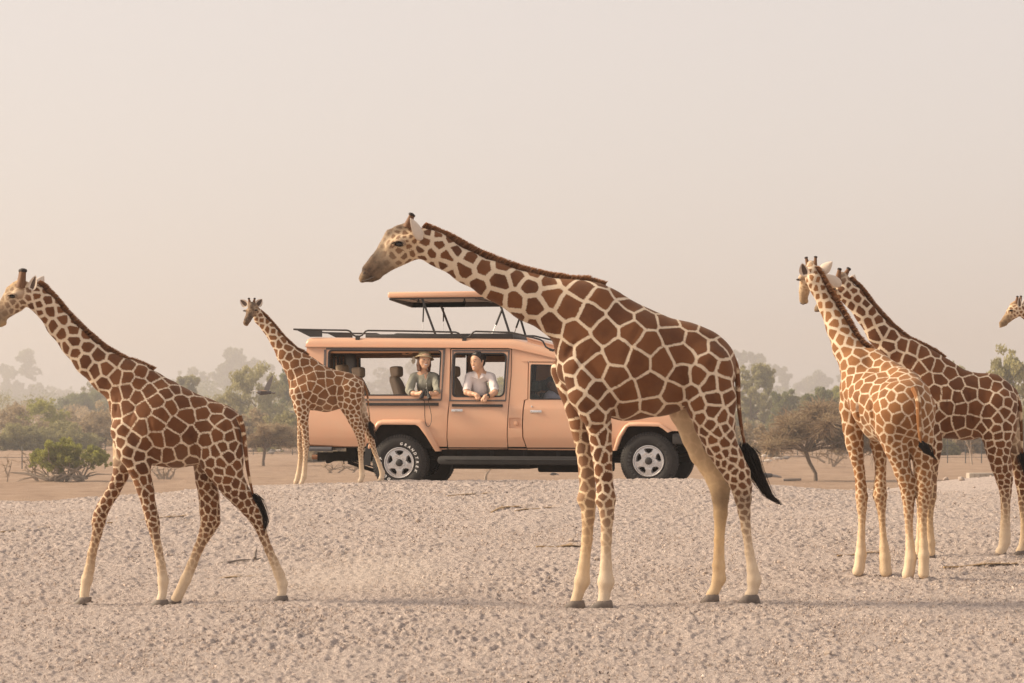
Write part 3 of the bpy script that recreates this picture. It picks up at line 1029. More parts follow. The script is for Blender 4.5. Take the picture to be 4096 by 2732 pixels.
def tri_region(outer, holes, zlines=(), xlines=()):
    pts, edges = [], []
    for lp in [outer] + holes:
        b = len(pts); n = len(lp)
        pts += [Vector(p) for p in lp]
        edges += [(b + i, b + (i + 1) % n) for i in range(n)]
    x0 = min(p[0] for p in outer) - .01; x1 = max(p[0] for p in outer) + .01
    z0 = min(p[1] for p in outer) - .01; z1 = max(p[1] for p in outer) + .01
    for z in zlines:
        if z0 < z < z1:
            b = len(pts); pts += [Vector((x0, z)), Vector((x1, z))]; edges.append((b, b + 1))
    for x in xlines:
        if x0 < x < x1:
            b = len(pts); pts += [Vector((x, z0)), Vector((x, z1))]; edges.append((b, b + 1))
    v, e, f, *_ = delaunay_2d_cdt(pts, edges, [], 0, 1e-5)
    tris = []
    for t in f:
        cx = sum(v[i].x for i in t) / len(t); cz = sum(v[i].y for i in t) / len(t)
        if inside(cx, cz, outer) and not any(inside(cx, cz, h) for h in holes): tris.append(list(t))
    return v, tris


def plate(outer, holes, yf, thick, zlines=(), xlines=(), y_off=0.0, mi=0, mb=None, back_mi=None):
    """a sheet in the car's side: yf(z) gives its outer face; thickness goes inwards"""
    v, tris = tri_region(outer, holes, zlines, xlines)
    b = mb or MB()
    n = len(v)
    vs = [(p.x, yf(p.y) + y_off, p.y) for p in v] + [(p.x, yf(p.y) + y_off + thick, p.y) for p in v]
    cnt = {}
    for t in tris:
        for i in range(len(t)):
            k = (t[i], t[(i + 1) % len(t)])
            cnt[k] = cnt.get(k, 0) + 1
    fr = [tuple(t) for t in tris]; bk = [tuple(i + n for i in reversed(t)) for t in tris]
    sd = [(a, c, c + n, a + n) for (a, c) in cnt if (c, a) not in cnt]
    b.add(vs, fr + sd, mi)
    b.add(vs, bk, mi if back_mi is None else back_mi)
    return b


def far_copy(o, parent=None, name=None):
    """the same part on the far side"""
    me = o.data.copy()
    me.transform(Matrix(((1, 0, 0, 0), (0, -1, 0, CW), (0, 0, 1, 0), (0, 0, 0, 1))))
    me.flip_normals()
    c = bpy.data.objects.new(name or o.name.split('.')[0], me)
    COL.objects.link(c)
    c.parent = parent or o.parent
    for ch in list(o.children): far_copy(ch, c)
    return c


ZL = [Z_BELT + .18, Z_BELT + .004, Z_BELT - .013, Z_CR, Z_CR - .06, Z_CR - .11, Z_GUT - .12, Z_GUT - .3]
q = lambda pts: [XZ(*p) for p in pts]

# ---- rear quarter: the wheel arch is cut out, the big window opening too
W1 = rnd(q([(1309, 1400), (1761, 1402), (1754, 1581), (1309, 1581)]), .055)
W2 = rnd(q([(1812, 1411), (2024, 1412), (2016, 1587), (1809, 1587)]), [.055, .075, .085, .055])
rear_out = q([(1221, 1389), (1796.5, 1392), (1795.5, 1600), (1789.5, 1660), (1783.5, 1797), (1748, 1800), (1736, 1800), (1708, 1745), (1682, 1710), (1667, 1699), (1524, 1698), (1514, 1706), (1499, 1728), (1472, 1789), (1435, 1792), (1236, 1780), (1224, 1700), (1221, 1500)])
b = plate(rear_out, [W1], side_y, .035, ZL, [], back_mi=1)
rq = b.build('rear_side_panel', [m_paint, m_paint_in], car)


def ring(outer, inner, thick, y_off, name, mat, parent):
    return plate(outer, [inner], side_y, thick, ZL, [], y_off).build(name, mat, parent)


def grow(poly, d):
    cx = sum(p[0] for p in poly) / len(poly); cz = sum(p[1] for p in poly) / len(poly)
    out = []
    n = len(poly)
    for i in range(n):
        a = Vector(poly[i - 1]); c = Vector(poly[(i + 1) % n]); p = Vector(poly[i])
        t = (c - a)
        if t.length < 1e-9: out.append(tuple(p)); continue
        nn = Vector((t.y, -t.x)).normalized()
        if nn.dot(p - Vector((cx, cz))) < 0: nn = -nn
        out.append(tuple(p + nn * d))
    return out


def bar_px(name, p0, p1, p2, p3, parent, mat, y=-.010, th=.014, rivets=0):
    """a flat bar on the side between four pixel corners, with rivets"""
    b = plate(q([p0, p1, p2, p3]), [], side_y, th, ZL, [], y)
    if rivets:
        A = (Vector(XZ(*p0)) + Vector(XZ(*p3))) / 2; B = (Vector(XZ(*p1)) + Vector(XZ(*p2))) / 2
        if (Vector(XZ(*p0)) - Vector(XZ(*p3))).length > (Vector(XZ(*p0)) - Vector(XZ(*p1))).length:
            A = (Vector(XZ(*p0)) + Vector(XZ(*p1))) / 2; B = (Vector(XZ(*p2)) + Vector(XZ(*p3))) / 2
        for k in range(rivets):
            c = A.lerp(B, (k + .5) / rivets)
            b.ball((c.x, side_y(c.y) + y - .001, c.y), (.007, .005, .007), 8, 5)
    return b.build(name, mat, parent)


ring(grow(W1, .006), grow(W1, -.012), .05, -.004, 'window_seal', m_seal, rq)
bar_px('window_rail', (1300, 1390.5), (1778, 1392.5), (1778, 1399.5), (1300, 1398), rq, m_strip, rivets=22)
bar_px('window_rail', (1292, 1398.5), (1301, 1398.5), (1301, 1603), (1290, 1603), rq, m_strip, rivets=9)
bar_px('window_rail', (1301.5, 1594.5), (1763, 1594.5), (1763, 1603.5), (1301.5, 1603), rq, m_strip, rivets=22)
bar_px('window_rail', (1768, 1400), (1778, 1400), (1767, 1603.5), (1763.5, 1594), rq, m_strip, rivets=9)
bar_px('slat_rail', (1300, 1611), (1754, 1611.5), (1754, 1623), (1300, 1622.5), rq, m_black, -.022, .026, rivets=14)
# wheel arch flare of the rear wheel
def flare(outer, inner, name, parent, depth=.055):
    n = len(outer)
    b = MB()
    O = [XZ(*p) for p in outer]; I = [XZ(*p) for p in inner]
    rows = []
    for k, (t, y) in enumerate(((0, .004), (.18, -depth * .75), (.5, -depth), (.85, -depth), (1.0, -depth * .9), (1.0, .03))):
        rows.append([(o[0] + (i[0] - o[0]) * t, side_y(o[1] + (i[1] - o[1]) * t) + y, o[1] + (i[1] - o[1]) * t) for o, i in zip(O, I)])
    vs = [p for r in rows for p in r]
    f = [(r * n + k, r * n + k + 1, (r + 1) * n + k + 1, (r + 1) * n + k) for r in range(5) for k in range(n - 1)]
    f += [tuple(r * n for r in range(6)), tuple(r * n + n - 1 for r in range(5, -1, -1))]
    b.add(vs, f)
    return b.build(name, m_paint, parent, True, 50)


fl_r = flare([(1462, 1797), (1496, 1728), (1502, 1697), (1510, 1685), (1532, 1678), (1600, 1677), (1685, 1678), (1700, 1685), (1712, 1699), (1735, 1748), (1761, 1805)],
             [(1478, 1797), (1499, 1729), (1510, 1712), (1518, 1702), (1530, 1698), (1600, 1698), (1664, 1699), (1676, 1704), (1684, 1713), (1708, 1746), (1738, 1806)], 'wheel_arch', rq)
# rear lower edge, rusty
bar_px('sill_edge', (1236, 1778), (1436, 1788), (1436, 1793), (1236, 1783), rq, m_rust, -.004, .02)

# ---- passenger door
dr_out = rnd(q([(1801, 1396), (2041, 1397), (2041, 1500), (2033, 1620), (2028, 1700), (2026, 1797), (1788, 1797), (1791, 1700), (1797, 1620), (1801, 1500)]), .012, 2)
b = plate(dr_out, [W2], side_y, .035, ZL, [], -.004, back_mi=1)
pd = b.build('passenger_door', [m_paint, m_paint_in], car)
ring(grow(W2, .006), grow(W2, -.016), .05, -.010, 'window_seal', m_seal, pd)
bar_px('window_rail', (1806, 1399), (2037, 1400), (2036, 1406), (1806, 1406), pd, m_strip, -.014, rivets=8)
bar_px('window_rail', (1806, 1406.5), (1811, 1406.5), (1803, 1605), (1796, 1605), pd, m_strip, -.014, rivets=9)
bar_px('window_rail', (1803.5, 1599), (2020, 1599), (2023, 1606), (1803.5, 1605), pd, m_strip, -.014, rivets=8)
bar_px('window_rail', (2029, 1406.5), (2036, 1406.5), (2024, 1605.5), (2020.5, 1598.5), pd, m_strip, -.014, rivets=9)
bar_px('slat_rail', (1809, 1616), (2011, 1617.5), (2011, 1628), (1809, 1626.5), pd, m_black, -.026, .026, rivets=6)


def handle(x0, y0, x1, y1, parent):
    A, B_ = XZ(x0, y0), XZ(x1, y1)
    b = MB()
    y = side_y(A[1])
    b.box((A[0], y - .012, B_[1]), (B_[0], y + .004, A[1]), 0, .004)
    b.box((A[0] + .035, y - .026, B_[1] + .008), (B_[0] - .03, y - .010, A[1] - .008), 0, .004)
    h = b.build('door_handle', m_chrome, parent)
    return h


handle(1806, 1637, 1851, 1648, pd)

# ---- fixed panel between the doors with the fuel pocket
fp = rnd(q([(2036, 1671), (2083, 1671), (2083, 1713), (2036, 1713)]), .02)
mid_out = q([(2044, 1394), (2070, 1398), (2150, 1414), (2240, 1437), (2330, 1461), (2326, 1466), (2226, 1450), (2109, 1446), (2109, 1596), (2095, 1600), (2090, 1640), (2087, 1700), (2089, 1750), (2102, 1799), (2029, 1798), (2031, 1700), (2036, 1620), (2044, 1500)])
b = plate(mid_out, [fp], side_y, .035, ZL, [], back_mi=1)
mp = b.build('centre_side_panel', [m_paint, m_paint_in], car)
b = MB()
v_, t_ = tri_region(grow(fp, .004), [])
b.add([(p.x, side_y(p.y) + .022, p.y) for p in v_], [tuple(t) for t in t_])
c = V(2064, 1694)
b.lathe([(.0, -.008), (.026, -.008), (.030, -.002), (.030, .024)], (c.x, 0, c.z), (0, 1, 0), 20)
b.box((c.x - .022, -.016, c.z - .006), (c.x + .022, -.006, c.z + .006), 0, .003)
b.build('fuel_cap', m_paint, mp)
# shallow blade of sheet metal over the front door
A = q([(2066, 1425), (2110, 1430), (2240, 1441), (2240, 1445), (2086, 1446), (2080, 1440)])
plate(A, [], side_y, .02, ZL, [], -.010).build('drip_fairing', m_paint, mp)

# ---- driver's door
W3 = rnd(q([(2122, 1458), (2268, 1462), (2388, 1560), (2392, 1597), (2120, 1597)]), [.02, .03, .03, .02, .02], 3)
fd_out = q([(2113, 1449), (2274, 1452), (2404, 1555), (2437, 1600), (2440, 1690), (2412, 1802), (2106, 1800), (2094, 1750), (2092, 1700), (2095, 1640), (2100, 1602), (2113, 1597)])
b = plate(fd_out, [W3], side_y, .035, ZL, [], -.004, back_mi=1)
fd = b.build('driver_door', [m_paint, m_paint_in], car)
ring(grow(W3, .006), grow(W3, -.010), .03, -.007, 'window_seal', m_seal, fd)
v_, t_ = tri_region(grow(W3, -.005), [])
b = MB(); b.add([(p.x, side_y(p.y) + .012, p.y) for p in v_], [tuple(t) for t in t_])
b.build('window_glass', m_glass_c, fd)
handle(2121, 1641, 2167, 1652, fd)
c = V(2127, 1626)
MB().lathe([(0, -.010), (.010, -.010), (.013, -.006), (.013, .004)], (c.x, 0, c.z), (0, 1, 0), 14).build('door_lock', m_chrome, fd)

# ---- front wing, with the arch cut out
fw_out = q([(2443, 1600), (2745, 1612), (2775, 1640), (2778, 1724), (2676, 1724), (2640, 1705), (2512, 1705), (2487, 1748), (2464, 1803), (2416, 1802), (2444, 1690)])
fwp = plate(fw_out, [], side_y, .035, ZL, []).build('front_wing', m_paint, car)
flare([(2446, 1803), (2466, 1752), (2482, 1724), (2498, 1702), (2517, 1689), (2560, 1687), (2635, 1689), (2655, 1699), (2690, 1724)],
      [(2464, 1803), (2487, 1748), (2499, 1726), (2510, 1709), (2520, 1705), (2560, 1704), (2636, 1706), (2652, 1714), (2672, 1730)], 'wheel_arch', fwp)

# ---- far side: the same panels again, with dusty panes in their windows
f1 = far_copy(rq); f2 = far_copy(pd); f3 = far_copy(mp); f4 = far_copy(fd); f5 = far_copy(fwp)
for par, wl_ in ((f1, W1), (f2, W2)):
    v_, t_ = tri_region(grow(wl_, -.015), [])
    b = MB(); b.add([(p.x, CW - side_y(p.y) - .02, p.y) for p in v_], [tuple(t) for t in t_])
    b.build('window_glass', m_glass, par)

# ---- roof: one skin from gutter to gutter, sloping down over the windscreen
def roof_section(xs, zg, zt):
    h = zt - zg
    half = [(.045, zg - .004), (.026, zg - .004), (.024, zg + .010), (.058, zg + .012), (.060, zg + h * .35), (.066, zg + h * .62), (.090, zg + h * .86), (.15, zg + h * .97), (.40, zg + h * 1.02), (CW / 2, zg + h * 1.04)]
    full = half + [(CW - y, z) for (y, z) in reversed(half[:-1])]
    return [(xs, y, z) for (y, z) in full]


st = [(1218, 1387.5, 1365), (1222, 1387.5, 1354), (1232, 1387.5, 1348), (1260, 1387.5, 1347), (1600, 1389, 1350), (2030, 1391.5, 1353.5), (2060, 1396, 1355.5), (2100, 1405, 1367), (2170, 1421, 1386), (2250, 1441, 1408), (2330, 1462, 1434)]
rows = [roof_section(V(x, yg).x, V(x, yg).z, V(x, yt).z) for x, yg, yt in st]
b = MB(); m = len(rows[0])
b.add([p for r in rows for p in r], [(i * m + k, i * m + k + 1, (i + 1) * m + k + 1, (i + 1) * m + k) for i in range(len(rows) - 1) for k in range(m - 1)])
b.add(rows[0], [tuple(range(m))])
roof = b.build('roof', m_paint, car, True, 50)
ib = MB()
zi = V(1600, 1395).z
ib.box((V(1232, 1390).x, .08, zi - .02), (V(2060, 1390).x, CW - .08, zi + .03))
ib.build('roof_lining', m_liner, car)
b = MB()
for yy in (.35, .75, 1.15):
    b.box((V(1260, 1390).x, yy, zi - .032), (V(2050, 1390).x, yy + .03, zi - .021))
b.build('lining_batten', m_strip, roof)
# inside rails over the windows
for y0 in (.10, CW - .14):
    MB().box((V(1300, 1390).x, y0, zi - .055), (V(2040, 1390).x, y0 + .04, zi - .021), 0, .006).build('inner_rail', m_paint_in, car)

A, B_ = V(1300, 1412, CW - .1), V(1830, 1431, CW - .1)
MB().box((A.x, CW - .13, B_.z), (B_.x + .12, CW - .075, A.z), 0, .006).build('header_rail', m_paint_in, car)
A, B_ = V(1870, 1424, CW - .1), V(2090, 1448, CW - .1)
MB().box((A.x, CW - .13, B_.z), (B_.x, CW - .075, A.z), 0, .006).build('header_rail', m_paint_in, car)
# ---- rear wall, floor and what is inside
XR = V(1222, 1500).x
b = MB()
rw = rnd([(.07, Z_BOT + .04), (CW - .07, Z_BOT + .04), (CW - .03, Z_BELT), (CW - .075, Z_GUT - .005), (.075, Z_GUT - .005), (.03, Z_BELT)], .03, 3)
wa = rnd([(.18, Z_BELT + .12), (.80, Z_BELT + .12), (.80, Z_GUT - .12), (.18, Z_GUT - .12)], .05)
wb = rnd([(.92, Z_BELT + .12), (1.54, Z_BELT + .12), (1.54, Z_GUT - .12), (.92, Z_GUT - .12)], .05)
v_, t_ = tri_region(rw, [wa, wb])
b.add([(XR - .01, p.x, p.y) for p in v_] + [(XR + .03, p.x, p.y) for p in v_], [tuple(t) for t in t_] + [tuple(i + len(v_) for i in reversed(t)) for t in t_])
rear = b.build('rear_wall', m_paint, car)
for wq in (wa, wb):
    v_, t_ = tri_region(grow(wq, .01), [])
    b = MB(); b.add([(XR + .01, p.x, p.y) for p in v_], [tuple(t) for t in t_]); b.build('window_glass', m_glass, rear)
for yy in (.12, CW - .24):
    MB().box((XR - .035, yy, Z_BOT + .10), (XR - .008, yy + .12, Z_BOT + .30), 0, .008).build('tail_lamp', simple_mat('tail_lamp_red', (.35, .02, .015), .3), rear)
fl_z = Z_BOT + .06
MB().box((XR + .04, .06, fl_z - .05), (V(2430, 1700).x, CW - .06, fl_z)).build('floor_pan', m_under, car)
# louvred locker beside the rear seats on the far side
b = MB()
xa, xb = V(1330, 1500).x, V(1423, 1500, CW - .1).x
zl0, zl1 = Z_BELT + .02, zi - .03
yl = 1.06
b.box((xb - .012, yl, zl0), (xb + .012, CW - .08, zl1))
b.box((xa - .30, yl + .0, zl1 - .05), (xb, yl + .03, zl1)); b.box((xa - .30, yl, zl0), (xb, yl + .03, zl0 + .05))
for k in range(4):
    x = xa - .30 + (xb - xa + .30) * k / 3
    b.box((x - .012, yl - .002, zl0), (x + .012, yl + .028, zl1))
lk = b.build('louvre_locker', m_black, car)
for s in (0, 2):
    x0 = xa - .30 + (xb - xa + .30) * s / 3; x1 = xa - .30 + (xb - xa + .30) * (s + 1) / 3
    for k in range(13):
        z = zl0 + .07 + (zl1 - zl0 - .14) * k / 12
        MB().box((x0 + .015, yl + .004, z - .012), (x1 - .015, yl + .022, z - .004)).build('louvre', m_strip, lk)
# loudspeaker under the lining
c = V(1630, 1405, .42)
b = MB(); b.box((c.x - .075, .395, c.z - .05), (c.x + .075, .43, c.z + .045), 0, .008)
b.build('loudspeaker', m_paint_in, car)
MB().lathe([(0, -.004), (.018, -.006), (.022, .0), (.036, -.008), (.040, .004)], (c.x, .393, c.z), (0, 1, 0), 18).build('speaker_cone', m_seal, car.children[-1])
# wires along the far lining
MB().tube([V(1700, 1417, CW - .2), V(1900, 1420, CW - .2), V(2040, 1421, CW - .2)], .008, 6).build('grab_rail', m_black, car)


def seat(px, pyh, yl, mats=m_seatc, hw=24, hh=21, top=1504, bot=1600, lean=.16, width=.46):
    """seat facing forward: cushion and backrest with a headrest of its own"""
    c = V(px, pyh, yl)
    w = width
    zt = V(px, top, yl).z; zb = V(px, bot, yl).z - .25
    base_x = c.x + lean * .9
    b = MB()
    H = zt - zb
    secs = []
    for t, dx, hwid, th in ((0, .10, .92, .10), (.15, .06, 1, .085), (.6, .0, .98, .075), (.88, -.05, .86, .065), (.97, -.065, .70, .05), (1.0, -.07, .5, .02)):
        cx = c.x + .05 + dx * 1.3; z = zb + H * t
        ring_ = []
        for k in range(14):
            a = 2 * math.pi * k / 14
            ca, sa = math.cos(a), math.sin(a)
            ring_.append((cx + th * (abs(ca) ** .6) * (1 if ca > 0 else -1), yl + w * .5 * hwid * (abs(sa) ** .5) * (1 if sa > 0 else -1), z))
        secs.append(ring_)
    b.add([p for r in secs for p in r], [(i * 14 + k, i * 14 + (k + 1) % 14, (i + 1) * 14 + (k + 1) % 14, (i + 1) * 14 + k) for i in range(5) for k in range(14)] + [tuple(range(13, -1, -1)), tuple(70 + k for k in range(14))])
    b.box((c.x + .08, yl - w / 2, zb - .08), (c.x + .56, yl + w / 2, zb + .08), 0, .04)
    b.box((c.x + .12, yl - w * .4, fl_z), (c.x + .50, yl + w * .4, zb - .08))
    s = b.build('seat', mats, car)
    hb = MB()
    bm = bmesh.new(); bmesh.ops.create_cube(bm, size=1)
    for e in bm.verts: e.co = Vector((e.co.x * .14 * (1.0 if e.co.z > 0 else .85), e.co.y * .31, e.co.z * .155))
    bmesh.ops.bevel(bm, geom=bm.edges[:], offset=.048, segments=4, affect='EDGES', profile=.6)
    hb.bm(bm, 0, Matrix.Translation((c.x - .005, yl, c.z)) @ Matrix.Rotation(-.10, 4, 'Y'))
    hb.tube([(c.x + .01, yl - .06, c.z - .07), (c.x + .0, yl - .06, c.z - .14)], .007, 6); hb.tube([(c.x + .01, yl + .06, c.z - .07), (c.x + .0, yl + .06, c.z - .14)], .007, 6)
    hb.build('headrest', mats, s)
    return s


seat(1588, 1487, .62); seat(1818, 1487, .62)
seat(1372, 1480, .95); seat(1436, 1490, .62)
seat(2142, 1545, .50, m_seatg, top=1575, bot=1625); seat(2186, 1541, 1.20, m_seatg, top=1570, bot=1620)
# steering wheel and dashboard
sx = V(2330, 1590, .5)
b = MB()
b.lathe([(.19 + .014 * math.cos(a), .014 * math.sin(a)) for a in [2 * math.pi * k / 8 for k in range(8)]], (sx.x, .50, sx.z - .06), (-.8, 0, .6), 28, closed=True)
b.tube([(sx.x, .50, sx.z - .06), (sx.x + .35, .50, sx.z - .32)], .03, 8)
b.box((sx.x - .012, .33, sx.z - .075), (sx.x + .012, .67, sx.z - .045))
b.build('steering_wheel', m_seal, car)
MB().box((V(2380, 1600).x, .08, fl_z), (V(2440, 1600).x, CW - .08, Z_BELT + .10), 0, .03).build('dashboard', m_liner, car)

# pillars behind the seams between the panels, on both sides
for (xa_, ya_), (xb2, yb_) in (((1800, 1396), (1788, 1797)), ((2043, 1396), (2028, 1797)), ((2112, 1449), (2110, 1600)), ((2096, 1602), (2104, 1799)), ((2442, 1602), (2414, 1802))):
    A, B_ = V(xa_, ya_), V(xb2, yb_)
    for far_ in (0, 1):
        b = MB()
        v = []
        for P_, z in ((A, A.z), (B_, B_.z)):
            y0 = side_y(z) + .030
            for dx, y in ((-.03, y0), (.03, y0), (.03, y0 + .05), (-.03, y0 + .05)): v.append((P_.x + dx, CW - y if far_ else y, z))
        b.add(v, [(0, 1, 2, 3), (7, 6, 5, 4), (0, 4, 5, 1), (1, 5, 6, 2), (2, 6, 7, 3), (3, 7, 4, 0)])
        b.build('pillar', m_liner if xa_ != 2112 else m_paint_in, car)

# ---- windscreen, bonnet and nose
xt, xb_ = V(2326, 1462).x, V(2432, 1590).x
zt_, zb_ = V(2326, 1462).z - .01, V(2432, 1596).z
b = MB(); b.add([(xt, .10, zt_), (xt, CW - .10, zt_), (xb_, CW - .07, zb_), (xb_, .07, zb_)], [(0, 1, 2, 3)])
ws = b.build('windscreen', m_glass, car)
b = MB()
for y0 in (.035, CW - .115):
    b = MB()
    b.add([(xt - .03, y0, zt_), (xt - .03, y0 + .08, zt_), (xb_ - .02, y0 + .08, zb_), (xb_ - .02, y0, zb_), (xt + .04, y0, zt_), (xt + .04, y0 + .08, zt_), (xb_ + .05, y0 + .08, zb_), (xb_ + .05, y0, zb_)], [(0, 1, 2, 3), (7, 6, 5, 4), (0, 4, 5, 1), (1, 5, 6, 2), (2, 6, 7, 3), (3, 7, 4, 0)])
    b.build('windscreen_pillar', m_paint, car)
xn = V(2772, 1650).x
b = MB()
rows = []
for x, zc in ((xb_ + .02, zb_ + .0), (xb_ + .5, zb_ - .03), (xn - .12, zb_ - .085), (xn - .02, zb_ - .13), (xn, zb_ - .20)):
    rows.append([(x, .04, zc - .10), (x, .06, zc - .02), (x, .16, zc), (x, CW / 2, zc + .02), (x, CW - .16, zc), (x, CW - .06, zc - .02), (x, CW - .04, zc - .10)])
b.add([p for r in rows for p in r], [(i * 7 + k, i * 7 + k + 1, (i + 1) * 7 + k + 1, (i + 1) * 7 + k) for i in range(4) for k in range(6)])
b.build('bonnet', m_paint, car, True, 60)
b = MB(); b.box((xn - .06, .04, Z_BOT + .10), (xn - .012, CW - .04, zb_ - .19))
nose = b.build('front_panel', m_paint, car)
for k in range(7):
    z = Z_CR + .02 + k * .042
    MB().box((xn - .012, .46, z), (xn + .012, CW - .46, z + .022)).build('grille_bar', m_black, nose)
for yy in (.26, CW - .26):
    MB().lathe([(0, .03), (.06, .028), (.085, .015), (.10, 0), (.10, -.03)], (xn - .01, yy, Z_CR + .16), (1, 0, 0), 20).build('headlight', m_chrome, nose)
b = MB()
bz = V(2720, 1760).z
b.box((xn - .02, -.02, bz - .09), (xn + .16, CW + .02, bz + .09), 0, .03)
b.box((V(2690, 1745).x, -.02, bz - .06), (xn + .05, .10, bz + .09), 0, .02)
b.box((V(2690, 1745).x, CW - .10, bz - .06), (xn + .05, CW + .02, bz + .09), 0, .02)
b.build('front_bumper', m_black, car)

# ---- underbody, exhaust, springs, running boards, tow bar
b = MB()
zx = V(1900, 1822).z
for yy in (.42, CW - .52): b.box((XR + .05, yy, zx - .09), (xn - .1, yy + .10, zx + .03))
b.box((V(1760, 1800).x, .10, Z_BOT - .10), (V(2450, 1800).x, CW - .10, Z_BOT - .005))
b.box((V(1770, 1850).x, .55, zx - .20), (V(2050, 1850).x, 1.25, zx - .02), 0, .03)
b.box((V(2120, 1850).x, .5, zx - .24), (V(2400, 1850).x, 1.2, zx - .02), 0, .03)
b.box((V(2060, 1850).x, .30, zx - .19), (V(2100, 1850).x, 1.4, zx - .02))
b.box((V(1480, 1700).x, .02 + .06, Z_BOT + .02), (V(1745, 1700).x, .34, Z_BOT + .42))
b.box((V(1480, 1700).x, CW - .34, Z_BOT + .02), (V(1745, 1700).x, CW - .08, Z_BOT + .42))
b.box((V(2470, 1700).x, .08, Z_BOT + .02), (V(2690, 1700).x, .36, Z_BOT + .36))
b.box((V(2470, 1700).x, CW - .36, Z_BOT + .02), (V(2690, 1700).x, CW - .08, Z_BOT + .36))
b.build('chassis', m_under, car)
for hx, nm in ((1597, 0), (2594, 1)):
    c = V(hx, 1851 if nm == 0 else 1844)
    b = MB()
    b.tube([(c.x, .2, c.z), (c.x, CW - .2, c.z)], .045, 10)
    b.ball((c.x, CW / 2 + (.25 if nm else 0), c.z), (.16, .18, .16), 14, 10)
    for yy in (.36, CW - .36):
        for k in range(3):
            L_ = .62 - .14 * k
            b.tube([(c.x - L_, yy, c.z + .13 - .03 * k), (c.x - L_ * .5, yy, c.z + .045 - .022 * k), (c.x, yy, c.z - .0 - .022 * k + .02), (c.x + L_ * .5, yy, c.z + .045 - .022 * k), (c.x + L_, yy, c.z + .13 - .03 * k)], .02, 4)
        b.tube([(c.x + .1, yy + .1, c.z), (c.x + .02, yy + .06, c.z + .45)], .03, 8)
    b.build('axle', m_under, car)
A, B_ = V(1752, 1824), V(2425, 1826)
b = MB()
b.box((A.x, -.07, V(1752, 1858).z), (B_.x, .17, A.z), 0, .045)
b.tube([(A.x + .12, -.072, V(1800, 1838).z), (B_.x - .12, -.072, V(1800, 1838).z)], .010, 6)
for k in range(5):
    x = A.x + .25 + (B_.x - A.x - .5) * k / 4
    b.box((x, .10, A.z - .03), (x + .06, .4, Z_BOT - .02))
rb_ = b.build('running_board', m_rubber, car)
far_copy(rb_)
b = MB()
A, B_ = V(1237, 1788), V(1324, 1804)
b.tube([(A.x, .05, (A.z + B_.z) / 2), (B_.x, .05, (A.z + B_.z) / 2)], .034, 10)
b.tube([(A.x, .05, (A.z + B_.z) / 2), (A.x, CW - .05, (A.z + B_.z) / 2)], .034, 10)
b.build('rear_bumper', simple_mat('grey_tube', (.09, .09, .10), .5, var=.2), car)
b = MB()
e0 = V(1250, 1828, .5)
b.tube([e0, V(1309, 1828, .5)], .035, 10); b.tube([V(1309, 1828, .5), V(1420, 1822, .5), V(1560, 1826, .5)], .025, 8)
b.build('exhaust', m_rust, car)
b = MB()
b.add([V(1264, 1830, .8), V(1300, 1835, .8), V(1305, 1853, .8), V(1315, 1853, .8), V(1358, 1830, .8), V(1340, 1818, .8), V(1264, 1815, .8)], [tuple(range(7))])
b.add([p + Vector((0, .06, 0)) for p in [V(1264, 1830, .8), V(1300, 1835, .8), V(1305, 1853, .8), V(1315, 1853, .8), V(1358, 1830, .8), V(1340, 1818, .8), V(1264, 1815, .8)]], [tuple(range(6, -1, -1))])
b.build('tow_bracket', m_under, car)
b = MB(); b.tube([V(1374, 1812, .45), V(1376, 1857, .45)], .008, 6); b.build('hanging_chain', m_under, car)
b = MB()
b.box(V(1385, 1838, .40), V(1430, 1788, .52)); b.tube([V(1392, 1845, .4), V(1500, 1880, .36)], .016, 6); b.tube([V(1392, 1852, .4), V(1500, 1888, .36)], .014, 6)
b.tube([V(1392, 1838, .4), V(1500, 1868, .36)], .012, 6)
b.build('leaf_spring', m_under, car)
b = MB()
b.add([V(1466, 1775, .02), V(1488, 1768, .02), V(1482, 1860, .02), V(1450, 1862, .02), V(1466, 1775, .05), V(1488, 1768, .05), V(1482, 1860, .05), V(1450, 1862, .05)], [(0, 1, 2, 3), (7, 6, 5, 4), (0, 4, 5, 1), (1, 5, 6, 2), (2, 6, 7, 3), (3, 7, 4, 0)])
mf = b.build('mud_flap', m_rubber, car)
far_copy(mf)

# ---- wheels
RT, RR = .397, .216


def text_mesh(ch, size):
    cu = bpy.data.curves.new('letter', 'FONT'); cu.body = ch; cu.size = size; cu.align_x = 'CENTER'; cu.align_y = 'CENTER'
    cu.extrude = .0025; cu.offset = size * .035; cu.shear = .18; cu.resolution_u = 3
    o = bpy.data.objects.new('letter', cu); COL.objects.link(o)
    bpy.context.view_layer.update()
    me = bpy.data.meshes.new_from_object(o.evaluated_get(bpy.context.evaluated_depsgraph_get()))
    bpy.data.objects.remove(o); bpy.data.curves.remove(cu)
    return me


_letters = {}


def ring_text(word, a0, step, r, mat, parent, size=.052):
    for i, ch in enumerate(word):
        if ch not in _letters: _letters[ch] = text_mesh(ch, size)
        me = _letters[ch].copy()
        th = math.radians(a0 - step * i)
        o = link_mesh('letter', me, parent, mat)
        # letters stand on the sidewall, tops outwards; the sidewall looks along -y
        rot = Matrix.Rotation(-(th - math.pi / 2), 4, 'Y') @ Matrix.Rotation(math.pi / 2, 4, 'X')
        o.matrix_local = Matrix.Translation((math.cos(th) * r, -.010, math.sin(th) * r)) @ rot


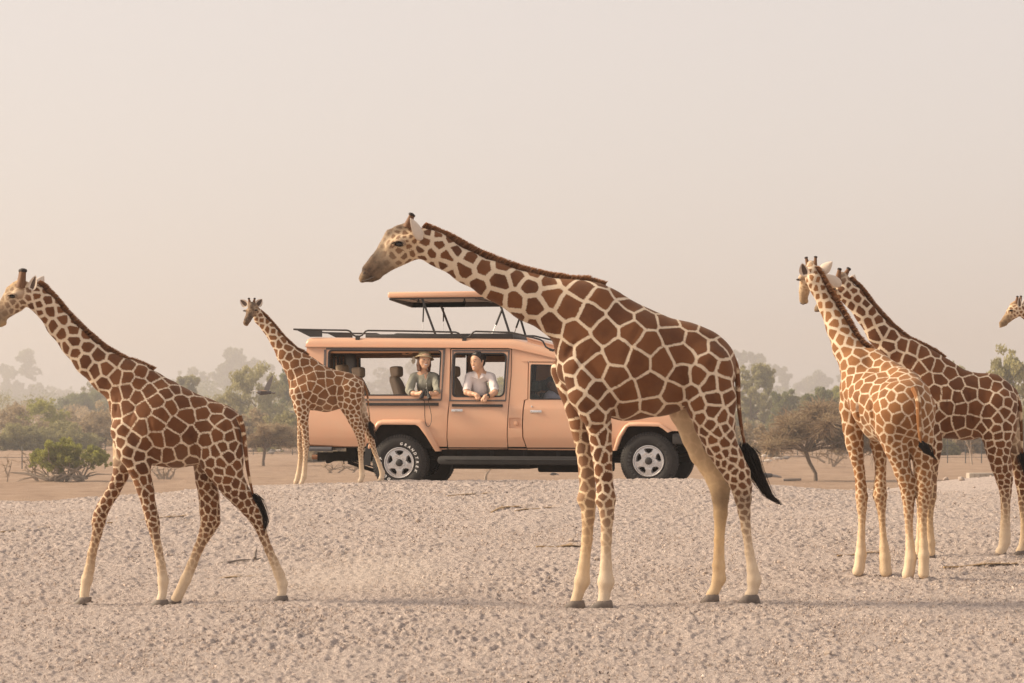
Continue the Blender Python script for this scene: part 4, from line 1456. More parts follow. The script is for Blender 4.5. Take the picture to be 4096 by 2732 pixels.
def make_wheel(hub, mirror=False, words=None, white=True, steer=0.0):
    wh = empty('wheel', hub, (0, 0, (math.pi if mirror else 0) + steer), car)
    b = MB()
    tw = .235
    # y runs inwards from the outer sidewall (outer face at y = 0)
    prof = [(RR - .004, .030), (RR + .006, .010), (RR + .03, -.004), (RR + .075, -.010), (RR + .115, -.006), (RT - .045, .006), (RT - .018, .022), (RT - .008, .040),
            (RT - .006, tw / 2), (RT - .008, tw - .040), (RT - .018, tw - .022), (RT - .045, tw - .006), (RR + .075, tw + .010), (RR + .006, tw - .01), (RR - .004, tw - .03)]
    b.lathe(prof, (0, 0, 0), (0, 1, 0), 72)
    nt_ = 64
    for row, (y0, y1, ph) in enumerate(((.014, .060, 0), (.072, .116, .5), (.122, .166, 0), (.175, .221, .5))):
        for k in range(nt_):
            a = 2 * math.pi * (k + ph) / nt_; da = 2 * math.pi / nt_ * .36
            r0, r1 = RT - .016, RT + .001
            edge = row in (0, 3)
            vs = []
            for (aa, rr, yy) in ((a - da, r0, y0), (a + da, r0, y0), (a + da * 1.0, r0, y1), (a - da, r0, y1), (a - da * .85, r1 - (.006 if row == 0 else 0), y0 + .004), (a + da * .85, r1 - (.006 if row == 0 else 0), y0 + .004), (a + da * .85, r1 - (.006 if row == 3 else 0), y1 - .004), (a - da * .85, r1 - (.006 if row == 3 else 0), y1 - .004)):
                vs.append((math.cos(aa) * rr, yy, math.sin(aa) * rr))
            b.add(vs, [(4, 5, 6, 7), (0, 1, 5, 4), (1, 2, 6, 5), (2, 3, 7, 6), (3, 0, 4, 7)])
            if row == 0:          # shoulder lug running down the sidewall
                vs = [(math.cos(aa) * rr, yy, math.sin(aa) * rr) for (aa, rr, yy) in ((a - da, RT - .004, .018), (a + da, RT - .004, .018), (a + da * .6, RT - .042, .002), (a - da * .6, RT - .042, .002), (a - da, RT - .02, .03), (a + da, RT - .02, .03), (a + da * .6, RT - .05, .012), (a - da * .6, RT - .05, .012))]
                b.add(vs, [(0, 1, 2, 3), (1, 5, 6, 2), (3, 2, 6, 7), (0, 3, 7, 4), (0, 4, 5, 1)])
    # raised rings on the sidewall
    b.lathe([(RT - .055, .006), (RT - .060, -.005), (RT - .064, .003)], (0, 0, 0), (0, 1, 0), 72)
    ty = b.build('tyre', m_tyre, wh, True, 35)
    # five-spoke rim with rounded windows
    outer = [(math.cos(2 * math.pi * k / 60) * (RR - .020), math.sin(2 * math.pi * k / 60) * (RR - .020)) for k in range(60)]
    holes = []
    for k in range(5):
        a = math.radians(90 + 72 * k)
        pr = [(.118, -.030), (.128, -.052), (.168, -.066), (.178, 0), (.168, .066), (.128, .052), (.118, .030), (.098, 0)]
        pts = []
        for (r, t) in pr: pts.append((math.cos(a) * r - math.sin(a) * t, math.sin(a) * r + math.cos(a) * t))
        holes.append(rnd(pts, .016, 3))
    b = MB()
    dish = lambda p: .016 + .018 * max(0, 1 - ((p[0] ** 2 + p[1] ** 2) ** .5 / .12) ** 2) - .022 * max(0, 1 - (p[0] ** 2 + p[1] ** 2) ** .5 / .2)
    v_, t_ = tri_region(outer, holes)
    n_ = len(v_)
    b.add([(p.x, dish(p), p.y) for p in v_], [tuple(t) for t in t_])
    for h in holes:
        m_ = len(h); cx = sum(p[0] for p in h) / m_; cz = sum(p[1] for p in h) / m_
        b.add([(p[0], dish(p), p[1]) for p in h] + [(cx + (p[0] - cx) * .70, .055, cz + (p[1] - cz) * .70) for p in h], [(i, (i + 1) % m_, m_ + (i + 1) % m_, m_ + i) for i in range(m_)])
    b.lathe([(RR - .020, dish((RR - .02, 0))), (RR - .016, .004), (RR - .008, -.004), (RR, -.002), (RR + .002, .02), (RR - .02, .05), (RR - .03, .10)], (0, 0, 0), (0, 1, 0), 60)
    rim = b.build('rim', m_alloy, wh, True, 40)
    b = MB(); b.lathe([(RR - .012, .06), (.10, .075), (.02, .08)], (0, 0, 0), (0, 1, 0), 40)
    b.lathe([(.155, .06), (.15, .12)], (0, 0, 0), (0, 1, 0), 30)
    b.build('brake_drum', m_under, wh)
    b = MB(); b.lathe([(0, -.030), (.030, -.030), (.044, -.022), (.050, -.004), (.054, .02)], (0, 0, 0), (0, 1, 0), 24)
    for k in range(6):
        a = 2 * math.pi * k / 6
        b.ball((math.cos(a) * .033, -.027, math.sin(a) * .033), (.006, .005, .006), 6, 4)
    b.build('hub_cap', m_black, wh)
    for k in range(5):
        a = math.radians(54 + 72 * k)
        MB().lathe([(0, -.014), (.009, -.014), (.012, -.006), (.012, .014)], (math.cos(a) * .075, .012, math.sin(a) * .075), (0, 1, 0), 8).build('wheel_nut', m_chrome, wh)
    for w_, a0, stp in (words or []): ring_text(w_, a0, stp, .268, m_white if white else m_letter, ty)
    return wh


cr, cf = V(1597, 1851), V(2594, 1844)
make_wheel((cr.x, -.012, cr.z), False, [('GRANDTREK', 82.6, 13.3), ('DUNLOP', -122, 14)])
make_wheel((cf.x, -.012, cf.z), False, [('DUNLOP', 58, 15.6), ('GRANDTREK', -113, 11.5)], False)
make_wheel((cr.x, CW + .012, cr.z), True)
make_wheel((cf.x, CW + .012, cf.z), True)

# ---- roof: opened hatch on struts, hatch coaming, rails, tail plates
h0, h1 = V(1550, 1168, .22), V(2010, 1170, .22)
hz0, hz1 = V(1600, 1191, .22).z, h0.z
HY0, HY1 = .22, CW - .22
b = MB()
b.box((h0.x, HY0, hz0), (h1.x, HY1, hz1), 0, .022)
hat = b.build('roof_hatch', m_paint, car, True, 50)
b = MB()
b.box((h0.x + .03, HY0 + .03, hz0 - .012), (h1.x - .03, HY1 - .03, hz0 - .002))
b.build('hatch_lining', simple_mat('pale_lining', (.20, .195, .19), .8), hat)
b = MB()
x0_, x1_ = h0.x + .02, h1.x - .02
b.box((x0_, HY1 - .05, hz0 - .085), (x1_, HY1 - .02, hz0 - .012))
b.add([(x0_, HY0 + .02, hz0 - .012), (x0_, HY1 - .05, hz0 - .012), (x0_, HY1 - .05, hz0 - .085), (x0_, HY0 + .02, hz0 - .03), (x0_ + .03, HY0 + .02, hz0 - .012), (x0_ + .03, HY1 - .05, hz0 - .012), (x0_ + .03, HY1 - .05, hz0 - .085), (x0_ + .03, HY0 + .02, hz0 - .03)],
      [(0, 1, 2, 3), (7, 6, 5, 4), (0, 4, 5, 1), (1, 5, 6, 2), (2, 6, 7, 3), (3, 7, 4, 0)])
b.box((x0_, HY0 + .018, hz0 - .020), (x1_, HY0 + .034, hz0 - .003))
b.build('hatch_frame', m_black, hat)
for px in (1645, 1905):
    p = V(px, 1195, .4)
    MB().box((p.x, HY0 + .10, hz0 - .028), (p.x + .03, HY1 - .12, hz0 - .013)).build('hatch_rib', m_strip, hat)
zc0, zc1 = V(1600, 1351).z, V(1600, 1334).z
b = MB()
xa_, xb2 = V(1463, 1340, .26).x, V(2052, 1340, .26).x
for y0 in (.24, CW - .29): b.box((xa_, y0, zc0 - .03), (xb2, y0 + .05, zc1), 0, .006)
for x0 in (xa_, xb2 - .05): b.box((x0, .292, zc0 - .03), (x0 + .05, CW - .292, zc1 - .003), 0, .006)
b.build('hatch_coaming', m_black, car)


def strut(name, a, b_, yl, r, mat=None, parent=None, rod=None):
    p, q2 = V(a[0], a[1], yl), V(b_[0], b_[1], yl)
    m_ = MB()
    if rod:
        mid = p.lerp(q2, .55)
        m_.tube([p, mid], r, 8); m_.tube([mid, q2], r * .5, 6, 1)
        return m_.build(name, [m_black, m_chrome], car)
    m_.tube([p, q2], r, 6, 0, True, .45)
    return m_.build(name, m_black, car)


YN, YF = .27, CW - .27
strut('hatch_strut', (1688, 1193), (1746, 1350), YN, .018)
strut('hatch_strut', (1764, 1222), (1808, 1337), YF, .018)
strut('hatch_strut', (1993, 1192), (2044, 1351), YN, .018)
strut('hatch_strut', (2066, 1222), (2108, 1362), YF, .018)
strut('gas_spring', (1695, 1214), (1689, 1349), YN, .011, rod=True)
strut('gas_spring', (1774, 1232), (1773, 1330), YF, .010, rod=True)
strut('gas_spring', (2009, 1236), (1963, 1351), YN, .015, rod=True)
strut('gas_spring', (2079, 1270), (2053, 1346), YF, .014, rod=True)
for px in (1674, 1858, 1990):
    p = V(px, 1196, .36)
    MB().lathe([(0, .0), (.012, -.002), (.012, -.035), (.026, -.040), (.022, -.052), (0, -.054)], (p.x, .36, hz0 - .01), (0, 0, 1), 12).build('hatch_knob', m_seal, hat)
rail_px = [(1174, 1317), (1290, 1319.5), (1388, 1321), (1400, 1325), (1414, 1341), (1422, 1344.5), (1440, 1344.5), (1448, 1341), (1462, 1325), (1472, 1322), (1640, 1324.5), (1822, 1328.5), (1834, 1333), (1847, 1347), (1857, 1350.5), (1870, 1350), (1880, 1345), (1893, 1329), (1903, 1325.5), (2046, 1330), (2120, 1347), (2162, 1358.5), (2172, 1366), (2183, 1387), (2194, 1394), (2212, 1400), (2226, 1398), (2242, 1393), (2280, 1398)]
b = MB()
b.tube([V(x, y, .09) for x, y in rail_px], .0125, 8)
for px, yy in ((1431, 1346), (1858, 1352), (2206, 1398)):
    p = V(px, yy, .09); b.box((p.x - .03, .075, p.z - .05), (p.x + .03, .105, p.z))
rl = b.build('roof_rail', m_black, car, True, 60)
far_copy(rl)
b = MB()
tp = [V(1174, 1314.5, .085), V(1288, 1319, .085), V(1288, 1347.5, .085), V(1240, 1347.5, .085)]
b.add(tp + [p + Vector((0, .012, 0)) for p in tp], [(0, 1, 2, 3), (7, 6, 5, 4), (0, 4, 5, 1), (1, 5, 6, 2), (2, 6, 7, 3), (3, 7, 4, 0)])
tpo = b.build('tail_plate', m_black, car)
far_copy(tpo)
b = MB()
zr = tp[0].z
b.tube([(tp[0].x + .01, .09, zr - .01), (tp[0].x + .01, CW - .09, zr - .01)], .0125, 8)
b.build('rack_bar', m_black, car)
# the box with a lid on the slope behind the windscreen
b = MB()
A = [V(2112, 1371, .30), V(2290, 1420, .30)]
b.add([V(2112, 1371, .30), V(2290, 1424, .30), V(2290, 1404, .30), V(2108, 1354, .30), V(2112, 1371, .30) + Vector((0, 1.1, 0)), V(2290, 1424, .30) + Vector((0, 1.1, 0)), V(2290, 1404, .30) + Vector((0, 1.1, 0)), V(2108, 1354, .30) + Vector((0, 1.1, 0))],
      [(0, 1, 2, 3), (7, 6, 5, 4), (0, 4, 5, 1), (1, 5, 6, 2), (2, 6, 7, 3), (3, 7, 4, 0)])
b.build('front_hatch', m_paint, car)
b = MB(); b.add([V(2106, 1353, .285), V(2292, 1404, .285), V(2292, 1400.5, .285), V(2106, 1349.5, .285)] + [p + Vector((0, 1.13, 0)) for p in (V(2106, 1353, .285), V(2292, 1404, .285), V(2292, 1400.5, .285), V(2106, 1349.5, .285))],
                [(0, 1, 2, 3), (7, 6, 5, 4), (0, 4, 5, 1), (1, 5, 6, 2), (2, 6, 7, 3), (3, 7, 4, 0)])
b.build('hatch_lid', m_paint, car)
# ================================================================== people in the car
def skin_mat(name, col):
    m, nt, bs = new_mat(name)
    ob = nd(nt, 'ShaderNodeTexCoord').outputs['Object']
    c = mixc(nt, noise(nt, ob, 18, 4, .6), tuple(x * .88 for x in col), tuple(min(1, x * 1.1) for x in col))
    nt.links.new(c, bs.inputs['Base Color'])
    bs.inputs['Roughness'].default_value = .48
    bs.inputs['Subsurface Weight'].default_value = .12
    bs.inputs['Subsurface Radius'].default_value = (.012, .005, .003)
    bs.inputs['Specular IOR Level'].default_value = .4
    return m


def cloth_mat(name, col):
    m, nt, bs = new_mat(name)
    ob = nd(nt, 'ShaderNodeTexCoord').outputs['Object']
    wv = noise(nt, ob, 140, 3, .7)
    c = mixc(nt, wv, tuple(x * .86 for x in col), tuple(min(1, x * 1.12) for x in col))
    nt.links.new(c, bs.inputs['Base Color'])
    bs.inputs['Roughness'].default_value = .9
    bs.inputs['Sheen Weight'].default_value = .15
    st = nd(nt, 'ShaderNodeMapping'); st.inputs['Scale'].default_value = (1, 1, .45); st.inputs['Rotation'].default_value = (0, .5, 0)
    nt.links.new(ob, st.inputs[0])
    fold = mth(nt, 'ADD', noise(nt, st.outputs[0], 22, 2, .45), mth(nt, 'MULTIPLY', wv, .05))
    bump(nt, bs, fold, .55, .028)
    return m


m_skin = skin_mat('skin', (.60, .36, .235)); m_skin_d = skin_mat('dark_skin', (.10, .055, .036))
m_sage = cloth_mat('sage_linen', (.27, .265, .215)); m_pink = cloth_mat('pale_linen', (.80, .72, .69)); m_grey = cloth_mat('grey_blue_cotton', (.27, .28, .34))
m_trous = cloth_mat('trousers', (.15, .12, .09))
m_hair = simple_mat('black_hair', (.012, .010, .010), .5, var=.4, scale=120, bumps=.4)
m_hairb = simple_mat('brown_hair', (.105, .040, .020), .5, var=.45, scale=120, bumps=.4)
m_brow = simple_mat('eyebrow', (.03, .02, .016), .7)
m_teeth = simple_mat('teeth', (.82, .78, .72), .3, var=.03)
m_lip = simple_mat('lips', (.50, .17, .13), .45, var=.1)
m_eyew = simple_mat('eye_white', (.70, .66, .62), .25, var=.03)
m_straw = simple_mat('straw', (.40, .305, .185), .9, var=.28, scale=160, bumps=.6)
m_band = simple_mat('hat_band', (.33, .26, .15), .85, var=.15, scale=60)
m_net = simple_mat('hat_bow', (.55, .48, .38), .9, var=.15)


class Person:
    def __init__(self, label, basepx, yl, skin):
        b = V(basepx[0], basepx[1], yl); b.z = fl_z
        self.b = b
        M = Matrix.Translation(CAR_O) @ Matrix.Rotation(-YAW, 4, 'Z')
        self.root = empty('person', M @ b, (0, 0, -YAW))
        tag(self.root, label, 'person', 'people in the safari car')
        self.skin = skin
        self.S = SDF()

    def p(self, px, py, yl): return V(px, py, yl) - self.b

    def limb(self, pts, sm=.02, S=None, kd=1.0, grow=0.0):
        """pts: (px, py, yl, radius m)"""
        S = S or self.S
        q = [(self.p(*a[:3]), a[3] + grow) for a in pts]
        if len(q) == 1: S.cone(q[0][0], q[0][0], q[0][1], q[0][1], kd, sm)
        for a, b in zip(q, q[1:]): S.cone(a[0], b[0], a[1], b[1], kd, sm)

    def head(self, px, py, yl, yaw, pitch=0, roll=0, s=1.04, fem=False):
        c = self.p(px, py, yl)
        self.M = Matrix.Translation(c) @ Matrix.Rotation(yaw, 4, 'Z') @ Matrix.Rotation(pitch, 4, 'X') @ Matrix.Rotation(roll, 4, 'Y') @ Matrix.Scale(s, 4)
        self.hs = s
        f = 1.0
        hc = self.hcone
        hc((0, -.026, .036), (0, .035, .038), .077, .082, .03)
        hc((0, -.030, -.005), (0, -.046, -.072), .068 * f, .046 * f, .03)
        for sx in (-1, 1):
            hc((sx * .050 * f, -.004, -.040), (sx * .016, -.062, -.096), .028, .022, .03)
            hc((sx * .043, -.056, -.018), (sx * .040, -.054, -.050), .028, .025, .025)
            hc((sx * .012, -.084, .020), (sx * .042, -.070, .022), .011, .011, .012)
            hc((sx * .0790, .012, .012), (sx * .0760, .004, -.028), .012, .009, .008)
            hc((sx * .0115, -.093, -.033), (sx * .0115, -.093, -.033), .0075, .0075, .010)
        hc((0, -.086, .010), (0, -.100, -.030), .0075, .0098, .016)
        hc((0, -.076, -.056), (0, -.074, -.078), .024, .024, .02)
        hc((0, -.078, -.100), (0, -.076, -.104), .018, .017, .02)

    def hcone(self, a, b, ra, rb, sm, S=None):
        (S or self.S).cone(self.M @ Vector(a), self.M @ Vector(b), ra * self.hs, rb * self.hs, 1.0, sm)

    def surf(self, x, z, out=0.0):
        """the point of the face at head coordinates (x, z), out metres in front of the skin"""
        ys = np.linspace(-.16, -.02, 90)
        P_ = [self.M @ Vector((x, y, z)) for y in ys]
        d = self.S.value(np.array([p.x for p in P_]), np.array([p.y for p in P_]), np.array([p.z for p in P_]))
        k = int(np.argmax(d < 0)) if (d < 0).any() else 60
        return self.M @ Vector((x, ys[k] - out, z))

    def patch(self, name, up, lo, mat, out):
        """a skin-tight patch between an upper and a lower edge, both lists of (x, z)"""
        n = len(up)
        mid = [((a[0] + c[0]) / 2, (a[1] + c[1]) / 2) for a, c in zip(up, lo)]
        v = [self.surf(x, z, out) for x, z in up] + [self.surf(x, z, out * 1.6) for x, z in mid] + [self.surf(x, z, out) for x, z in lo]
        b = MB(); b.add(v, [(r * n + k, r * n + k + 1, (r + 1) * n + k + 1, (r + 1) * n + k) for r in (0, 1) for k in range(n - 1)])
        return b.build(name, mat, self.root)

    def face(self, fem=False, smile=1.0):
        tt = [-1 + 2 * k / 8 for k in range(9)]
        for sx in (-1, 1):
            cx, w = sx * .032, .0145
            self.patch('eye', [(cx + w * t, .001 + .0052 * (1 - t * t)) for t in tt], [(cx + w * t, .001 - .0038 * (1 - t * t)) for t in tt], m_eyew, .0012)
            self.patch('iris', [(cx - sx * .001 + .0058 * t, .0015 + .0056 * (1 - t * t) ** .5) for t in tt], [(cx - sx * .001 + .0058 * t, .0012 - .0048 * (1 - t * t) ** .5) for t in tt], m_brow, .0022)
            self.patch('lash_line', [(cx + w * 1.12 * t, .0015 + .0085 * (1 - t * t)) for t in tt], [(cx + w * 1.12 * t, .0010 + .0048 * (1 - t * t)) for t in tt], m_brow, .0026)
            e = .0052 if not fem else .0038
            self.patch('eyebrow', [(cx + sx * .003 + .022 * t, .0225 + .005 * (1 - (t * sx - .3) ** 2) + e * (1 - .5 * abs(t))) for t in tt], [(cx + sx * .003 + .022 * t, .0225 + .005 * (1 - (t * sx - .3) ** 2)) for t in tt], m_brow, .0022)
        w = .027 * (.92 + .08 * smile)
        cl = lambda t, a, c: (w * t, a + c * t * t)
        zt_, zb_ = -.0575, -.0665 - .0045 * smile
        lip = .0048
        self.patch('upper_lip', [cl(t, zt_ + lip * (1 - t * t), .0075) for t in tt], [cl(t, zt_, .0075) for t in tt], m_lip, .003)
        self.patch('lower_lip', [cl(t, zb_, .0165 + .0045 * (smile - 1)) for t in tt], [cl(t, zb_ - .0065 * (1 - t * t), .0165 + .0045 * (smile - 1)) for t in tt], m_lip, .0034)
        self.patch('teeth', [cl(t, zt_ + .0005, .0075) for t in tt], [cl(t, zb_ - .0005, .0165 + .0045 * (smile - 1)) for t in tt], m_teeth, .0012)

    def finish(self, name, S, mat, h, sm=1):
        V_, F_ = S.mesh(h, sm)
        a, b, c = V_[F_[:, 0]], V_[F_[:, 1]], V_[F_[:, 2]]
        if np.einsum('ij,ij->i', a, np.cross(b, c)).sum() < 0: F_ = F_[:, ::-1]
        return mesh_np(name, V_, F_, self.root, mat, True)

    def fingers(self, knuckles, tips, r=.0085, sag=(0, -.012, 0)):
        for k, t in zip(knuckles, tips):
            a, c = self.p(*k), self.p(*t)
            m = a.lerp(c, .5) + Vector(sag)
            self.S.cone(a, m, r * 1.1, r, 1.0, .006); self.S.cone(m, c, r, r * .82, 1.0, .006)


# ------------------------------------------------------------------ the man at the passenger door
m = Person('man in a pale shirt leaning on the door window with folded hands', (1918, 1600), .42, m_skin)
m.head(1912, 1447, .12, -.52, .06, -.04, 1.05)
m.hcone((0, .018, -.07), (0, .05, -.18), .053, .060, .03)
m.limb([(1915, 1500, .20, .075), (1918, 1560, .28, .115), (1920, 1640, .40, .12), (1922, 1690, .46, .13)], .05)
m.limb([(1882, 1505, .20, .06), (1952, 1505, .20, .06)], .05)
for sx in (-1, 1):
    m.limb([(1920 + sx * 24, 1690, .50, .085), (1922 + sx * 30, 1745, .36, .07)], .03)
    m.limb([(1922 + sx * 30, 1745, .36, .062), (1922 + sx * 30, 1765, .75, .05)], .03)
m.limb([(1878, 1508, .18, .044), (1868, 1560, .07, .042), (1867, 1570, .03, .040), (1882, 1575, .0, .036), (1899, 1577, -.035, .028), (1908, 1582, -.055, .030), (1911, 1588, -.065, .026)], .02)
m.limb([(1964, 1508, .18, .044), (1979, 1560, .07, .042), (1980, 1570, .03, .040), (1968, 1578, -.01, .036), (1953, 1583, -.05, .028), (1942, 1588, -.075, .031), (1938, 1594, -.085, .027)], .02)
m.fingers([(1904, 1588, -.075), (1909, 1590, -.082), (1915, 1590, -.082), (1919, 1587, -.074)], [(1902, 1600, -.068), (1908, 1602, -.072), (1914, 1601, -.072), (1919, 1597, -.066)])
m.fingers([(1916, 1582, -.05)], [(1922, 1590, -.06)], .009)
m.fingers([(1930, 1596, -.094), (1936, 1598, -.102), (1942, 1598, -.102), (1947, 1595, -.094)], [(1926, 1611, -.085), (1933, 1613, -.09), (1940, 1612, -.09), (1946, 1608, -.084)])
m.fingers([(1931, 1590, -.07)], [(1922, 1606, -.078)], .009)
body = m.finish('body', m.S, m.skin, .0062)
m.face()
S = SDF()
m.limb([(1917, 1509, .185, .080), (1918, 1560, .26, .118), (1920, 1640, .39, .135), (1922, 1680, .45, .14)], .05, S)
m.limb([(1883, 1507, .20, .068), (1917, 1500, .19, .068), (1953, 1507, .20, .068)], .05, S)
m.limb([(1876, 1509, .18, .060), (1869, 1545, .10, .056), (1868, 1560, .07, .057)], .03, S)
m.limb([(1966, 1509, .18, .060), (1975, 1545, .10, .057), (1979, 1561, .07, .058)], .03, S)
m.finish('shirt', S, m_pink, .0075)
S = SDF()
m.limb([(1921, 1672, .46, .142), (1922, 1695, .48, .145)], .05, S)
for sx in (-1, 1): m.limb([(1920 + sx * 24, 1690, .50, .098), (1922 + sx * 30, 1745, .36, .082), (1922 + sx * 30, 1765, .75, .062)], .03, S)
m.finish('trousers', S, m_trous, .014)
for e, c in (((1868, 1562, .065), (1869, 1545, .10)), ((1979.5, 1563, .065), (1975, 1545, .10))):
    a, d = m.p(*e), m.p(*c)
    b = MB(); ax = (a - d).normalized()
    b.lathe([(.055, -.022), (.0605, -.014), (.0625, .002), (.061, .010), (.053, .010), (.050, -.004)], a, ax, 20); b.build('sleeve_cuff', m_pink, m.root)
# open collar: two turned leaves and the skin between them
b = MB()
nb, vpt = m.p(1914, 1493, .10), m.p(1916, 1517, .085)
for sx in (-1, 1):
    back = m.p(1915 + sx * 16, 1487, .16); fr_ = m.p(1914 + sx * 12, 1493, .105); tip = m.p(1914 + sx * 23 - 2, 1507, .088); mid = m.p(1915 + sx * 2.5, 1517, .083); out = m.p(1915 + sx * 25, 1497, .12)
    v = [back, fr_, mid, tip, out]
    b.add(v + [x + Vector((0, .008, -.004)) for x in v], [(0, 1, 2, 3, 4), (9, 8, 7, 6, 5), (0, 5, 6, 1), (1, 6, 7, 2), (2, 7, 8, 3), (3, 8, 9, 4), (4, 9, 5, 0)])
b.build('collar', m_pink, m.root, False)
b = MB()
v = [m.p(1905, 1489, .108), m.p(1925, 1489, .108), m.p(1916, 1516, .0865), m.p(1915, 1496, .096)]
b.add(v, [(0, 3, 2), (3, 1, 2), (0, 1, 3)]); b.build('bare_throat', m.skin, m.root, False)
b = MB()
for i in range(4):
    c = m.p(1918 + i * 1.5, 1526 + i * 14, .145 - .0 + .008 * i); b.ball(tuple(c + Vector((0, -.012, 0))), .005, 8, 6)
S = SDF()
hh_ = lambda a, c, ra, rb: m.hcone(a, c, ra, rb, .02, S)
hh_((0, -.004, .066), (0, .045, .052), .079, .085)
hh_((-.036, -.058, .104), (.040, -.050, .104), .026, .030)
hh_((-.05, -.015, .098), (.05, -.01, .10), .044, .044)
hh_((-.062, -.040, .070), (-.066, -.030, .050), .020, .018)
hh_((.062, -.040, .070), (.066, -.030, .050), .020, .018)
for sx in (-1, 1):
    hh_((sx * .056, .022, .03), (sx * .050, .045, -.022), .034, .032)
    hh_((sx * .072, -.018, .03), (sx * .076, -.012, -.012), .012, .007)
hh_((0, .062, .01), (0, .06, -.03), .055, .048)
m.finish('hair', S, m_hair, .007)
wv_ = m.p(1953, 1583, -.05); ax = (m.p(1942, 1588, -.075) - m.p(1968, 1578, -.01)).normalized()
b = MB(); b.lathe([(.030, -.011), (.034, -.011), (.034, .011), (.030, .011)], wv_, ax, 20, closed=True)
c = wv_ + Vector((.006, -.036, .012))
b.ball(tuple(c), (.019, .008, .019), 14, 8); b.build('wristwatch', m_black, m.root)

# ------------------------------------------------------------------ the woman at the long window
w = Person('woman in a straw sun hat and sage blouse leaning out over the window ledge', (1700, 1600), .42, m_skin)
w.head(1698, 1440, .13, .50, .02, .05, 1.0, True)
w.hcone((0, .018, -.07), (0, .045, -.18), .046, .052, .03)
w.limb([(1700, 1500, .20, .068), (1701, 1555, .27, .105), (1702, 1630, .42, .11), (1702, 1655, .50, .125)], .05)
w.limb([(1664, 1503, .20, .05), (1732, 1503, .20, .05)], .05)
for sx in (-1, 1):
    w.limb([(1702 + sx * 24, 1660, .52, .085), (1702 + sx * 28, 1668, .80, .068)], .03)
    w.limb([(1702 + sx * 28, 1668, .80, .06), (1702 + sx * 28, 1750, .75, .048)], .03)
w.limb([(1653, 1508, .18, .042), (1639, 1560, .07, .040), (1640, 1570, .04, .038), (1655, 1574, .0, .033), (1671, 1576, -.04, .025), (1680, 1574, -.065, .028), (1684, 1571, -.08, .024)], .02)
w.limb([(1742, 1508, .18, .042), (1751, 1555, .07, .040), (1750, 1566, .04, .038), (1744, 1573, .0, .033), (1735, 1577, -.04, .025), (1727, 1575, -.065, .028), (1723, 1572, -.08, .024)], .02)
w.fingers([(1683, 1564, -.09), (1684, 1569, -.097), (1682, 1574, -.099), (1678, 1579, -.095)], [(1691, 1566, -.108), (1691, 1571, -.116), (1685, 1577, -.120), (1679, 1583, -.115)], .0075, (0, -.014, .002))
w.fingers([(1724, 1567, -.09), (1723, 1572, -.097), (1726, 1577, -.099), (1729, 1582, -.095)], [(1716, 1570, -.108), (1717, 1576, -.116), (1722, 1581, -.120), (1728, 1588, -.113)], .0075, (0, -.014, .002))
w.fingers([(1681, 1578, -.055)], [(1690, 1583, -.065)], .008); w.fingers([(1726, 1580, -.055)], [(1716, 1584, -.065)], .008)
w.finish('body', w.S, w.skin, .0062)
w.face(True, 1.8)
S = SDF()
w.limb([(1701, 1508, .185, .075), (1701, 1540, .235, .108), (1702, 1590, .33, .112), (1702, 1640, .46, .13)], .05, S)
w.limb([(1664, 1505, .20, .058), (1700, 1502, .20, .058), (1732, 1505, .20, .058)], .05, S)
w.limb([(1688, 1535, .165, .05), (1714, 1535, .165, .05)], .05, S)
w.limb([(1653, 1509, .18, .056), (1643, 1540, .11, .058), (1638, 1560, .065, .055), (1642, 1569, .035, .050)], .03, S)
w.limb([(1742, 1509, .18, .056), (1748, 1540, .11, .058), (1752, 1558, .065, .054), (1750, 1565, .035, .048)], .03, S)
w.finish('blouse', S, m_sage, .0075)
S = SDF()
w.limb([(1702, 1640, .47, .135), (1702, 1658, .51, .138)], .05, S)
for sx in (-1, 1): w.limb([(1702 + sx * 24, 1660, .52, .098), (1702 + sx * 28, 1668, .80, .080), (1702 + sx * 28, 1745, .75, .060)], .03, S)
w.finish('trousers', S, m_trous, .014)
for e, c in (((1646, 1571, .025), (1640, 1566, .055)), ((1747, 1569, .02), (1751, 1561, .05))):
    a, d = w.p(*e), w.p(*c); ax = (a - d).normalized()
    b = MB(); b.lathe([(.046, -.022), (.055, -.016), (.057, 0), (.053, .012), (.042, .012), (.040, -.01)], a, ax, 20); b.build('rolled_cuff', m_sage, w.root)
b = MB()
v = [w.p(1688, 1490, .135), w.p(1713, 1490, .135), w.p(1704, 1524, .098), w.p(1700, 1500, .105)]
b.add(v, [(0, 3, 2), (3, 1, 2), (0, 1, 3)]); b.build('bare_throat', w.skin, w.root, False)
b = MB()
for (a, c, e) in (((1684, 1487, .15), (1694, 1508, .106), (1704, 1526, .096)), ((1717, 1488, .15), (1711, 1508, .106), (1704, 1526, .096))):
    b.tube([w.p(*a), w.p(*c), w.p(*e)], .010, 6, 0, True, .4)
b.tube([w.p(1704, 1526, .096), w.p(1707, 1550, .100), w.p(1708, 1580, .14)], .009, 6, 0, True, .4)
b.build('neck_band', m_sage, w.root)
for py, yl in ((1535, .085), (1552, .088)):
    b = MB(); b.ball(tuple(w.p(1705.5, py, yl)), (.0065, .003, .0065), 8, 6); b.build('button', m_teeth, w.root)
S = SDF()
hh_ = lambda a, c, ra, rb: w.hcone(a, c, ra, rb, .02, S)
hh_((0, .004, .05), (0, .05, .035), .081, .082)
hh_((0, .068, -.01), (0, .072, -.11), .058, .046)
for sx in (-1, 1):
    hh_((sx * .068, .018, .02), (sx * .074, .024, -.07), .030, .030)
    hh_((sx * .074, .024, -.07), (sx * .078, .010, -.145), .030, .020)
    hh_((sx * .072, .000, -.03), (sx * .062, -.022, -.150), .016, .014)
w.finish('hair', S, m_hairb, .007)
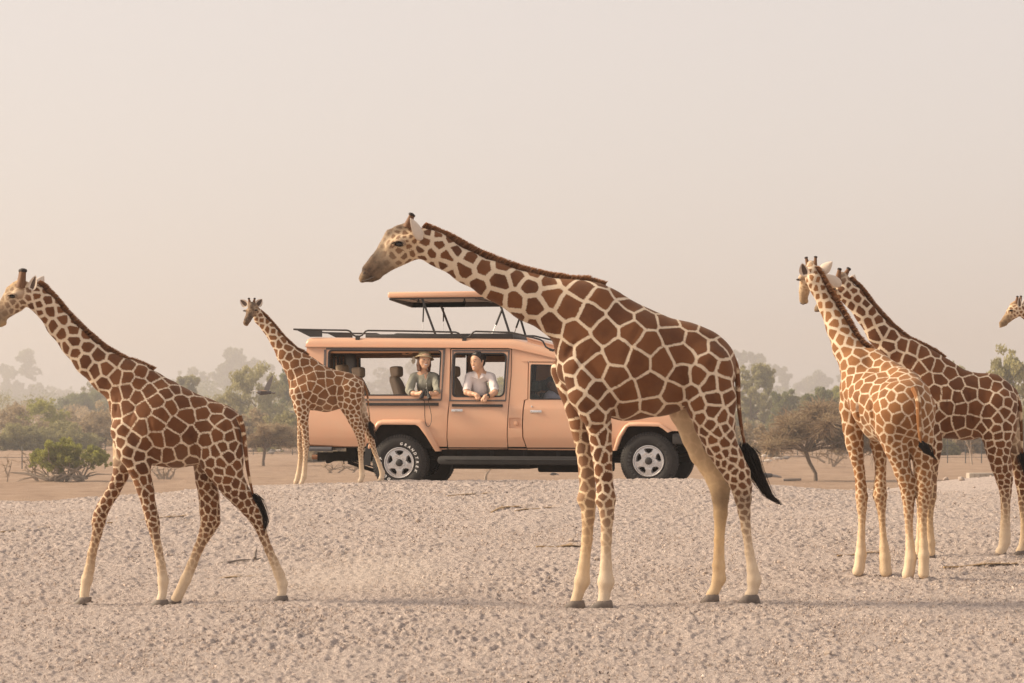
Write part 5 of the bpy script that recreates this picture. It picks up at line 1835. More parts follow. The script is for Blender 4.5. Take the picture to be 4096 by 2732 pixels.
# hat: woven crown and dipping brim, ribbon and a gauze bow at the back
ho = w.M @ Vector((0, .012, .052)); hup = (w.M.to_3x3() @ Vector((.10, .20, 1))).normalized()
b = MB()
b.lathe([(.0, .092), (.050, .092), (.074, .086), (.084, .070), (.090, .035), (.095, .0), (.114, -.010), (.132, -.024), (.140, -.033), (.138, -.036), (.130, -.028), (.112, -.014), (.093, -.005)], ho, hup, 36)
hat_ = b.build('sun_hat', m_straw, w.root, True, 50)
b = MB(); b.lathe([(.0955, .001), (.0975, .006), (.0945, .030), (.0915, .036)], ho, hup, 36); b.build('hat_band', m_band, hat_)
b = MB()
bc = w.p(1660, 1441, .20)
for k in range(5):
    a = -1.2 + .6 * k
    pts = [bc + Vector((-.035 * t * (1 + .3 * math.cos(a)), .02 * math.sin(a * 2) * t, .035 * math.sin(a) * math.sin(math.pi * t) + .01 * (k - 2) * t)) for t in (0, .3, .6, .9, 1.1)]
    b.tube(pts, [.008, .016, .018, .012, .003], 6, 0, True, .25)
b.build('hat_bow', m_net, hat_)

# binoculars held in her hands, the strap hanging down the car's side
ba = V(1702, 1574, -.08)
M = Matrix.Translation(CAR_O) @ Matrix.Rotation(-YAW, 4, 'Z')
bn = empty('binoculars', M @ ba, (0, 0, -YAW))
tag(bn, 'black binoculars held over the window ledge with the strap dangling', 'binoculars')
for (t0, t1, t2) in (((1697, 1560, -.075), (1692, 1574, -.11), (1685, 1594, -.155)), ((1711, 1561, -.075), (1713, 1575, -.11), (1718, 1595, -.155))):
    p0, p1, p2 = [V(*t) - ba for t in (t0, t1, t2)]
    b = MB(); b.tube([p0, p0.lerp(p1, .35), p1, p1.lerp(p2, .25), p1.lerp(p2, .35), p2], [.016, .016, .021, .022, .027, .030], 18)
    br = b.build('barrel', m_rubber, bn)
    ax = (p2 - p1).normalized()
    MB().lathe([(0, .0005), (.023, .0005), (.024, .002)], p2 + ax * .001, ax, 18).build('lens', m_glass, br)
    MB().lathe([(.024, -.004), (.0305, -.004), (.031, .004), (.024, .004)], p2, ax, 18, closed=True).build('lens_ring', m_black, br)
b = MB(); b.tube([V(1694, 1566, -.09) - ba, V(1712, 1567, -.09) - ba], .014, 8); b.tube([V(1702, 1562, -.09) - ba, V(1703, 1584, -.13) - ba], .009, 8)
b.build('bridge', m_rubber, bn)
sp_ = [(1718, 1596, -.11), (1714, 1604, -.07), (1717, 1620, -.045), (1722, 1642, -.035), (1726, 1664, -.035), (1726, 1685, -.05), (1721, 1700, -.062), (1714, 1708, -.066), (1706, 1703, -.062), (1701, 1688, -.055), (1699, 1660, -.035), (1699, 1630, -.035), (1698, 1606, -.045), (1692, 1596, -.10)]
b = MB(); b.tube([V(*p) - ba for p in sp_], .0055, 6, 0, True, .45); b.build('strap', m_rubber, bn)

# ------------------------------------------------------------------ the driver, mostly behind the big giraffe
d = Person('driver in a grey blue shirt sitting behind the closed front door window', (2225, 1640), .50, m_skin_d)
d.head(2216, 1543, .50, 1.45, .0, 0, 1.03)
d.hcone((0, .018, -.07), (0, .035, -.18), .055, .062, .03)
d.limb([(2208, 1600, .50, .11), (2205, 1650, .50, .125), (2205, 1700, .50, .13)], .05)
for sx in (-1, 1):
    yl = .50 + sx * .17
    d.limb([(2205, 1592, yl, .06), (2225, 1655, yl + sx * .04, .048), (2290, 1640, .50 + sx * .17, .035), (2312, 1622, .50 + sx * .15, .036)], .02)
    d.fingers([(2312, 1617, .50 + sx * .15), (2314, 1622, .50 + sx * .15), (2314, 1627, .50 + sx * .15), (2313, 1632, .50 + sx * .15)], [(2322, 1616, .50 + sx * .15), (2323, 1622, .50 + sx * .15), (2323, 1628, .50 + sx * .15), (2321, 1633, .50 + sx * .15)], .010, (0, -.01, 0))
    d.limb([(2210, 1700, .50 + sx * .09, .085), (2320, 1690, .50 + sx * .12, .068), (2350, 1780, .50 + sx * .12, .05)], .03)
d.finish('body', d.S, d.skin, .011)
d.face()
S = SDF()
d.limb([(2208, 1600, .50, .125), (2205, 1650, .50, .14), (2205, 1700, .50, .14)], .05, S)
d.limb([(2200, 1590, .34, .07), (2200, 1590, .66, .07)], .05, S)
d.limb([(2210, 1578, .50, .075)], .03, S)
for sx in (-1, 1): d.limb([(2205, 1592, .50 + sx * .17, .072), (2222, 1645, .50 + sx * .20, .062)], .03, S)
d.finish('shirt', S, m_grey, .011)
S = SDF()
d.hcone((0, .0, .062), (0, .045, .045), .078, .080, .02, S)
d.finish('hair', S, m_hair, .01)
b = MB(); T = d.M
b.tube([T @ Vector((-.075, .0, .0)), T @ Vector((-.062, -.088, .0)), T @ Vector((.062, -.088, .0)), T @ Vector((.075, .0, .0))], .004, 6)
b.build('spectacles', m_black, d.root)
# ================================================================== giraffes
# ------------------------------------------------------------------ coat, hair, horn
m_coat, nt, bs = new_mat('giraffe_coat')
ob = nd(nt, 'ShaderNodeTexCoord').outputs['Object']
spot = attr(nt, 'spot'); fade = attr(nt, 'fade'); tone = attr(nt, 'tone'); cen = attr(nt, 'cen'); nose = mth(nt, 'MULTIPLY', attr(nt, 'nose'), 1.25, True); warm = attr(nt, 'warm')
jag = mth(nt, 'MULTIPLY', mth(nt, 'SUBTRACT', noise(nt, ob, 130, 2, .6), .5), .020)
sp = mth(nt, 'ADD', spot, jag)
mr = nd(nt, 'ShaderNodeMapRange'); mr.interpolation_type = 'SMOOTHSTEP'
nt.links.new(sp, mr.inputs['Value'])
mr.inputs['From Min'].default_value = -.0035; mr.inputs['From Max'].default_value = .0035
smask = mth(nt, 'MULTIPLY', mr.outputs[0], fade, True)
oi = nd(nt, 'ShaderNodeAttribute'); oi.attribute_type = 'OBJECT'; oi.attribute_name = 'pale'
dark = mixc(nt, tone, (.100, .032, .0095), (.165, .057, .0165))
dark = mixc(nt, oi.outputs['Fac'], dark, mixc(nt, tone, (.26, .110, .036), (.34, .155, .055)))
fl = noise(nt, ob, 9, 5, .6)
dark = mixc(nt, ramp(nt, fl, [(.45, (0, 0, 0)), (.75, (.5,) * 3)]), dark, (.20, .078, .024))
dark = mixc(nt, mth(nt, 'MULTIPLY', cen, .45), dark, (.05, .017, .006))
hair = noise(nt, ob, 320, 2, .6)
cream = mixc(nt, warm, (.66, .535, .40), (.66, .43, .19))
stm = nd(nt, 'ShaderNodeMapping'); stm.inputs['Scale'].default_value = (1, 1, .35); nt.links.new(ob, stm.inputs[0])
cream = mixc(nt, ramp(nt, noise(nt, stm.outputs[0], 11, 6, .65), [(.40, (0, 0, 0)), (.72, (.65,) * 3)]), cream, mixc(nt, warm, (.56, .42, .28), (.40, .22, .09)))
col = mixc(nt, smask, cream, dark)
col = mixc(nt, nose, col, mixc(nt, ramp(nt, noise(nt, ob, 20, 4, .65), [(.38, (0, 0, 0)), (.62, (1, 1, 1))]), (.038, .022, .015), (.145, .090, .055)))
hm = nd(nt, 'ShaderNodeMapRange'); nt.links.new(hair, hm.inputs['Value']); hm.inputs['To Min'].default_value = .80; hm.inputs['To Max'].default_value = 1.18
col = mixc(nt, 1.0, col, hm.outputs[0], 'MULTIPLY')
nt.links.new(col, bs.inputs['Base Color'])
bs.inputs['Roughness'].default_value = .72
bs.inputs['Specular IOR Level'].default_value = .25
bs.inputs['Sheen Weight'].default_value = .12
bs.inputs['Sheen Roughness'].default_value = .5
bs.inputs['Sheen Tint'].default_value = (1, .85, .65, 1)
bump(nt, bs, mth(nt, 'ADD', hair, mth(nt, 'MULTIPLY', noise(nt, ob, 22, 4, .6), 1.3)), .35, .006)


def hair_mat(name, root, tip):
    m, nt, bs = new_mat(name)
    t = attr(nt, 'along')
    c = mixc(nt, t, root, tip)
    nt.links.new(c, bs.inputs['Base Color'])
    bs.inputs['Roughness'].default_value = .6
    tr = nd(nt, 'ShaderNodeBsdfTranslucent'); nt.links.new(c, tr.inputs[0])
    ms = nd(nt, 'ShaderNodeMixShader'); ms.inputs[0].default_value = .45
    nt.links.new(bs.outputs[0], ms.inputs[1]); nt.links.new(tr.outputs[0], ms.inputs[2])
    nt.links.new(ms.outputs[0], nt.nodes['Material Output'].inputs[0])
    return m


m_mane = hair_mat('mane_hair', (.12, .042, .016), (.40, .19, .08))
m_tuft = hair_mat('tail_hair', (.008, .006, .006), (.03, .022, .018))
m_horn = simple_mat('horn_skin', (.15, .068, .028), .7, var=.25, scale=40)
m_horn_tip = simple_mat('horn_tip_hair', (.022, .014, .011), .75, var=.3, scale=60)
m_ear_out = simple_mat('ear_back', (.60, .50, .41), .75, var=.12, scale=40)
m_ear_in = simple_mat('ear_inside', (.10, .066, .05), .8, var=.35, scale=25)
m_hoof = simple_mat('hoof', (.085, .066, .057), .6, var=.35, scale=30, dust=((.40, .31, .24), .55))
m_hoof_dusty = simple_mat('dusty_hoof', (.50, .39, .28), .85, var=.2, scale=30)
m_eye = simple_mat('eye', (.012, .008, .007), .12, var=.0)
m_lid = simple_mat('eyelid', (.27, .18, .115), .7, var=.12, scale=60)
m_lash = simple_mat('eyelash', (.015, .01, .009), .7, var=.1)
m_nostril = simple_mat('nostril', (.045, .028, .02), .6, var=.2)


def blades(name, roots, dirs, lens, width, mat, parent, lean=None, rng=None, bend=.35, segs=3, side=None):
    """many tapering hair blades as one mesh; every blade stands on a root and bends over"""
    rng = rng or RNG
    n = len(roots)
    roots = np.asarray(roots, float); dirs = np.asarray(dirs, float); lens = np.asarray(lens, float)
    lean = np.zeros((n, 3)) if lean is None else np.asarray(lean, float)
    w = rng.normal(size=(n, 3))
    w -= dirs * (w * dirs).sum(1)[:, None]
    w /= np.linalg.norm(w, axis=1)[:, None] + 1e-9
    V, al = [], []
    for s in range(segs + 1):
        t = s / segs
        p = roots + dirs * (lens * t)[:, None] + lean * (lens * t * t * bend)[:, None]
        wd = width * (1 - .85 * t) * .5
        V += [p - w * wd, p + w * wd]
        al += [np.full(n, t), np.full(n, t)]
    V = np.stack(V, 1).reshape(-1, 3); al = np.stack(al, 1).reshape(-1)
    k = 2 * (segs + 1)
    F = []
    for s in range(segs):
        F.append(np.stack([np.arange(n) * k + 2 * s, np.arange(n) * k + 2 * s + 1, np.arange(n) * k + 2 * s + 3, np.arange(n) * k + 2 * s + 2], 1))
    return mesh_np(name, V, np.concatenate(F), parent, mat, False, {'along': al})


def make_ear(parent, base, tip, width, face, cup=.35, name='ear'):
    """a leaf-shaped cupped ear from base to tip; face: the way its opening looks"""
    base, tip, face = Vector(base), Vector(tip), Vector(face)
    ax = tip - base; L = ax.length; ax.normalize()
    face = (face - ax * face.dot(ax)).normalized()
    sd = ax.cross(face)
    nu, nw = 11, 9
    out, inn = [], []
    for i in range(nu + 1):
        t = i / nu
        hw = width * .5 * (math.sin(math.pi * min(1, t ** .72 * .97 + .03)) ** .75) + width * .12 * (1 - t)
        for j in range(nw):
            s = j / (nw - 1) * 2 - 1
            d = cup * hw * (s * s - 1)
            p = base + ax * (L * t) + sd * (s * hw) + face * d
            inn.append(p); out.append(p - face * .012 * (1 - .5 * t) - (sd * s * .002))
    b = MB()
    idx = lambda i, j: i * nw + j
    fi = [(idx(i, j), idx(i + 1, j), idx(i + 1, j + 1), idx(i, j + 1)) for i in range(nu) for j in range(nw - 1)]
    # the rim of the opening is pale, the hollow dark
    rim = [1 if 2 <= j < nw - 3 and 1 <= i < nu - 1 else 0 for i in range(nu) for j in range(nw - 1)]
    n0 = len(inn)
    b.v = [tuple(p) for p in inn + out]
    b.f = fi + [tuple(k + n0 for k in reversed(f)) for f in fi]
    b.m = rim + [0] * len(fi)
    ed = [idx(i, 0) for i in range(nu + 1)] + [idx(nu, j) for j in range(1, nw)] + [idx(i, nw - 1) for i in range(nu - 1, -1, -1)]
    for p, q in zip(ed, ed[1:] + ed[:1]):
        b.f.append((p, q, q + n0, p + n0)); b.m.append(0)
    return b.build(name, [m_ear_out, m_ear_in], parent, True, 60)


def make_horn(parent, base, tip, r0, r1, rt):
    base, tip = Vector(base), Vector(tip)
    d = tip - base
    b = MB()
    b.tube([base - d * .25, base + d * .1, base + d * .4, base + d * .72, base + d * .86], [r0 * 1.25, r0, (r0 + r1) / 2, r1, r1 * 1.05], 12)
    h = b.build('ossicone', m_horn, parent)
    t = MB()
    t.tube([base + d * .80, base + d * .86, base + d * .93, base + d * 1.0, base + d * 1.045], [r1 * 1.02, rt * .98, rt, rt * .85, rt * .3], 12)
    t.build('horn_tip', m_horn_tip, h)
    return h


def make_hoof(parent, toe, heel, top, wid, mat):
    """two claws side by side from heel to toe; top: centre of the coronet"""
    toe, heel, top = Vector(toe), Vector(heel), Vector(top)
    fw = toe - heel; fw.z = 0
    L = fw.length; fw.normalize()
    up = Vector((0, 0, 1)); sd = fw.cross(up)
    b = MB()
    zb = min(toe.z, heel.z); H = top.z - zb
    for s in (-1, 1):
        rings = []
        for t, (lf, lb, w) in ((0, (.55, .45, .95)), (.12, (.56, .46, 1.0)), (.5, (.42, .42, .95)), (.85, (.28, .38, .85)), (1.0, (.22, .34, .6))):
            c = (toe + heel) / 2 * (1 - t) + Vector((top.x, top.y, 0)) * t
            zz = (toe.z * .5 + heel.z * .5) * (1 - t) + top.z * t
            ring = []
            for k in range(10):
                a = 2 * math.pi * k / 10
                lx = math.cos(a) * (lf if math.cos(a) > 0 else lb) * L * (1 - .0 * t)
                wy = math.sin(a) * wid * .25 * w * (1 - .35 * max(0, math.cos(a)))
                p = c + fw * lx + sd * (s * wid * .25 + wy)
                tilt = (toe.z - heel.z) * (lx / max(L, 1e-6)) * (1 - t)
                ring.append((p.x, p.y, zz + tilt))
            rings.append(ring)
        v = [p for r in rings for p in r]
        f = [(i * 10 + k, i * 10 + (k + 1) % 10, (i + 1) * 10 + (k + 1) % 10, (i + 1) * 10 + k) for i in range(4) for k in range(10)]
        f += [tuple(reversed(range(10))), tuple(40 + k for k in range(10))]
        b.add(v, f)
    return b.build('hoof', mat, parent)


def interp_ctrl(t, ctrl):
    if isinstance(ctrl, (int, float)): return float(ctrl)
    xs, ys = zip(*ctrl)
    return float(np.interp(t, xs, ys))


class Giraffe:
    def __init__(self, label, D, g, res, feet, lines=(.028, .016, .010), pale=0.0, seed=1, jit=.0, face=(-1, -.25)):
        """D distance; g size against a grown animal; lines: half widths of the cream lines on neck, body, legs"""
        self.D, self.g, self.res, self.lines, self.seed = D, g, res, lines, seed
        self.px = D / FPX                      # metres per photograph pixel
        self.sdf = SDF()
        x = sum(W(f[0], f[1], D).x for f in feet) / len(feet)
        self.base = Vector((x, D, gzf(x, D)))
        self.root = empty('giraffe', self.base)
        tag(self.root, label, 'giraffe', 'giraffes on the gravel')
        self.pale = pale
        self.mane_pts = []

    def P(self, px, py, v=0.0):
        return W(px, py, self.D + v) - self.base

    def chain(self, pts, kd=.8, sm=.03, cell=.15, line=None, fade=1.0, warm=0.0, nose=0.0, v=None):
        """pts: (px, py, radius px[, depth offset m])"""
        line = self.lines[1] if line is None else line
        q = []
        for p in pts:
            vv = p[3] if len(p) > 3 else (v or 0.0)
            q.append((self.P(p[0], p[1], vv), p[2] * self.px))
        seg = [0]
        for a, b in zip(q, q[1:]): seg.append(seg[-1] + (b[0] - a[0]).length)
        tot = seg[-1] or 1
        at = [dict(cell=interp_ctrl(s / tot, cell) * self.g, line=interp_ctrl(s / tot, line), fade=interp_ctrl(s / tot, fade),
                   warm=interp_ctrl(s / tot, warm), nose=interp_ctrl(s / tot, nose)) for s in seg]
        if len(q) == 1: self.sdf.cone(q[0][0], q[0][0], q[0][1], q[0][1], kd, sm * self.g, at[0], at[0])
        for i in range(len(q) - 1):
            self.sdf.cone(q[i][0], q[i + 1][0], q[i][1], q[i + 1][1], kd, sm * self.g, at[i], at[i + 1])
        return q

    def leg(self, pts, v, hoof, front=True, upper=True, kd=.85, warm=0.0, spots=1.0, dusty=False, vtop=None, cells=(.095, .042), fade=None, smudge=0.0):
        """pts from the thigh or shoulder down to the pastern; hoof: (toe x, toe y, heel x, heel y, coronet x, coronet y, width factor)"""
        n = len(pts)
        vt = v * .75 if vtop is None else vtop
        z = [(a[0], a[1], a[2], (vt + (v - vt) * min(1, i / (n * .55))) if len(a) < 4 else a[3]) for i, a in enumerate(pts)]
        self.chain(z, kd, .022, [(0, cells[0]), (.5, cells[0] * .62), (1, cells[1])], [(0, self.lines[2] * 1.1), (.5, self.lines[2]), (1, self.lines[2])],
                   fade or [(0, 1 if spots > .3 else spots), (.42, spots), (.56, .8 * spots), (.68, .42 * spots), (.78, .16 * spots), (.87, 0), (1, 0)], [(0, warm), (.4, warm + .12), (.7, warm + .30), (.9, warm + .06), (1, warm + .04)],
                   [(0, 0), (.36, 0), (.47, smudge), (.56, smudge * .4), (.64, 0), (1, 0)])
        tx, ty, hx, hy, cx, cy = hoof[:6]
        wv = z[-1][3]
        dv = hoof[6] if len(hoof) > 6 else 0.0
        w = hoof[7] if len(hoof) > 7 else .7
        L = math.hypot(tx - hx, ty - hy) * self.px
        # the foot flares into the hoof
        self.chain([z[-1], (cx, cy - 3, z[-1][2] * 1.08, wv)], .95, .015, cells[1], fade=0, warm=warm)
        make_hoof(self.root, self.P(tx, ty, wv + dv), self.P(hx, hy, wv), self.P(cx, cy - 6, wv + dv * .3), max(L, .1 * self.g) * w, m_hoof_dusty if dusty else m_hoof)

    def groove(self, pts, r=.016, far=True):
        """a fold in the skin along pixels (px, py, depth factor), pressed into the near side and the far side alike"""
        for side in ((-1, 1) if far else (-1,)):
            q = []
            for p in pts:
                f = p[2] if len(p) > 2 else 1.0
                vs = side * np.linspace(.95, 0, 240)
                c = [self.P(p[0], p[1], v) for v in vs]
                d = self.sdf.value(np.array([x.x for x in c]), np.array([x.y for x in c]), np.array([x.z for x in c]))
                if not (d < 0).any(): q.append(None); continue
                k = int(np.argmax(d < 0))
                q.append((np.array(c[k][:]) + np.array([0, side * r * self.g * (.9 - .7 * f), 0]), r * self.g * (.5 + .5 * f)))
            for a, b in zip(q, q[1:]):
                if a and b: self.sdf.cuts.append((a[0], b[0], a[1], b[1], .022 * self.g))

    def body(self):
        names = ['cell', 'line', 'fade', 'warm', 'nose']
        V, F = self.sdf.mesh(self.res, 1)
        # outward winding
        a, b, c = V[F[:, 0]], V[F[:, 1]], V[F[:, 2]]
        if (np.einsum('ij,ij->i', a, np.cross(b, c))).sum() < 0: F = F[:, ::-1]
        A = self.sdf.attrs(V, names, .025 * self.g)
        rng = np.random.default_rng(self.seed)
        # slow swells of muscle and skin
        # coat cells: seeds spread over the skin at the local spacing, relaxed, then the distance to the nearest border
        cell = A['cell'] * (1 + .18 * vnoise(V[:, 0] / .2, V[:, 1] / .2, V[:, 2] / .2, seed=self.seed))
        cand = rng.choice(len(V), min(len(V), 9000), replace=False)
        acc = np.empty((1500, 3)); ar = np.empty(1500); k = 0
        for i in cand:
            p, r = V[i], cell[i]
            if k:
                dd = ((acc[:k] - p) ** 2).sum(1)
                lim = .5 * (ar[:k] + r) * .86
                if (dd < lim * lim).any(): continue
            acc[k] = p; ar[k] = r; k += 1
            if k >= 1500: break
        S, R = acc[:k].copy(), ar[:k].copy()
        Vf = V.astype(np.float32)

        def nearest(Sx, Rx, m):
            nb = np.empty((len(V), m), np.int32)
            for s in range(0, len(V), 20000):
                d = ((Vf[s:s + 20000, None, :] - Sx[None].astype(np.float32)) ** 2).sum(-1) / (Rx[None] ** 2).astype(np.float32)
                p = np.argpartition(d, m - 1, axis=1)[:, :m]
                o = np.take_along_axis(d, p, 1).argsort(1)
                nb[s:s + 20000] = np.take_along_axis(p, o, 1)
            return nb
        for _ in range(1):
            nb = nearest(S, R, 1)[:, 0]
            cnt = np.bincount(nb, minlength=k)
            M = np.stack([np.bincount(nb, V[:, j], minlength=k) for j in range(3)], 1) / np.maximum(cnt, 1)[:, None]
            S = np.where(cnt[:, None] > 0, .45 * S + .55 * M, S)
        m = min(9, k)
        # borders wander a little
        wob = .16 * cell[:, None] * np.stack([vnoise(V[:, 0] / .09, V[:, 1] / .09, V[:, 2] / .09, seed=self.seed + 50 + j) for j in range(3)], 1)
        X = V + wob
        nb = nearest(S, R, m)
        e = np.full(len(V), 9.0)
        s0, r0 = S[nb[:, 0]], R[nb[:, 0]]
        for j in range(1, m):
            sj, rj = S[nb[:, j]], R[nb[:, j]]
            n = sj - s0; L = np.linalg.norm(n, axis=1) + 1e-9
            e = np.minimum(e, L * r0 / (r0 + rj) - ((X - s0) * n).sum(1) / L)
        tone = rng.random(k)[nb[:, 0]]
        cen = np.clip(1 - np.linalg.norm(V - s0, axis=1) / (.55 * r0), 0, 1) * (rng.random(k) ** 2)[nb[:, 0]]
        o = mesh_np('body', V, F, self.root, m_coat, True,
                    {'spot': e - A['line'], 'fade': A['fade'], 'tone': tone, 'cen': cen, 'nose': A['nose'], 'warm': A['warm']})
        o['pale'] = float(self.pale)
        return o

    def mane(self, pts, h, n, up=None, lean=(.4, 0, 0), spread=.02, extra=None):
        """pts: (px, py, v) along the crest of the neck, from poll to withers"""
        rng = np.random.default_rng(self.seed + 3)
        q = np.array([self.P(*p)[:] for p in pts])
        seg = np.r_[0, np.cumsum(np.linalg.norm(np.diff(q, axis=0), axis=1))]
        t = rng.random(n) * seg[-1]
        c = np.stack([np.interp(t, seg, q[:, k]) for k in range(3)], 1)
        tg = np.stack([np.interp(np.minimum(t + .05, seg[-1]), seg, q[:, k]) - np.interp(np.maximum(t - .05, 0), seg, q[:, k]) for k in range(3)], 1)
        tg /= np.linalg.norm(tg, axis=1)[:, None]
        u = np.stack([-tg[:, 2], np.zeros(n), tg[:, 0]], 1)
        u[u[:, 2] < 0] *= -1
        if up is not None: u = u * .6 + np.array(up) * .6
        u += rng.normal(size=(n, 3)) * .14
        u /= np.linalg.norm(u, axis=1)[:, None]
        c[:, 1] += rng.normal(size=n) * spread * .5
        c -= u * h * .22
        L = h * (1.15 + .35 * rng.random(n)) * (.65 + .35 * np.interp(t / seg[-1], [0, .15, .86, .90, 1], [.5, 1, .9, 1.15, .25]))
        L *= 1 + .5 * (np.clip(vnoise(t * 9 / seg[-1] * 3, np.zeros(n), seed=self.seed), 0, 1)) * (t / seg[-1] > .75)
        blades('mane', c, u, L, .012 * self.g + .004, m_mane, self.root, tg, rng, .35)

    def tail(self, pts, r0, r1, tuft, tw, n=260, v=0.0):
        """pts: (px, py[, v]) of the tail; tuft: (px, py, spread px) of the hair at its end"""
        q = [self.P(p[0], p[1], p[2] if len(p) > 2 else v) for p in pts]
        rs = list(np.linspace(r0, r1, len(q)))
        # a smooth curve through the points
        pts2, rs2 = [], []
        for i in range(len(q) - 1):
            p0, p1, p2, p3 = q[max(i - 1, 0)], q[i], q[i + 1], q[min(i + 2, len(q) - 1)]
            for s in range(5):
                t = s / 5
                pts2.append(.5 * ((2 * p1) + (p2 - p0) * t + (2 * p0 - 5 * p1 + 4 * p2 - p3) * t * t + (3 * p1 - p0 - 3 * p2 + p3) * t ** 3))
                rs2.append(rs[i] + (rs[i + 1] - rs[i]) * t)
        pts2.append(q[-1]); rs2.append(rs[-1])
        b = MB(); b.tube(pts2, rs2, 8)
        o = b.build('tail', m_coat, self.root)
        me = o.data
        co = np.empty(len(me.vertices) * 3, np.float32); me.vertices.foreach_get('co', co); co = co.reshape(-1, 3)
        an = vnoise(co[:, 0] / .05, co[:, 1] / .05, co[:, 2] / .03, seed=self.seed) + .12
        for k, val in (('spot', an * .05), ('fade', np.ones(len(co))), ('tone', np.full(len(co), .5)), ('cen', np.zeros(len(co))), ('nose', np.zeros(len(co))), ('warm', np.full(len(co), .3))):
            a = me.attributes.new(k, 'FLOAT', 'POINT'); a.data.foreach_set('value', np.asarray(val, np.float32))
        o['pale'] = float(self.pale)
        rng = np.random.default_rng(self.seed + 9)
        tq = np.array([self.P(p[0], p[1], v)[:] for p in tuft]); ts = np.array([p[2] * self.px for p in tuft])
        V, Fq, al = [], [], []
        nseg = 7
        u = np.linspace(0, 1, nseg + 1)
        xs = np.linspace(0, 1, len(tuft))
        for k in range(n):
            ph = rng.normal(size=2) * .55
            end = .55 + .45 * rng.random() ** .7
            st = rng.random() * .15
            uu = st + (end - st) * u
            c = np.stack([np.interp(uu, xs, tq[:, j]) for j in range(3)], 1)
            sp = np.interp(uu, xs, ts)
            c[:, 0] += ph[0] * sp + rng.normal(size=nseg + 1) * sp * .06
            c[:, 1] += ph[1] * sp * .8
            w = tw * np.clip(1.2 * np.sin(np.pi * np.clip(u * .9 + .12, 0, 1)), .15, 1)
            dirn = rng.normal(size=3); dirn /= np.linalg.norm(dirn)
            b0 = len(V)
            for i in range(nseg + 1):
                V += [c[i] - dirn * w[i] * .5, c[i] + dirn * w[i] * .5]; al += [u[i], u[i]]
            Fq += [(b0 + 2 * i, b0 + 2 * i + 1, b0 + 2 * i + 3, b0 + 2 * i + 2) for i in range(nseg)]
        mesh_np('tail_tuft', V, Fq, self.root, m_tuft, False, {'along': al})

    def eye(self, px, py, v, r, side=(0, -1, 0), lid=1.0):
        """dark eye under a pale lid with lashes; side: the way it looks"""
        c = self.P(px, py, v); r = r * self.px
        s = Vector(side).normalized()
        b = MB(); b.ball((0, 0, 0), (r * 1.12, r * .75, r * .50), 14, 10)
        o = b.build('eye', m_eye, self.root)
        o.location = c
        o.rotation_euler = (0, 0, math.atan2(s.x, -s.y) * -1)
        o.rotation_euler = Vector((s.x, s.y, 0)).to_track_quat('-Y', 'Z').to_euler() if False else (0, 0, math.atan2(s.y, s.x) + math.pi / 2)
        l = MB()
        n = 12
        v_, f_ = [], []
        for i in range(n + 1):
            a = math.pi * (i / n)
            for j, (k, y) in enumerate(((1.30, .1), (1.28, -.45), (1.02, -.80), (.9, -.55))):
                v_.append((math.cos(a) * r * k * 1.02, y * r * 1.05, math.sin(a) ** .8 * r * (.62 * k) + r * (.10 if j < 2 else -.02) - (.35 * r * (1 - math.sin(a)))))
        for i in range(n):
            for j in range(3): f_.append((i * 4 + j, i * 4 + j + 1, (i + 1) * 4 + j + 1, (i + 1) * 4 + j))
        l.add(v_, f_)
        l.build('eyelid', m_lid, o)
        e = MB()
        for i in range(9):
            t = i / 8; a = math.pi * (.08 + .84 * t)
            p0 = Vector((math.cos(a) * r, -.72 * r, math.sin(a) * r * .5))
            p1 = p0 + Vector((math.cos(a) * r * .35, -.45 * r, -.10 * r))
            e.tube([p0, (p0 + p1) / 2 + Vector((0, 0, .03 * r)), p1], [r * .10, r * .08, r * .02], 4)
        e.build('eyelashes', m_lash, o)

    def mark(self, name, pts, r, v, mat):
        b = MB(); b.tube([self.P(p[0], p[1], p[2] if len(p) > 2 else v) for p in pts], [x * self.px for x in r], 6)
        b.build(name, mat, self.root)


LONG = [(0, 1), (.46, 1), (.60, .85), (.72, .55), (.82, .28), (.90, .05), (1, 0)]   # spots that fade slowly towards the hoof

# ------------------------------------------------------------------ 1. the grown giraffe in front of the car
g = Giraffe('largest giraffe, standing side on with its neck stretched out above the safari car', 19.7, 1.0, .0145, FEET[0:4], (.023, .0112, .0085), 0.0, 11)
nk = dict(kd=.66, cell=[(0, .082), (.3, .132), (1, .175)], line=[(0, .015), (.25, .021), (.8, .019), (1, .014)])
g.chain([(1700, 974, 60), (1737, 990, 60), (1767, 1010, 58), (1870, 1071, 61), (1976, 1124, 73), (2122, 1190, 94), (2265, 1241, 121), (2342, 1276, 150)], sm=.05, **nk)
# withers, chest, barrel, rump
bd = dict(cell=.168, line=[(0, .0120), (1, .0092)], sm=.06)
g.chain([(2342, 1276, 150), (2412, 1375, 190), (2520, 1452, 226), (2650, 1466, 186), (2742, 1456, 158), (2806, 1466, 138)], kd=.66, **bd)
g.chain([(2440, 1240, 78), (2560, 1330, 88), (2700, 1395, 100), (2795, 1425, 104)], kd=.72, **bd)
g.chain([(2390, 1330, 150), (2330, 1470, 105)], kd=.72, **bd)
g.chain([(2640, 1540, 118), (2730, 1540, 80)], kd=.9, cell=.13, line=.017, sm=.06, fade=.9)      # belly
g.chain([(2850, 1450, 80), (2866, 1500, 70)], kd=1.0, **bd)
# shoulder points, near and far
g.chain([(2318, 1478, 70, -.14), (2352, 1575, 76, -.16), (2380, 1650, 62, -.15)], kd=.8, cell=.13, line=.013, sm=.028)
g.chain([(2258, 1482, 56, .22), (2290, 1560, 55, .20), (2310, 1650, 44, .18)], kd=.8, cell=.13, line=.013, sm=.028)
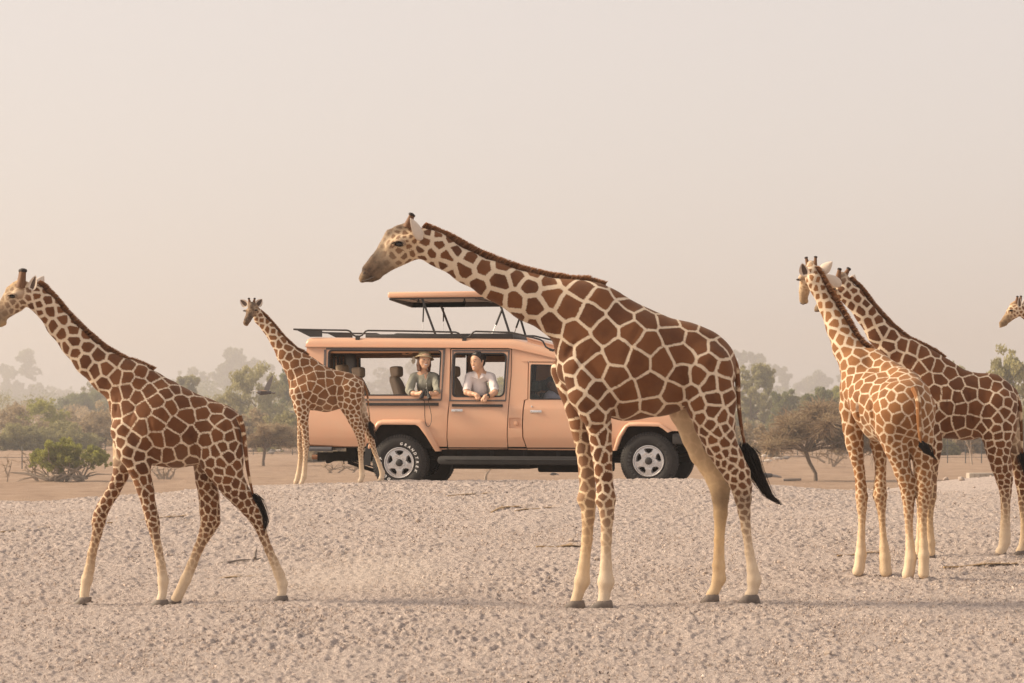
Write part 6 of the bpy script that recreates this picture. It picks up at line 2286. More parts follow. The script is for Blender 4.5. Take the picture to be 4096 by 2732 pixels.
# near thigh and far thigh
g.chain([(2812, 1495, 124, -.12), (2842, 1600, 98, -.15), (2858, 1690, 82, -.15)], kd=.62, cell=[(0, .14), (1, .085)], line=.011, sm=.05)
g.chain([(2790, 1520, 90, .14), (2740, 1640, 62, .17), (2762, 1720, 46, .18)], kd=.7, cell=[(0, .14), (1, .12)], line=.013, sm=.05, fade=[(0, 1), (.6, .1), (1, 0)], warm=.35)
g.leg([(2384, 1650, 58), (2397, 1710, 49), (2406, 1803, 41), (2415, 1905, 35), (2421, 1955, 33), (2422, 1996, 41), (2426, 2032, 30), (2428, 2066, 27), (2425, 2160, 21), (2424, 2262, 23), (2424, 2328, 33), (2418, 2376, 23)],
      -.13, (2357, 2441, 2455, 2441, 2414, 2408), cells=(.095, .05))
g.leg([(2306, 1640, 42), (2317, 1701, 37), (2337, 1803, 33), (2349, 1905, 33), (2350, 1955, 31), (2349, 1996, 40), (2353, 2032, 28), (2353, 2066, 26), (2348, 2160, 22), (2336, 2262, 23), (2329, 2323, 31), (2313, 2374, 22)],
      .10, (2255, 2439, 2346, 2436, 2304, 2408), warm=.25, spots=.8, vtop=.18, cells=(.11, .05))
g.leg([(2858, 1690, 80), (2877, 1765, 66), (2912, 1832, 58), (2948, 1895, 52), (2966, 1948, 41), (2972, 1995, 33), (2977, 2050, 24), (2984, 2110, 19), (2998, 2211, 18), (3010, 2275, 22), (3017, 2320, 28), (3011, 2366, 21)],
      -.13, (2955, 2414, 3043, 2411, 3000, 2384), vtop=-.15, cells=(.08, .045), smudge=.5)
g.leg([(2756, 1700, 46), (2770, 1755, 41), (2801, 1820, 41), (2835, 1864, 41), (2866, 1915, 42), (2880, 1952, 41), (2882, 1990, 34), (2882, 2058, 27), (2877, 2160, 20), (2875, 2262, 25), (2876, 2315, 27), (2858, 2364, 21)],
      .10, (2803, 2411, 2880, 2407, 2846, 2383), warm=.5, spots=.12, vtop=.18, smudge=.6)
# head
hd = dict(sm=.025, fade=.9, warm=.2)
g.chain([(1660, 972, 66), (1590, 992, 68)], kd=.62, cell=.044, line=.0085, sm=.025, fade=.92, warm=.35)
g.chain([(1590, 1000, 66), (1520, 1058, 44), (1478, 1096, 32), (1452, 1112, 18)], kd=.66, cell=.065, line=.016, sm=.02, fade=[(0, .75), (.5, .25), (1, 0)], warm=.25, nose=[(0, .15), (.4, .55), (.75, .95), (1, .85)])
g.chain([(1454, 1108, 17), (1448, 1122, 11)], kd=1.3, fade=0, nose=.35, warm=.9, sm=.012)
g.chain([(1508, 1100, 22), (1488, 1113, 16)], kd=.95, fade=0, nose=.55, warm=.7, sm=.012)
g.chain([(1572, 943, 24), (1592, 930, 26), (1625, 915, 26)], kd=.7, cell=.04, line=.008, sm=.03, fade=.8, nose=.75)
g.chain([(1556, 930, 14), (1530, 985, 14), (1495, 1035, 13), (1462, 1072, 13)], kd=1.6, fade=0, nose=.85, sm=.02, cell=.05)
g.chain([(1560, 985, 20, -.07), (1600, 962, 18, -.085), (1640, 958, 20, -.08)], kd=.8, cell=.04, line=.010, sm=.02, fade=.8, warm=.3)
g.groove([(2730, 1455, .3), (2738, 1520, .9), (2737, 1585, 1), (2742, 1625, .6)], .024)
g.groove([(2466, 1520, .2), (2478, 1590, .8), (2462, 1655, 1), (2440, 1690, .8)], .024)
g.groove([(2312, 1365, .6), (2276, 1400, 1), (2262, 1430, .8)], .022)
g.groove([(2366, 1380, .1), (2330, 1440, .5), (2300, 1500, .3)], .020)
g.groove([(2560, 1300, .1), (2520, 1380, .35), (2500, 1450, .2)], .022)
g.groove([(2590, 1560, .2), (2600, 1610, .5), (2590, 1650, .3)], .018)
g.groove([(2860, 1420, .1), (2850, 1520, .4), (2862, 1600, .2)], .022)
g.groove([(2905, 1800, .4), (2935, 1850, .6), (2960, 1900, .4)], .012, False)
g.body()
make_horn(g.root, g.P(1633, 898, -.05), g.P(1647, 853, -.06), 15 * g.px, 9 * g.px, 12 * g.px)
make_horn(g.root, g.P(1637, 902, .05), g.P(1651, 858, .06), 14 * g.px, 9 * g.px, 12 * g.px)
make_ear(g.root, g.P(1684, 958, -.09), g.P(1640, 872, -.17), .105, (-.7, .65, -.3), .3)
make_ear(g.root, g.P(1680, 942, .09), g.P(1644, 880, .18), .10, (-.7, .3, -.1), .3)
g.eye(1599, 977, -.103, 21, (-.35, -1, 0))
g.eye(1592, 977, .103, 21, (-.35, 1, 0))
g.mark('nostril', [(1464, 1084, -.030), (1458, 1090, -.036), (1453, 1096, -.034)], [1.5, 4, 2], 0, m_nostril)
g.mark('mouth', [(1447, 1125, -.035), (1470, 1119, -.05), (1500, 1106, -.066)], [2.5, 2.5, 1.5], 0, m_nostril)
g.mane([(1690, 905, 0), (1740, 928, 0), (1800, 957, 0), (1908, 1017, 0), (2006, 1056, 0), (2090, 1085, 0), (2180, 1108, 0), (2327, 1130, 0), (2420, 1142, 0)], .046, 3400)
g.tail([(2925, 1425), (2944, 1470), (2951, 1530), (2954, 1612), (2964, 1700), (2979, 1778)], .030, .011,
       [(2977, 1768, 8), (2992, 1805, 26), (3016, 1865, 24), (3040, 1925, 20), (3075, 1985, 16), (3125, 2020, 9)], .009, 420, v=-.02)

# ------------------------------------------------------------------ 2. the young giraffe walking at the edge of the picture
g = Giraffe('giraffe in mid stride beside the green bush, muzzle cut off by the picture edge', 19.9, .68, .0125, FEET[4:8], (.0130, .0062, .0054), 0.0, 23)
nk = dict(kd=.66, cell=[(0, .085), (.25, .13), (1, .16)], line=[(0, .010), (.3, .0135), (1, .0085)])
g.chain([(137, 1186, 50), (188, 1230, 46), (238, 1300, 50), (300, 1371, 56), (363, 1438, 66), (440, 1496, 80), (522, 1545, 102)], sm=.05, **nk)
bd = dict(cell=.165, line=.0064, sm=.06)
g.chain([(522, 1545, 102), (570, 1625, 128), (640, 1690, 172), (700, 1712, 154), (790, 1722, 130), (862, 1732, 112)], kd=.66, **bd)
g.chain([(608, 1548, 62), (690, 1610, 62), (800, 1665, 70), (878, 1700, 82)], kd=.75, **bd)
g.chain([(560, 1640, 110), (512, 1725, 70)], kd=.75, **bd)
g.chain([(730, 1780, 88), (810, 1790, 62)], kd=.9, cell=.12, line=.011, sm=.06, fade=.85)
g.chain([(905, 1720, 72), (915, 1770, 58)], kd=.9, **bd)
g.chain([(505, 1722, 62, -.08), (535, 1800, 64, -.10), (556, 1860, 50, -.10)], kd=.8, cell=.13, line=.009, sm=.04)
g.chain([(500, 1740, 50, .12), (496, 1830, 45, .12)], kd=.8, cell=.13, line=.009, sm=.04, fade=[(0, 1), (1, .2)], warm=.2)
g.chain([(872, 1755, 98, -.09), (888, 1840, 84, -.11), (912, 1905, 62, -.11)], kd=.62, cell=[(0, .15), (1, .10)], line=.0075, sm=.05)
g.chain([(850, 1770, 70, .10), (822, 1850, 46, .12)], kd=.7, cell=.12, line=.009, sm=.05, fade=[(0, 1), (1, .1)], warm=.35)
g.leg([(553, 1850, 48), (561, 1890, 40), (573, 1930, 36), (584, 1966, 33), (599, 2035, 27), (607, 2068, 27), (613, 2095, 26), (619, 2132, 20), (632, 2194, 17), (644, 2256, 18), (653, 2325, 22), (650, 2376, 17)],
      -.09, (602, 2427, 678, 2424, 643, 2404), cells=(.105, .05), fade=LONG)
g.leg([(492, 1850, 40), (482, 1904, 31), (452, 1966, 27), (414, 2028, 27), (400, 2062, 27), (394, 2088, 27), (389, 2132, 20), (368, 2214, 18), (358, 2277, 20), (348, 2318, 23), (338, 2368, 19)],
      .08, (294, 2424, 366, 2406, 338, 2394), warm=.12, vtop=.12, cells=(.10, .05), fade=LONG)
g.leg([(908, 1900, 64), (934, 1945, 53), (963, 1985, 44), (1005, 2034, 38), (1026, 2070, 31), (1040, 2105, 23), (1056, 2152, 18), (1075, 2200, 17), (1095, 2245, 18), (1117, 2297, 21), (1130, 2335, 21), (1129, 2370, 17)],
      -.08, (1088, 2407, 1156, 2404, 1124, 2388), vtop=-.11, cells=(.10, .05), fade=LONG)
g.leg([(812, 1855, 40), (824, 1920, 42), (836, 1986, 41), (839, 2045, 41), (842, 2084, 39), (828, 2122, 30), (815, 2150, 24), (794, 2194, 20), (769, 2256, 20), (743, 2318, 22), (718, 2370, 21)],
      .08, (672, 2411, 726, 2417, 706, 2398), warm=.12, vtop=.12, cells=(.10, .05), fade=LONG)
hd = dict(sm=.025, warm=.2)
g.chain([(98, 1172, 47), (56, 1202, 49)], kd=.62, cell=.066, line=.0065, fade=.9, **hd)
g.chain([(56, 1206, 48), (6, 1252, 33), (-29, 1287, 23), (-45, 1306, 12)], kd=.66, cell=.075, line=.008, sm=.02, fade=[(0, .85), (.5, .4), (1, 0)], warm=.3, nose=[(0, .1), (.45, .5), (.8, .9), (1, .6)])
g.chain([(12, 1290, 16), (0, 1300, 11)], kd=.95, fade=0, nose=.2, warm=.9, sm=.012)
g.chain([(36, 1158, 14), (62, 1146, 18), (84, 1138, 24)], kd=.7, cell=.05, line=.012, sm=.03, fade=.4, nose=.25, warm=.7)
g.chain([(34, 1165, 9), (12, 1205, 9), (-20, 1255, 9)], kd=1.6, fade=0, nose=.7, warm=.8, sm=.02, cell=.05)
g.chain([(40, 1192, 12, -.045), (66, 1176, 12, -.055), (90, 1172, 12, -.05)], kd=.8, sm=.02, fade=.15)
g.groove([(592, 1660, .2), (604, 1720, .9), (606, 1790, 1), (602, 1845, .8)], .026)
g.groove([(768, 1700, .3), (773, 1760, 1), (785, 1825, .8)], .026)
g.groove([(470, 1600, .6), (462, 1640, 1), (478, 1690, .4)], .022)
g.groove([(560, 1600, .1), (525, 1660, .5), (505, 1720, .3)], .020)
g.groove([(660, 1610, .1), (652, 1680, .4), (660, 1740, .2)], .020)
g.groove([(905, 1690, .1), (900, 1770, .4), (915, 1830, .2)], .020)
g.body()
make_horn(g.root, g.P(86, 1135, -.035), g.P(95, 1076, -.045), 17 * g.px, 12 * g.px, 15 * g.px)
make_horn(g.root, g.P(84, 1135, .035), g.P(88, 1078, .045), 17 * g.px, 12 * g.px, 14 * g.px)
make_ear(g.root, g.P(122, 1160, -.06), g.P(143, 1102, -.10), .066, (-.35, -1, 0), .3)
make_ear(g.root, g.P(150, 1146, .06), g.P(175, 1104, .12), .066, (-.6, .8, 0), .3)
g.eye(53, 1186, -.073, 14.5, (-.35, -1, 0))
g.mane([(150, 1130, 0), (172, 1144, 0), (212, 1190, 0), (266, 1255, 0), (336, 1326, 0), (415, 1393, 0), (502, 1443, 0), (560, 1462, 0), (612, 1484, 0)], .037, 3000)
g.tail([(955, 1665), (972, 1720), (982, 1802), (993, 1891), (1012, 1978)], .026, .009,
       [(1008, 1970, 5), (1030, 1995, 13), (1052, 2038, 9), (1066, 2085, 8), (1058, 2128, 5)], .007, 180, v=-.13)

# ------------------------------------------------------------------ 3. the small giraffe standing against the car
g = Giraffe('small giraffe standing close against the rear of the tan safari car, looking at the camera', 30.9, .58, .0125, FEET[8:12], (.0115, .0064, .0058), .40, 31)
nk = dict(kd=.7, cell=[(0, .09), (.25, .14), (1, .185)], line=[(0, .010), (.3, .0125), (1, .0085)])
g.chain([(1027, 1250, 21), (1040, 1277, 21), (1072, 1310, 24), (1112, 1366, 29), (1149, 1419, 42), (1190, 1462, 55)], sm=.05, **nk)
bd = dict(cell=.178, line=.0064, sm=.06)
g.chain([(1190, 1462, 55), (1225, 1520, 70), (1255, 1548, 92), (1307, 1563, 82), (1366, 1560, 69), (1402, 1556, 56)], kd=.66, **bd)
g.chain([(1228, 1468, 45), (1290, 1510, 42), (1375, 1532, 42), (1415, 1545, 43)], kd=.75, **bd)
g.chain([(1215, 1540, 58), (1196, 1570, 40)], kd=.75, **bd)
g.chain([(1300, 1592, 52), (1350, 1590, 42)], kd=.9, cell=.13, line=.010, sm=.06, fade=.75)
g.chain([(1198, 1575, 36, -.08), (1208, 1630, 32, -.10), (1212, 1670, 23, -.10)], kd=.85, cell=[(0, .14), (1, .09)], line=.0078, sm=.04)
g.chain([(1405, 1562, 50, -.08), (1402, 1620, 42, -.10), (1418, 1675, 28, -.10)], kd=.7, cell=[(0, .14), (1, .085)], line=.0072, sm=.05)
g.chain([(1425, 1575, 32, .08), (1444, 1630, 22, .12), (1458, 1675, 18, .12)], kd=.8, cell=[(0, .13), (1, .09)], line=.008, sm=.05, fade=[(0, .9), (.6, .2), (1, .6)])
g.leg([(1212, 1670, 22), (1218, 1710, 16), (1222, 1746, 14), (1224, 1778, 14.5), (1223, 1800, 11.5), (1222, 1823, 10), (1219, 1874, 10), (1216, 1905, 11.5), (1209, 1925, 9)],
      -.09, (1194, 1942, 1214, 1942, 1206, 1934), cells=(.085, .05), dusty=True, spots=.9)
g.leg([(1205, 1660, 18), (1203, 1710, 14), (1201, 1746, 12), (1201, 1778, 12.5), (1202, 1800, 10.5), (1202, 1823, 9), (1197, 1874, 9), (1192, 1903, 10.5), (1186, 1923, 9)],
      .09, (1173, 1939, 1193, 1939, 1183, 1931), cells=(.085, .05), dusty=True, spots=.8, vtop=.10, warm=.1)
g.leg([(1420, 1680, 27), (1438, 1728, 20), (1446, 1762, 16), (1445, 1790, 12.5), (1443, 1815, 10.5), (1445, 1864, 9.5), (1449, 1900, 12), (1445, 1918, 10)],
      -.09, (1428, 1934, 1451, 1933, 1441, 1926), cells=(.085, .05), dusty=True, vtop=-.10)
g.leg([(1458, 1675, 19), (1474, 1720, 17), (1482, 1748, 15), (1490, 1778, 11.5), (1499, 1808, 9.5), (1518, 1859, 9), (1529, 1890, 11), (1528, 1908, 10)],
      .09, (1509, 1926, 1539, 1925, 1524, 1917), cells=(.085, .05), dusty=True, vtop=.12)
# head turned towards the camera
g.chain([(1013, 1230, 21, -.02), (1003, 1252, 19, -.12)], kd=.95, cell=.06, line=.006, sm=.025, fade=.85, nose=.55, warm=.5)
g.chain([(1003, 1252, 18, -.12), (991, 1278, 14, -.22), (984, 1291, 12, -.26)], kd=1.0, cell=.05, line=.006, sm=.02, fade=.8, nose=[(0, .6), (.6, .9), (1, .75)], warm=.7)
g.chain([(986, 1296, 9, -.24)], kd=1.1, fade=0, nose=.3, warm=.9, sm=.012)
g.chain([(1005, 1219, 13, -.05), (1003, 1232, 12, -.11)], kd=1.0, sm=.02, fade=.5, nose=.75)
g.chain([(990, 1243, 8, -.10)], kd=1.0, sm=.02, fade=0, warm=.3)
g.chain([(1021, 1242, 9, -.10)], kd=1.0, sm=.02, fade=.2, warm=.3)
g.groove([(1238, 1540, .2), (1246, 1590, .8), (1238, 1640, 1)], .026)
g.groove([(1336, 1530, .4), (1336, 1570, 1), (1346, 1612, .8)], .026)
g.groove([(1176, 1500, .6), (1170, 1525, 1), (1182, 1552, .4)], .022)
g.groove([(1290, 1530, .2), (1290, 1580, .5)], .018)
g.body()
make_horn(g.root, g.P(1000, 1216, -.03), g.P(995, 1192, -.03), 6.5 * g.px, 4.2 * g.px, 5 * g.px)
make_horn(g.root, g.P(1014, 1217, -.02), g.P(1019, 1192, -.02), 6.5 * g.px, 4.2 * g.px, 5 * g.px)
make_ear(g.root, g.P(988, 1224, 0), g.P(960, 1199, .02), .085, (-.3, -1, -.15), .3)
make_ear(g.root, g.P(1027, 1224, 0), g.P(1049, 1196, .03), .085, (.25, -1, -.1), .3)
g.eye(1023, 1241, -.125, 6.5, (.5, -1, 0))
g.eye(981, 1244, -.115, 6, (-.8, -1, 0))
g.mark('nostril', [(979, 1276, -.285), (978, 1280, -.29)], [2, 2.5], 0, m_nostril)
g.mark('nostril', [(992, 1277, -.275), (991, 1281, -.28)], [2, 2.5], 0, m_nostril)
g.mark('mouth', [(980, 1296, -.285), (988, 1298, -.28), (997, 1293, -.25)], [1.2, 1.4, 1], 0, m_nostril)
g.mane([(1036, 1240, 0), (1060, 1262, 0), (1093, 1298, 0), (1136, 1350, 0), (1184, 1394, 0), (1232, 1421, 0)], .028, 1300)
g.tail([(1448, 1535), (1462, 1552), (1470, 1585), (1474, 1625), (1480, 1690)], .018, .007,
       [(1479, 1684, 4), (1484, 1705, 10), (1490, 1735, 7), (1508, 1770, 3)], .007, 150, v=-.02)

# ------------------------------------------------------------------ 4. the giraffe seen from behind
g = Giraffe('golden brown giraffe seen from behind, tail hanging, in front of a darker giraffe', 21.5, .68, .0125, FEET[12:16], (.0140, .0074, .0062), .75, 47)
nk = dict(kd=.95, cell=[(0, .085), (.25, .12), (1, .145)], line=[(0, .012), (.4, .014), (1, .010)])
g.chain([(3258, 1118, 36, .52), (3276, 1150, 35, .53), (3313, 1226, 37, .52), (3353, 1311, 47, .48), (3390, 1395, 58, .42), (3438, 1468, 76, .34)], sm=.05, **nk)
bd = dict(cell=.14, line=.0072, sm=.06)
g.chain([(3438, 1470, 76, .34), (3462, 1550, 98, .28), (3520, 1610, 118, .05), (3575, 1632, 118, -.12), (3612, 1640, 122, -.26)], kd=1.0, **bd)
g.chain([(3492, 1440, 48, .30), (3560, 1500, 52, .10), (3618, 1545, 66, -.10), (3645, 1580, 72, -.24)], kd=1.0, **bd)
g.chain([(3530, 1680, 92, .05), (3575, 1700, 74, -.12)], kd=1.0, cell=.11, line=.010, sm=.06, fade=.9)
g.chain([(3420, 1560, 62, .34), (3404, 1630, 46, .34), (3412, 1710, 43, .33)], kd=1.0, cell=.12, line=.009, sm=.04)
g.chain([(3490, 1600, 70, .36), (3508, 1720, 42, .34)], kd=1.0, cell=.12, line=.009, sm=.04)
g.chain([(3568, 1640, 84, -.24), (3576, 1720, 70, -.25), (3588, 1790, 52, -.25)], kd=1.0, cell=[(0, .13), (1, .095)], line=.008, sm=.05)
g.chain([(3665, 1640, 76, -.28), (3682, 1730, 52, -.28)], kd=1.0, cell=[(0, .12), (1, .09)], line=.008, sm=.05)
lk = dict(kd=1.0, dusty=True, cells=(.090, .045))
g.leg([(3413, 1715, 42), (3418, 1775, 36), (3426, 1824, 28), (3438, 1886, 22), (3444, 1945, 22), (3447, 1988, 25), (3447, 2032, 20), (3448, 2073, 15), (3446, 2135, 15), (3444, 2180, 18), (3444, 2218, 23), (3437, 2270, 22)],
      .30, (3415, 2310, 3446, 2308, 3432, 2288, .10, .85), vtop=.33, warm=.15, **lk)
g.leg([(3508, 1730, 38), (3511, 1775, 32), (3521, 1824, 27), (3522, 1886, 22), (3520, 1945, 25), (3520, 1982, 29), (3524, 2023, 20), (3528, 2073, 14), (3532, 2135, 13), (3536, 2190, 19), (3540, 2230, 23), (3541, 2275, 24)],
      .25, (3536, 2310, 3554, 2308, 3544, 2288, .10, .95), vtop=.33, warm=.25, **lk)
g.leg([(3586, 1770, 58), (3596, 1824, 42), (3611, 1886, 34), (3630, 1940, 32), (3634, 1985, 27), (3635, 2052, 19), (3636, 2114, 15), (3640, 2177, 17), (3643, 2232, 23), (3637, 2280, 23)],
      -.20, (3612, 2323, 3650, 2320, 3632, 2300, .06, .85), vtop=-.25, warm=.08, **lk)
g.leg([(3684, 1760, 50), (3689, 1820, 42), (3693, 1890, 36), (3697, 1945, 32), (3695, 1990, 27), (3691, 2052, 17), (3692, 2114, 15), (3694, 2177, 17), (3695, 2222, 22), (3694, 2275, 21)],
      -.25, (3680, 2319, 3708, 2317, 3694, 2297, .06, .9), vtop=-.28, warm=.2, **lk)
g.chain([(3250, 1088, 33, .54), (3228, 1115, 29, .62)], kd=.9, cell=.06, line=.012, sm=.025, fade=.85)
g.chain([(3226, 1120, 28, .63), (3217, 1165, 22, .74), (3213, 1200, 17, .82)], kd=.9, cell=.06, line=.012, sm=.02, fade=[(0, .6), (1, 0)], nose=[(0, 0), (.5, .2), (1, .5)], warm=.4)
g.chain([(3222, 1205, 13, .80)], kd=.9, fade=0, nose=.3, warm=.9, sm=.012)
g.chain([(3203, 1112, 12, .58), (3215, 1100, 14, .56)], kd=1.0, sm=.02, fade=.2)
g.chain([(3245, 1060, 20, .56)], kd=1.0, sm=.03, fade=.3, nose=.3)
g.groove([(3478, 1560, .4), (3484, 1620, 1), (3492, 1690, .8)], .028, False)
g.groove([(3430, 1600, .3), (3436, 1680, .9), (3440, 1745, .8)], .024, False)
g.groove([(3660, 1600, .4), (3664, 1680, .9), (3664, 1760, .7)], .022, False)
g.body()
make_horn(g.root, g.P(3231, 1058, .57), g.P(3224, 1028, .57), 8.5 * g.px, 6 * g.px, 7.5 * g.px)
make_horn(g.root, g.P(3260, 1056, .53), g.P(3263, 1025, .53), 8.5 * g.px, 6 * g.px, 7.5 * g.px)
make_ear(g.root, g.P(3222, 1104, .50), g.P(3208, 1053, .46), .085, (-.5, -1, 0), .3)
make_ear(g.root, g.P(3284, 1090, .50), g.P(3330, 1046, .46), .085, (.5, 1, .2), .3)
g.eye(3198, 1120, .57, 9, (-1, -.45, 0))
g.mark('mouth', [(3200, 1212, .80), (3212, 1218, .77), (3225, 1213, .76)], [1.5, 2, 1.5], 0, m_nostril)
g.mane([(3262, 1068, .50), (3280, 1095, .49), (3298, 1132, .47), (3347, 1211, .46), (3396, 1294, .42), (3434, 1360, .38), (3470, 1392, .34), (3505, 1418, .30)], .038, 2600, up=(.25, -.5, .3), spread=.03)
g.tail([(3655, 1552, -.48), (3672, 1600, -.545), (3676, 1686, -.56), (3680, 1740, -.56), (3686, 1770, -.56)], .030, .012,
       [(3684, 1762, 6), (3697, 1785, 18), (3712, 1812, 13), (3730, 1825, 5), (3748, 1840, 3)], .008, 200, v=-.56)

# ------------------------------------------------------------------ 5. the darker giraffe behind it
g = Giraffe('dark brown giraffe standing behind the giraffe that turns its back', 23.1, .72, .0125, FEET[16:20], (.0135, .0066, .0058), .0, 59)
nk = dict(kd=.66, cell=[(0, .085), (.25, .135), (1, .165)], line=[(0, .011), (.3, .0145), (1, .009)])
g.chain([(3383, 1165, 42), (3413, 1190, 41), (3463, 1256, 41), (3521, 1333, 51), (3575, 1392, 63), (3640, 1438, 77), (3694, 1492, 96)], sm=.05, **nk)
bd = dict(cell=.172, line=.0070, sm=.06)
g.chain([(3694, 1492, 96), (3725, 1565, 120), (3790, 1616, 134), (3876, 1626, 129), (3945, 1618, 112), (3988, 1616, 86)], kd=.66, **bd)
g.chain([(3770, 1490, 58), (3850, 1550, 62), (3960, 1570, 72), (4010, 1598, 66)], kd=.75, **bd)
g.chain([(3690, 1580, 80), (3672, 1630, 60)], kd=.75, **bd)
g.chain([(3850, 1690, 66), (3920, 1686, 50), (3882, 1735, 14, -.02)], kd=.9, cell=.12, line=.011, sm=.05, fade=.85)
g.chain([(3700, 1660, 66, -.12), (3724, 1780, 44, -.12), (3724, 1830, 36, -.12)], kd=.8, cell=.12, line=.009, sm=.04)
g.chain([(3985, 1630, 84, -.10), (3990, 1710, 74, -.12), (3992, 1780, 54, -.12)], kd=.65, cell=[(0, .15), (1, .10)], line=.0085, sm=.05)
g.chain([(4020, 1640, 58, .10), (4045, 1740, 40, .12), (4064, 1820, 28, .12)], kd=.8, cell=.12, line=.009, sm=.05, fade=[(0, .9), (.5, .35), (1, .8)], warm=.2)
g.leg([(3992, 1770, 54), (3994, 1810, 47), (4006, 1866, 41), (4018, 1920, 33), (4022, 1965, 24), (4022, 2032, 18), (4021, 2094, 19), (4020, 2140, 22), (4019, 2168, 22), (4009, 2197, 19)],
      -.10, (3978, 2225, 4027, 2223, 4002, 2209), vtop=-.12, cells=(.105, .05))
g.leg([(4062, 1800, 30), (4072, 1850, 26), (4084, 1925, 24), (4088, 1965, 19), (4090, 2011, 16), (4098, 2100, 15), (4096, 2165, 18), (4086, 2195, 16)],
      .10, (4055, 2222, 4108, 2220, 4080, 2207), vtop=.12, warm=.2, cells=(.105, .05))
g.leg([(3724, 1820, 36), (3722, 1890, 28), (3720, 1950, 26), (3720, 1985, 26), (3717, 2052, 16), (3718, 2114, 15), (3722, 2172, 19), (3724, 2205, 16)],
      -.10, (3702, 2234, 3742, 2232, 3724, 2217), warm=.35, vtop=-.12, cells=(.10, .05), spots=.8)
g.leg([(3690, 1760, 36), (3690, 1850, 28), (3688, 1950, 24), (3688, 1985, 24), (3684, 2052, 16), (3682, 2114, 15), (3680, 2172, 18), (3676, 2205, 15)],
      .10, (3652, 2234, 3692, 2232, 3676, 2217), warm=.2, vtop=.12, cells=(.10, .05))
g.chain([(3374, 1138, 38, .02), (3345, 1165, 38, .06)], kd=.64, cell=.066, line=.008, sm=.025, fade=.9)
g.chain([(3345, 1168, 36, .06), (3308, 1202, 26, .12), (3274, 1232, 16, .17), (3264, 1241, 9, .18)], kd=.7, cell=.06, line=.010, sm=.02, fade=[(0, .8), (1, 0)], nose=[(0, 0), (.5, .4), (1, .6)], warm=.4)
g.chain([(3366, 1112, 26, .02)], kd=.8, sm=.03, fade=.4, nose=.4)
g.groove([(3872, 1560, .2), (3884, 1620, .9), (3890, 1700, 1), (3896, 1735, .7)], .026)
g.groove([(3745, 1640, .3), (3748, 1700, .9), (3744, 1745, .8)], .024)
g.groove([(3800, 1560, .2), (3790, 1620, .5), (3795, 1670, .2)], .016)
g.groove([(3830, 1555, .2), (3822, 1620, .5), (3828, 1680, .2)], .016)
g.groove([(3660, 1480, .5), (3668, 1530, .6)], .02)
g.body()
make_horn(g.root, g.P(3352, 1112, -.04), g.P(3359, 1073, -.045), 12 * g.px, 8 * g.px, 9 * g.px)
make_horn(g.root, g.P(3376, 1108, .05), g.P(3397, 1072, .055), 12 * g.px, 8 * g.px, 10 * g.px)
make_ear(g.root, g.P(3362, 1142, -.08), g.P(3298, 1096, -.14), .085, (.5, 1, -.4), .3)
make_ear(g.root, g.P(3406, 1132, .08), g.P(3418, 1098, .12), .07, (-.3, 1, 0), .3)
g.eye(3332, 1158, -.03, 11, (-.5, -1, 0))
g.mane([(3398, 1112, 0), (3437, 1150, 0), (3495, 1228, 0), (3566, 1305, 0), (3629, 1356, 0), (3708, 1394, 0), (3775, 1432, 0)], .037, 2600)
g.tail([(4066, 1585), (4080, 1630), (4084, 1690), (4087, 1756), (4089, 1815)], .024, .010,
       [(4089, 1806, 6), (4094, 1835, 16), (4104, 1880, 12), (4112, 1930, 5)], .008, 160, v=-.05)

# ------------------------------------------------------------------ 6. the giraffe coming in at the picture edge, only its head in view
_f6 = [(4420, 2000, 36.0), (4480, 2000, 36.0), (4700, 2000, 36.0)]
g = Giraffe('distant giraffe of which only the head with two dark tipped horns shows', 36.0, .80, .016, _f6, (.014, .010, .009), .25, 71)
g.base.z = gzf(g.base.x, 36.0); g.root.location = g.base
nk = dict(kd=.66, cell=[(0, .085), (.3, .13), (1, .16)], line=[(0, .012), (1, .014)])
g.chain([(4086, 1240, 25), (4112, 1256, 25), (4170, 1312, 27), (4240, 1372, 33), (4320, 1430, 44), (4390, 1475, 62)], sm=.05, **nk)
bd = dict(cell=.16, line=.010, sm=.06)
g.chain([(4390, 1475, 62), (4430, 1545, 90), (4500, 1580, 100), (4580, 1580, 92), (4650, 1575, 72)], kd=.66, **bd)
_gy = 1655 + 9671 * (1.0 - g.base.z) / 36.0
for (x0, dx, v, up) in ((4420, 0, -.14, 0), (4450, -14, .14, 0), (4660, 10, -.14, 1), (4690, 30, .14, 1)):
    h = _gy - 1620
    g.leg([(x0, 1610, 44 - 8 * (v > 0)), (x0 + dx * .3, 1620 + h * .22, 24), (x0 + dx * .5 + up * 14, 1620 + h * .45, 18), (x0 + dx * .7 + up * 12, 1620 + h * .52, 16),
           (x0 + dx * .8 + up * 8, 1620 + h * .7, 10), (x0 + dx, 1620 + h * .86, 11), (x0 + dx + 2, 1620 + h * .92, 13), (x0 + dx - 2, 1620 + h * .965, 10)],
          v, (x0 + dx - 26, _gy + 2, x0 + dx + 14, _gy + 2, x0 + dx - 4, _gy - 12), cells=(.10, .05))
g.chain([(4074, 1238, 27), (4052, 1248, 26)], kd=.64, cell=.058, line=.009, sm=.025, fade=.95)
g.chain([(4052, 1250, 26), (4029, 1274, 18), (4009, 1294, 13), (4002, 1307, 6)], kd=.68, cell=.058, line=.010, sm=.02, fade=[(0, .85), (.5, .3), (1, 0)], nose=[(0, 0), (.45, .55), (.8, .6), (1, .2)], warm=.6)
g.chain([(4024, 1296, 7), (4014, 1303, 5)], kd=.95, fade=0, nose=.6, warm=.5, sm=.012)
g.chain([(4046, 1218, 7), (4062, 1210, 9)], kd=.8, sm=.03, fade=.3, warm=.7)
g.body()
make_horn(g.root, g.P(4066, 1208, -.04), g.P(4070, 1184, -.045), 6.5 * g.px, 4.6 * g.px, 5.5 * g.px)
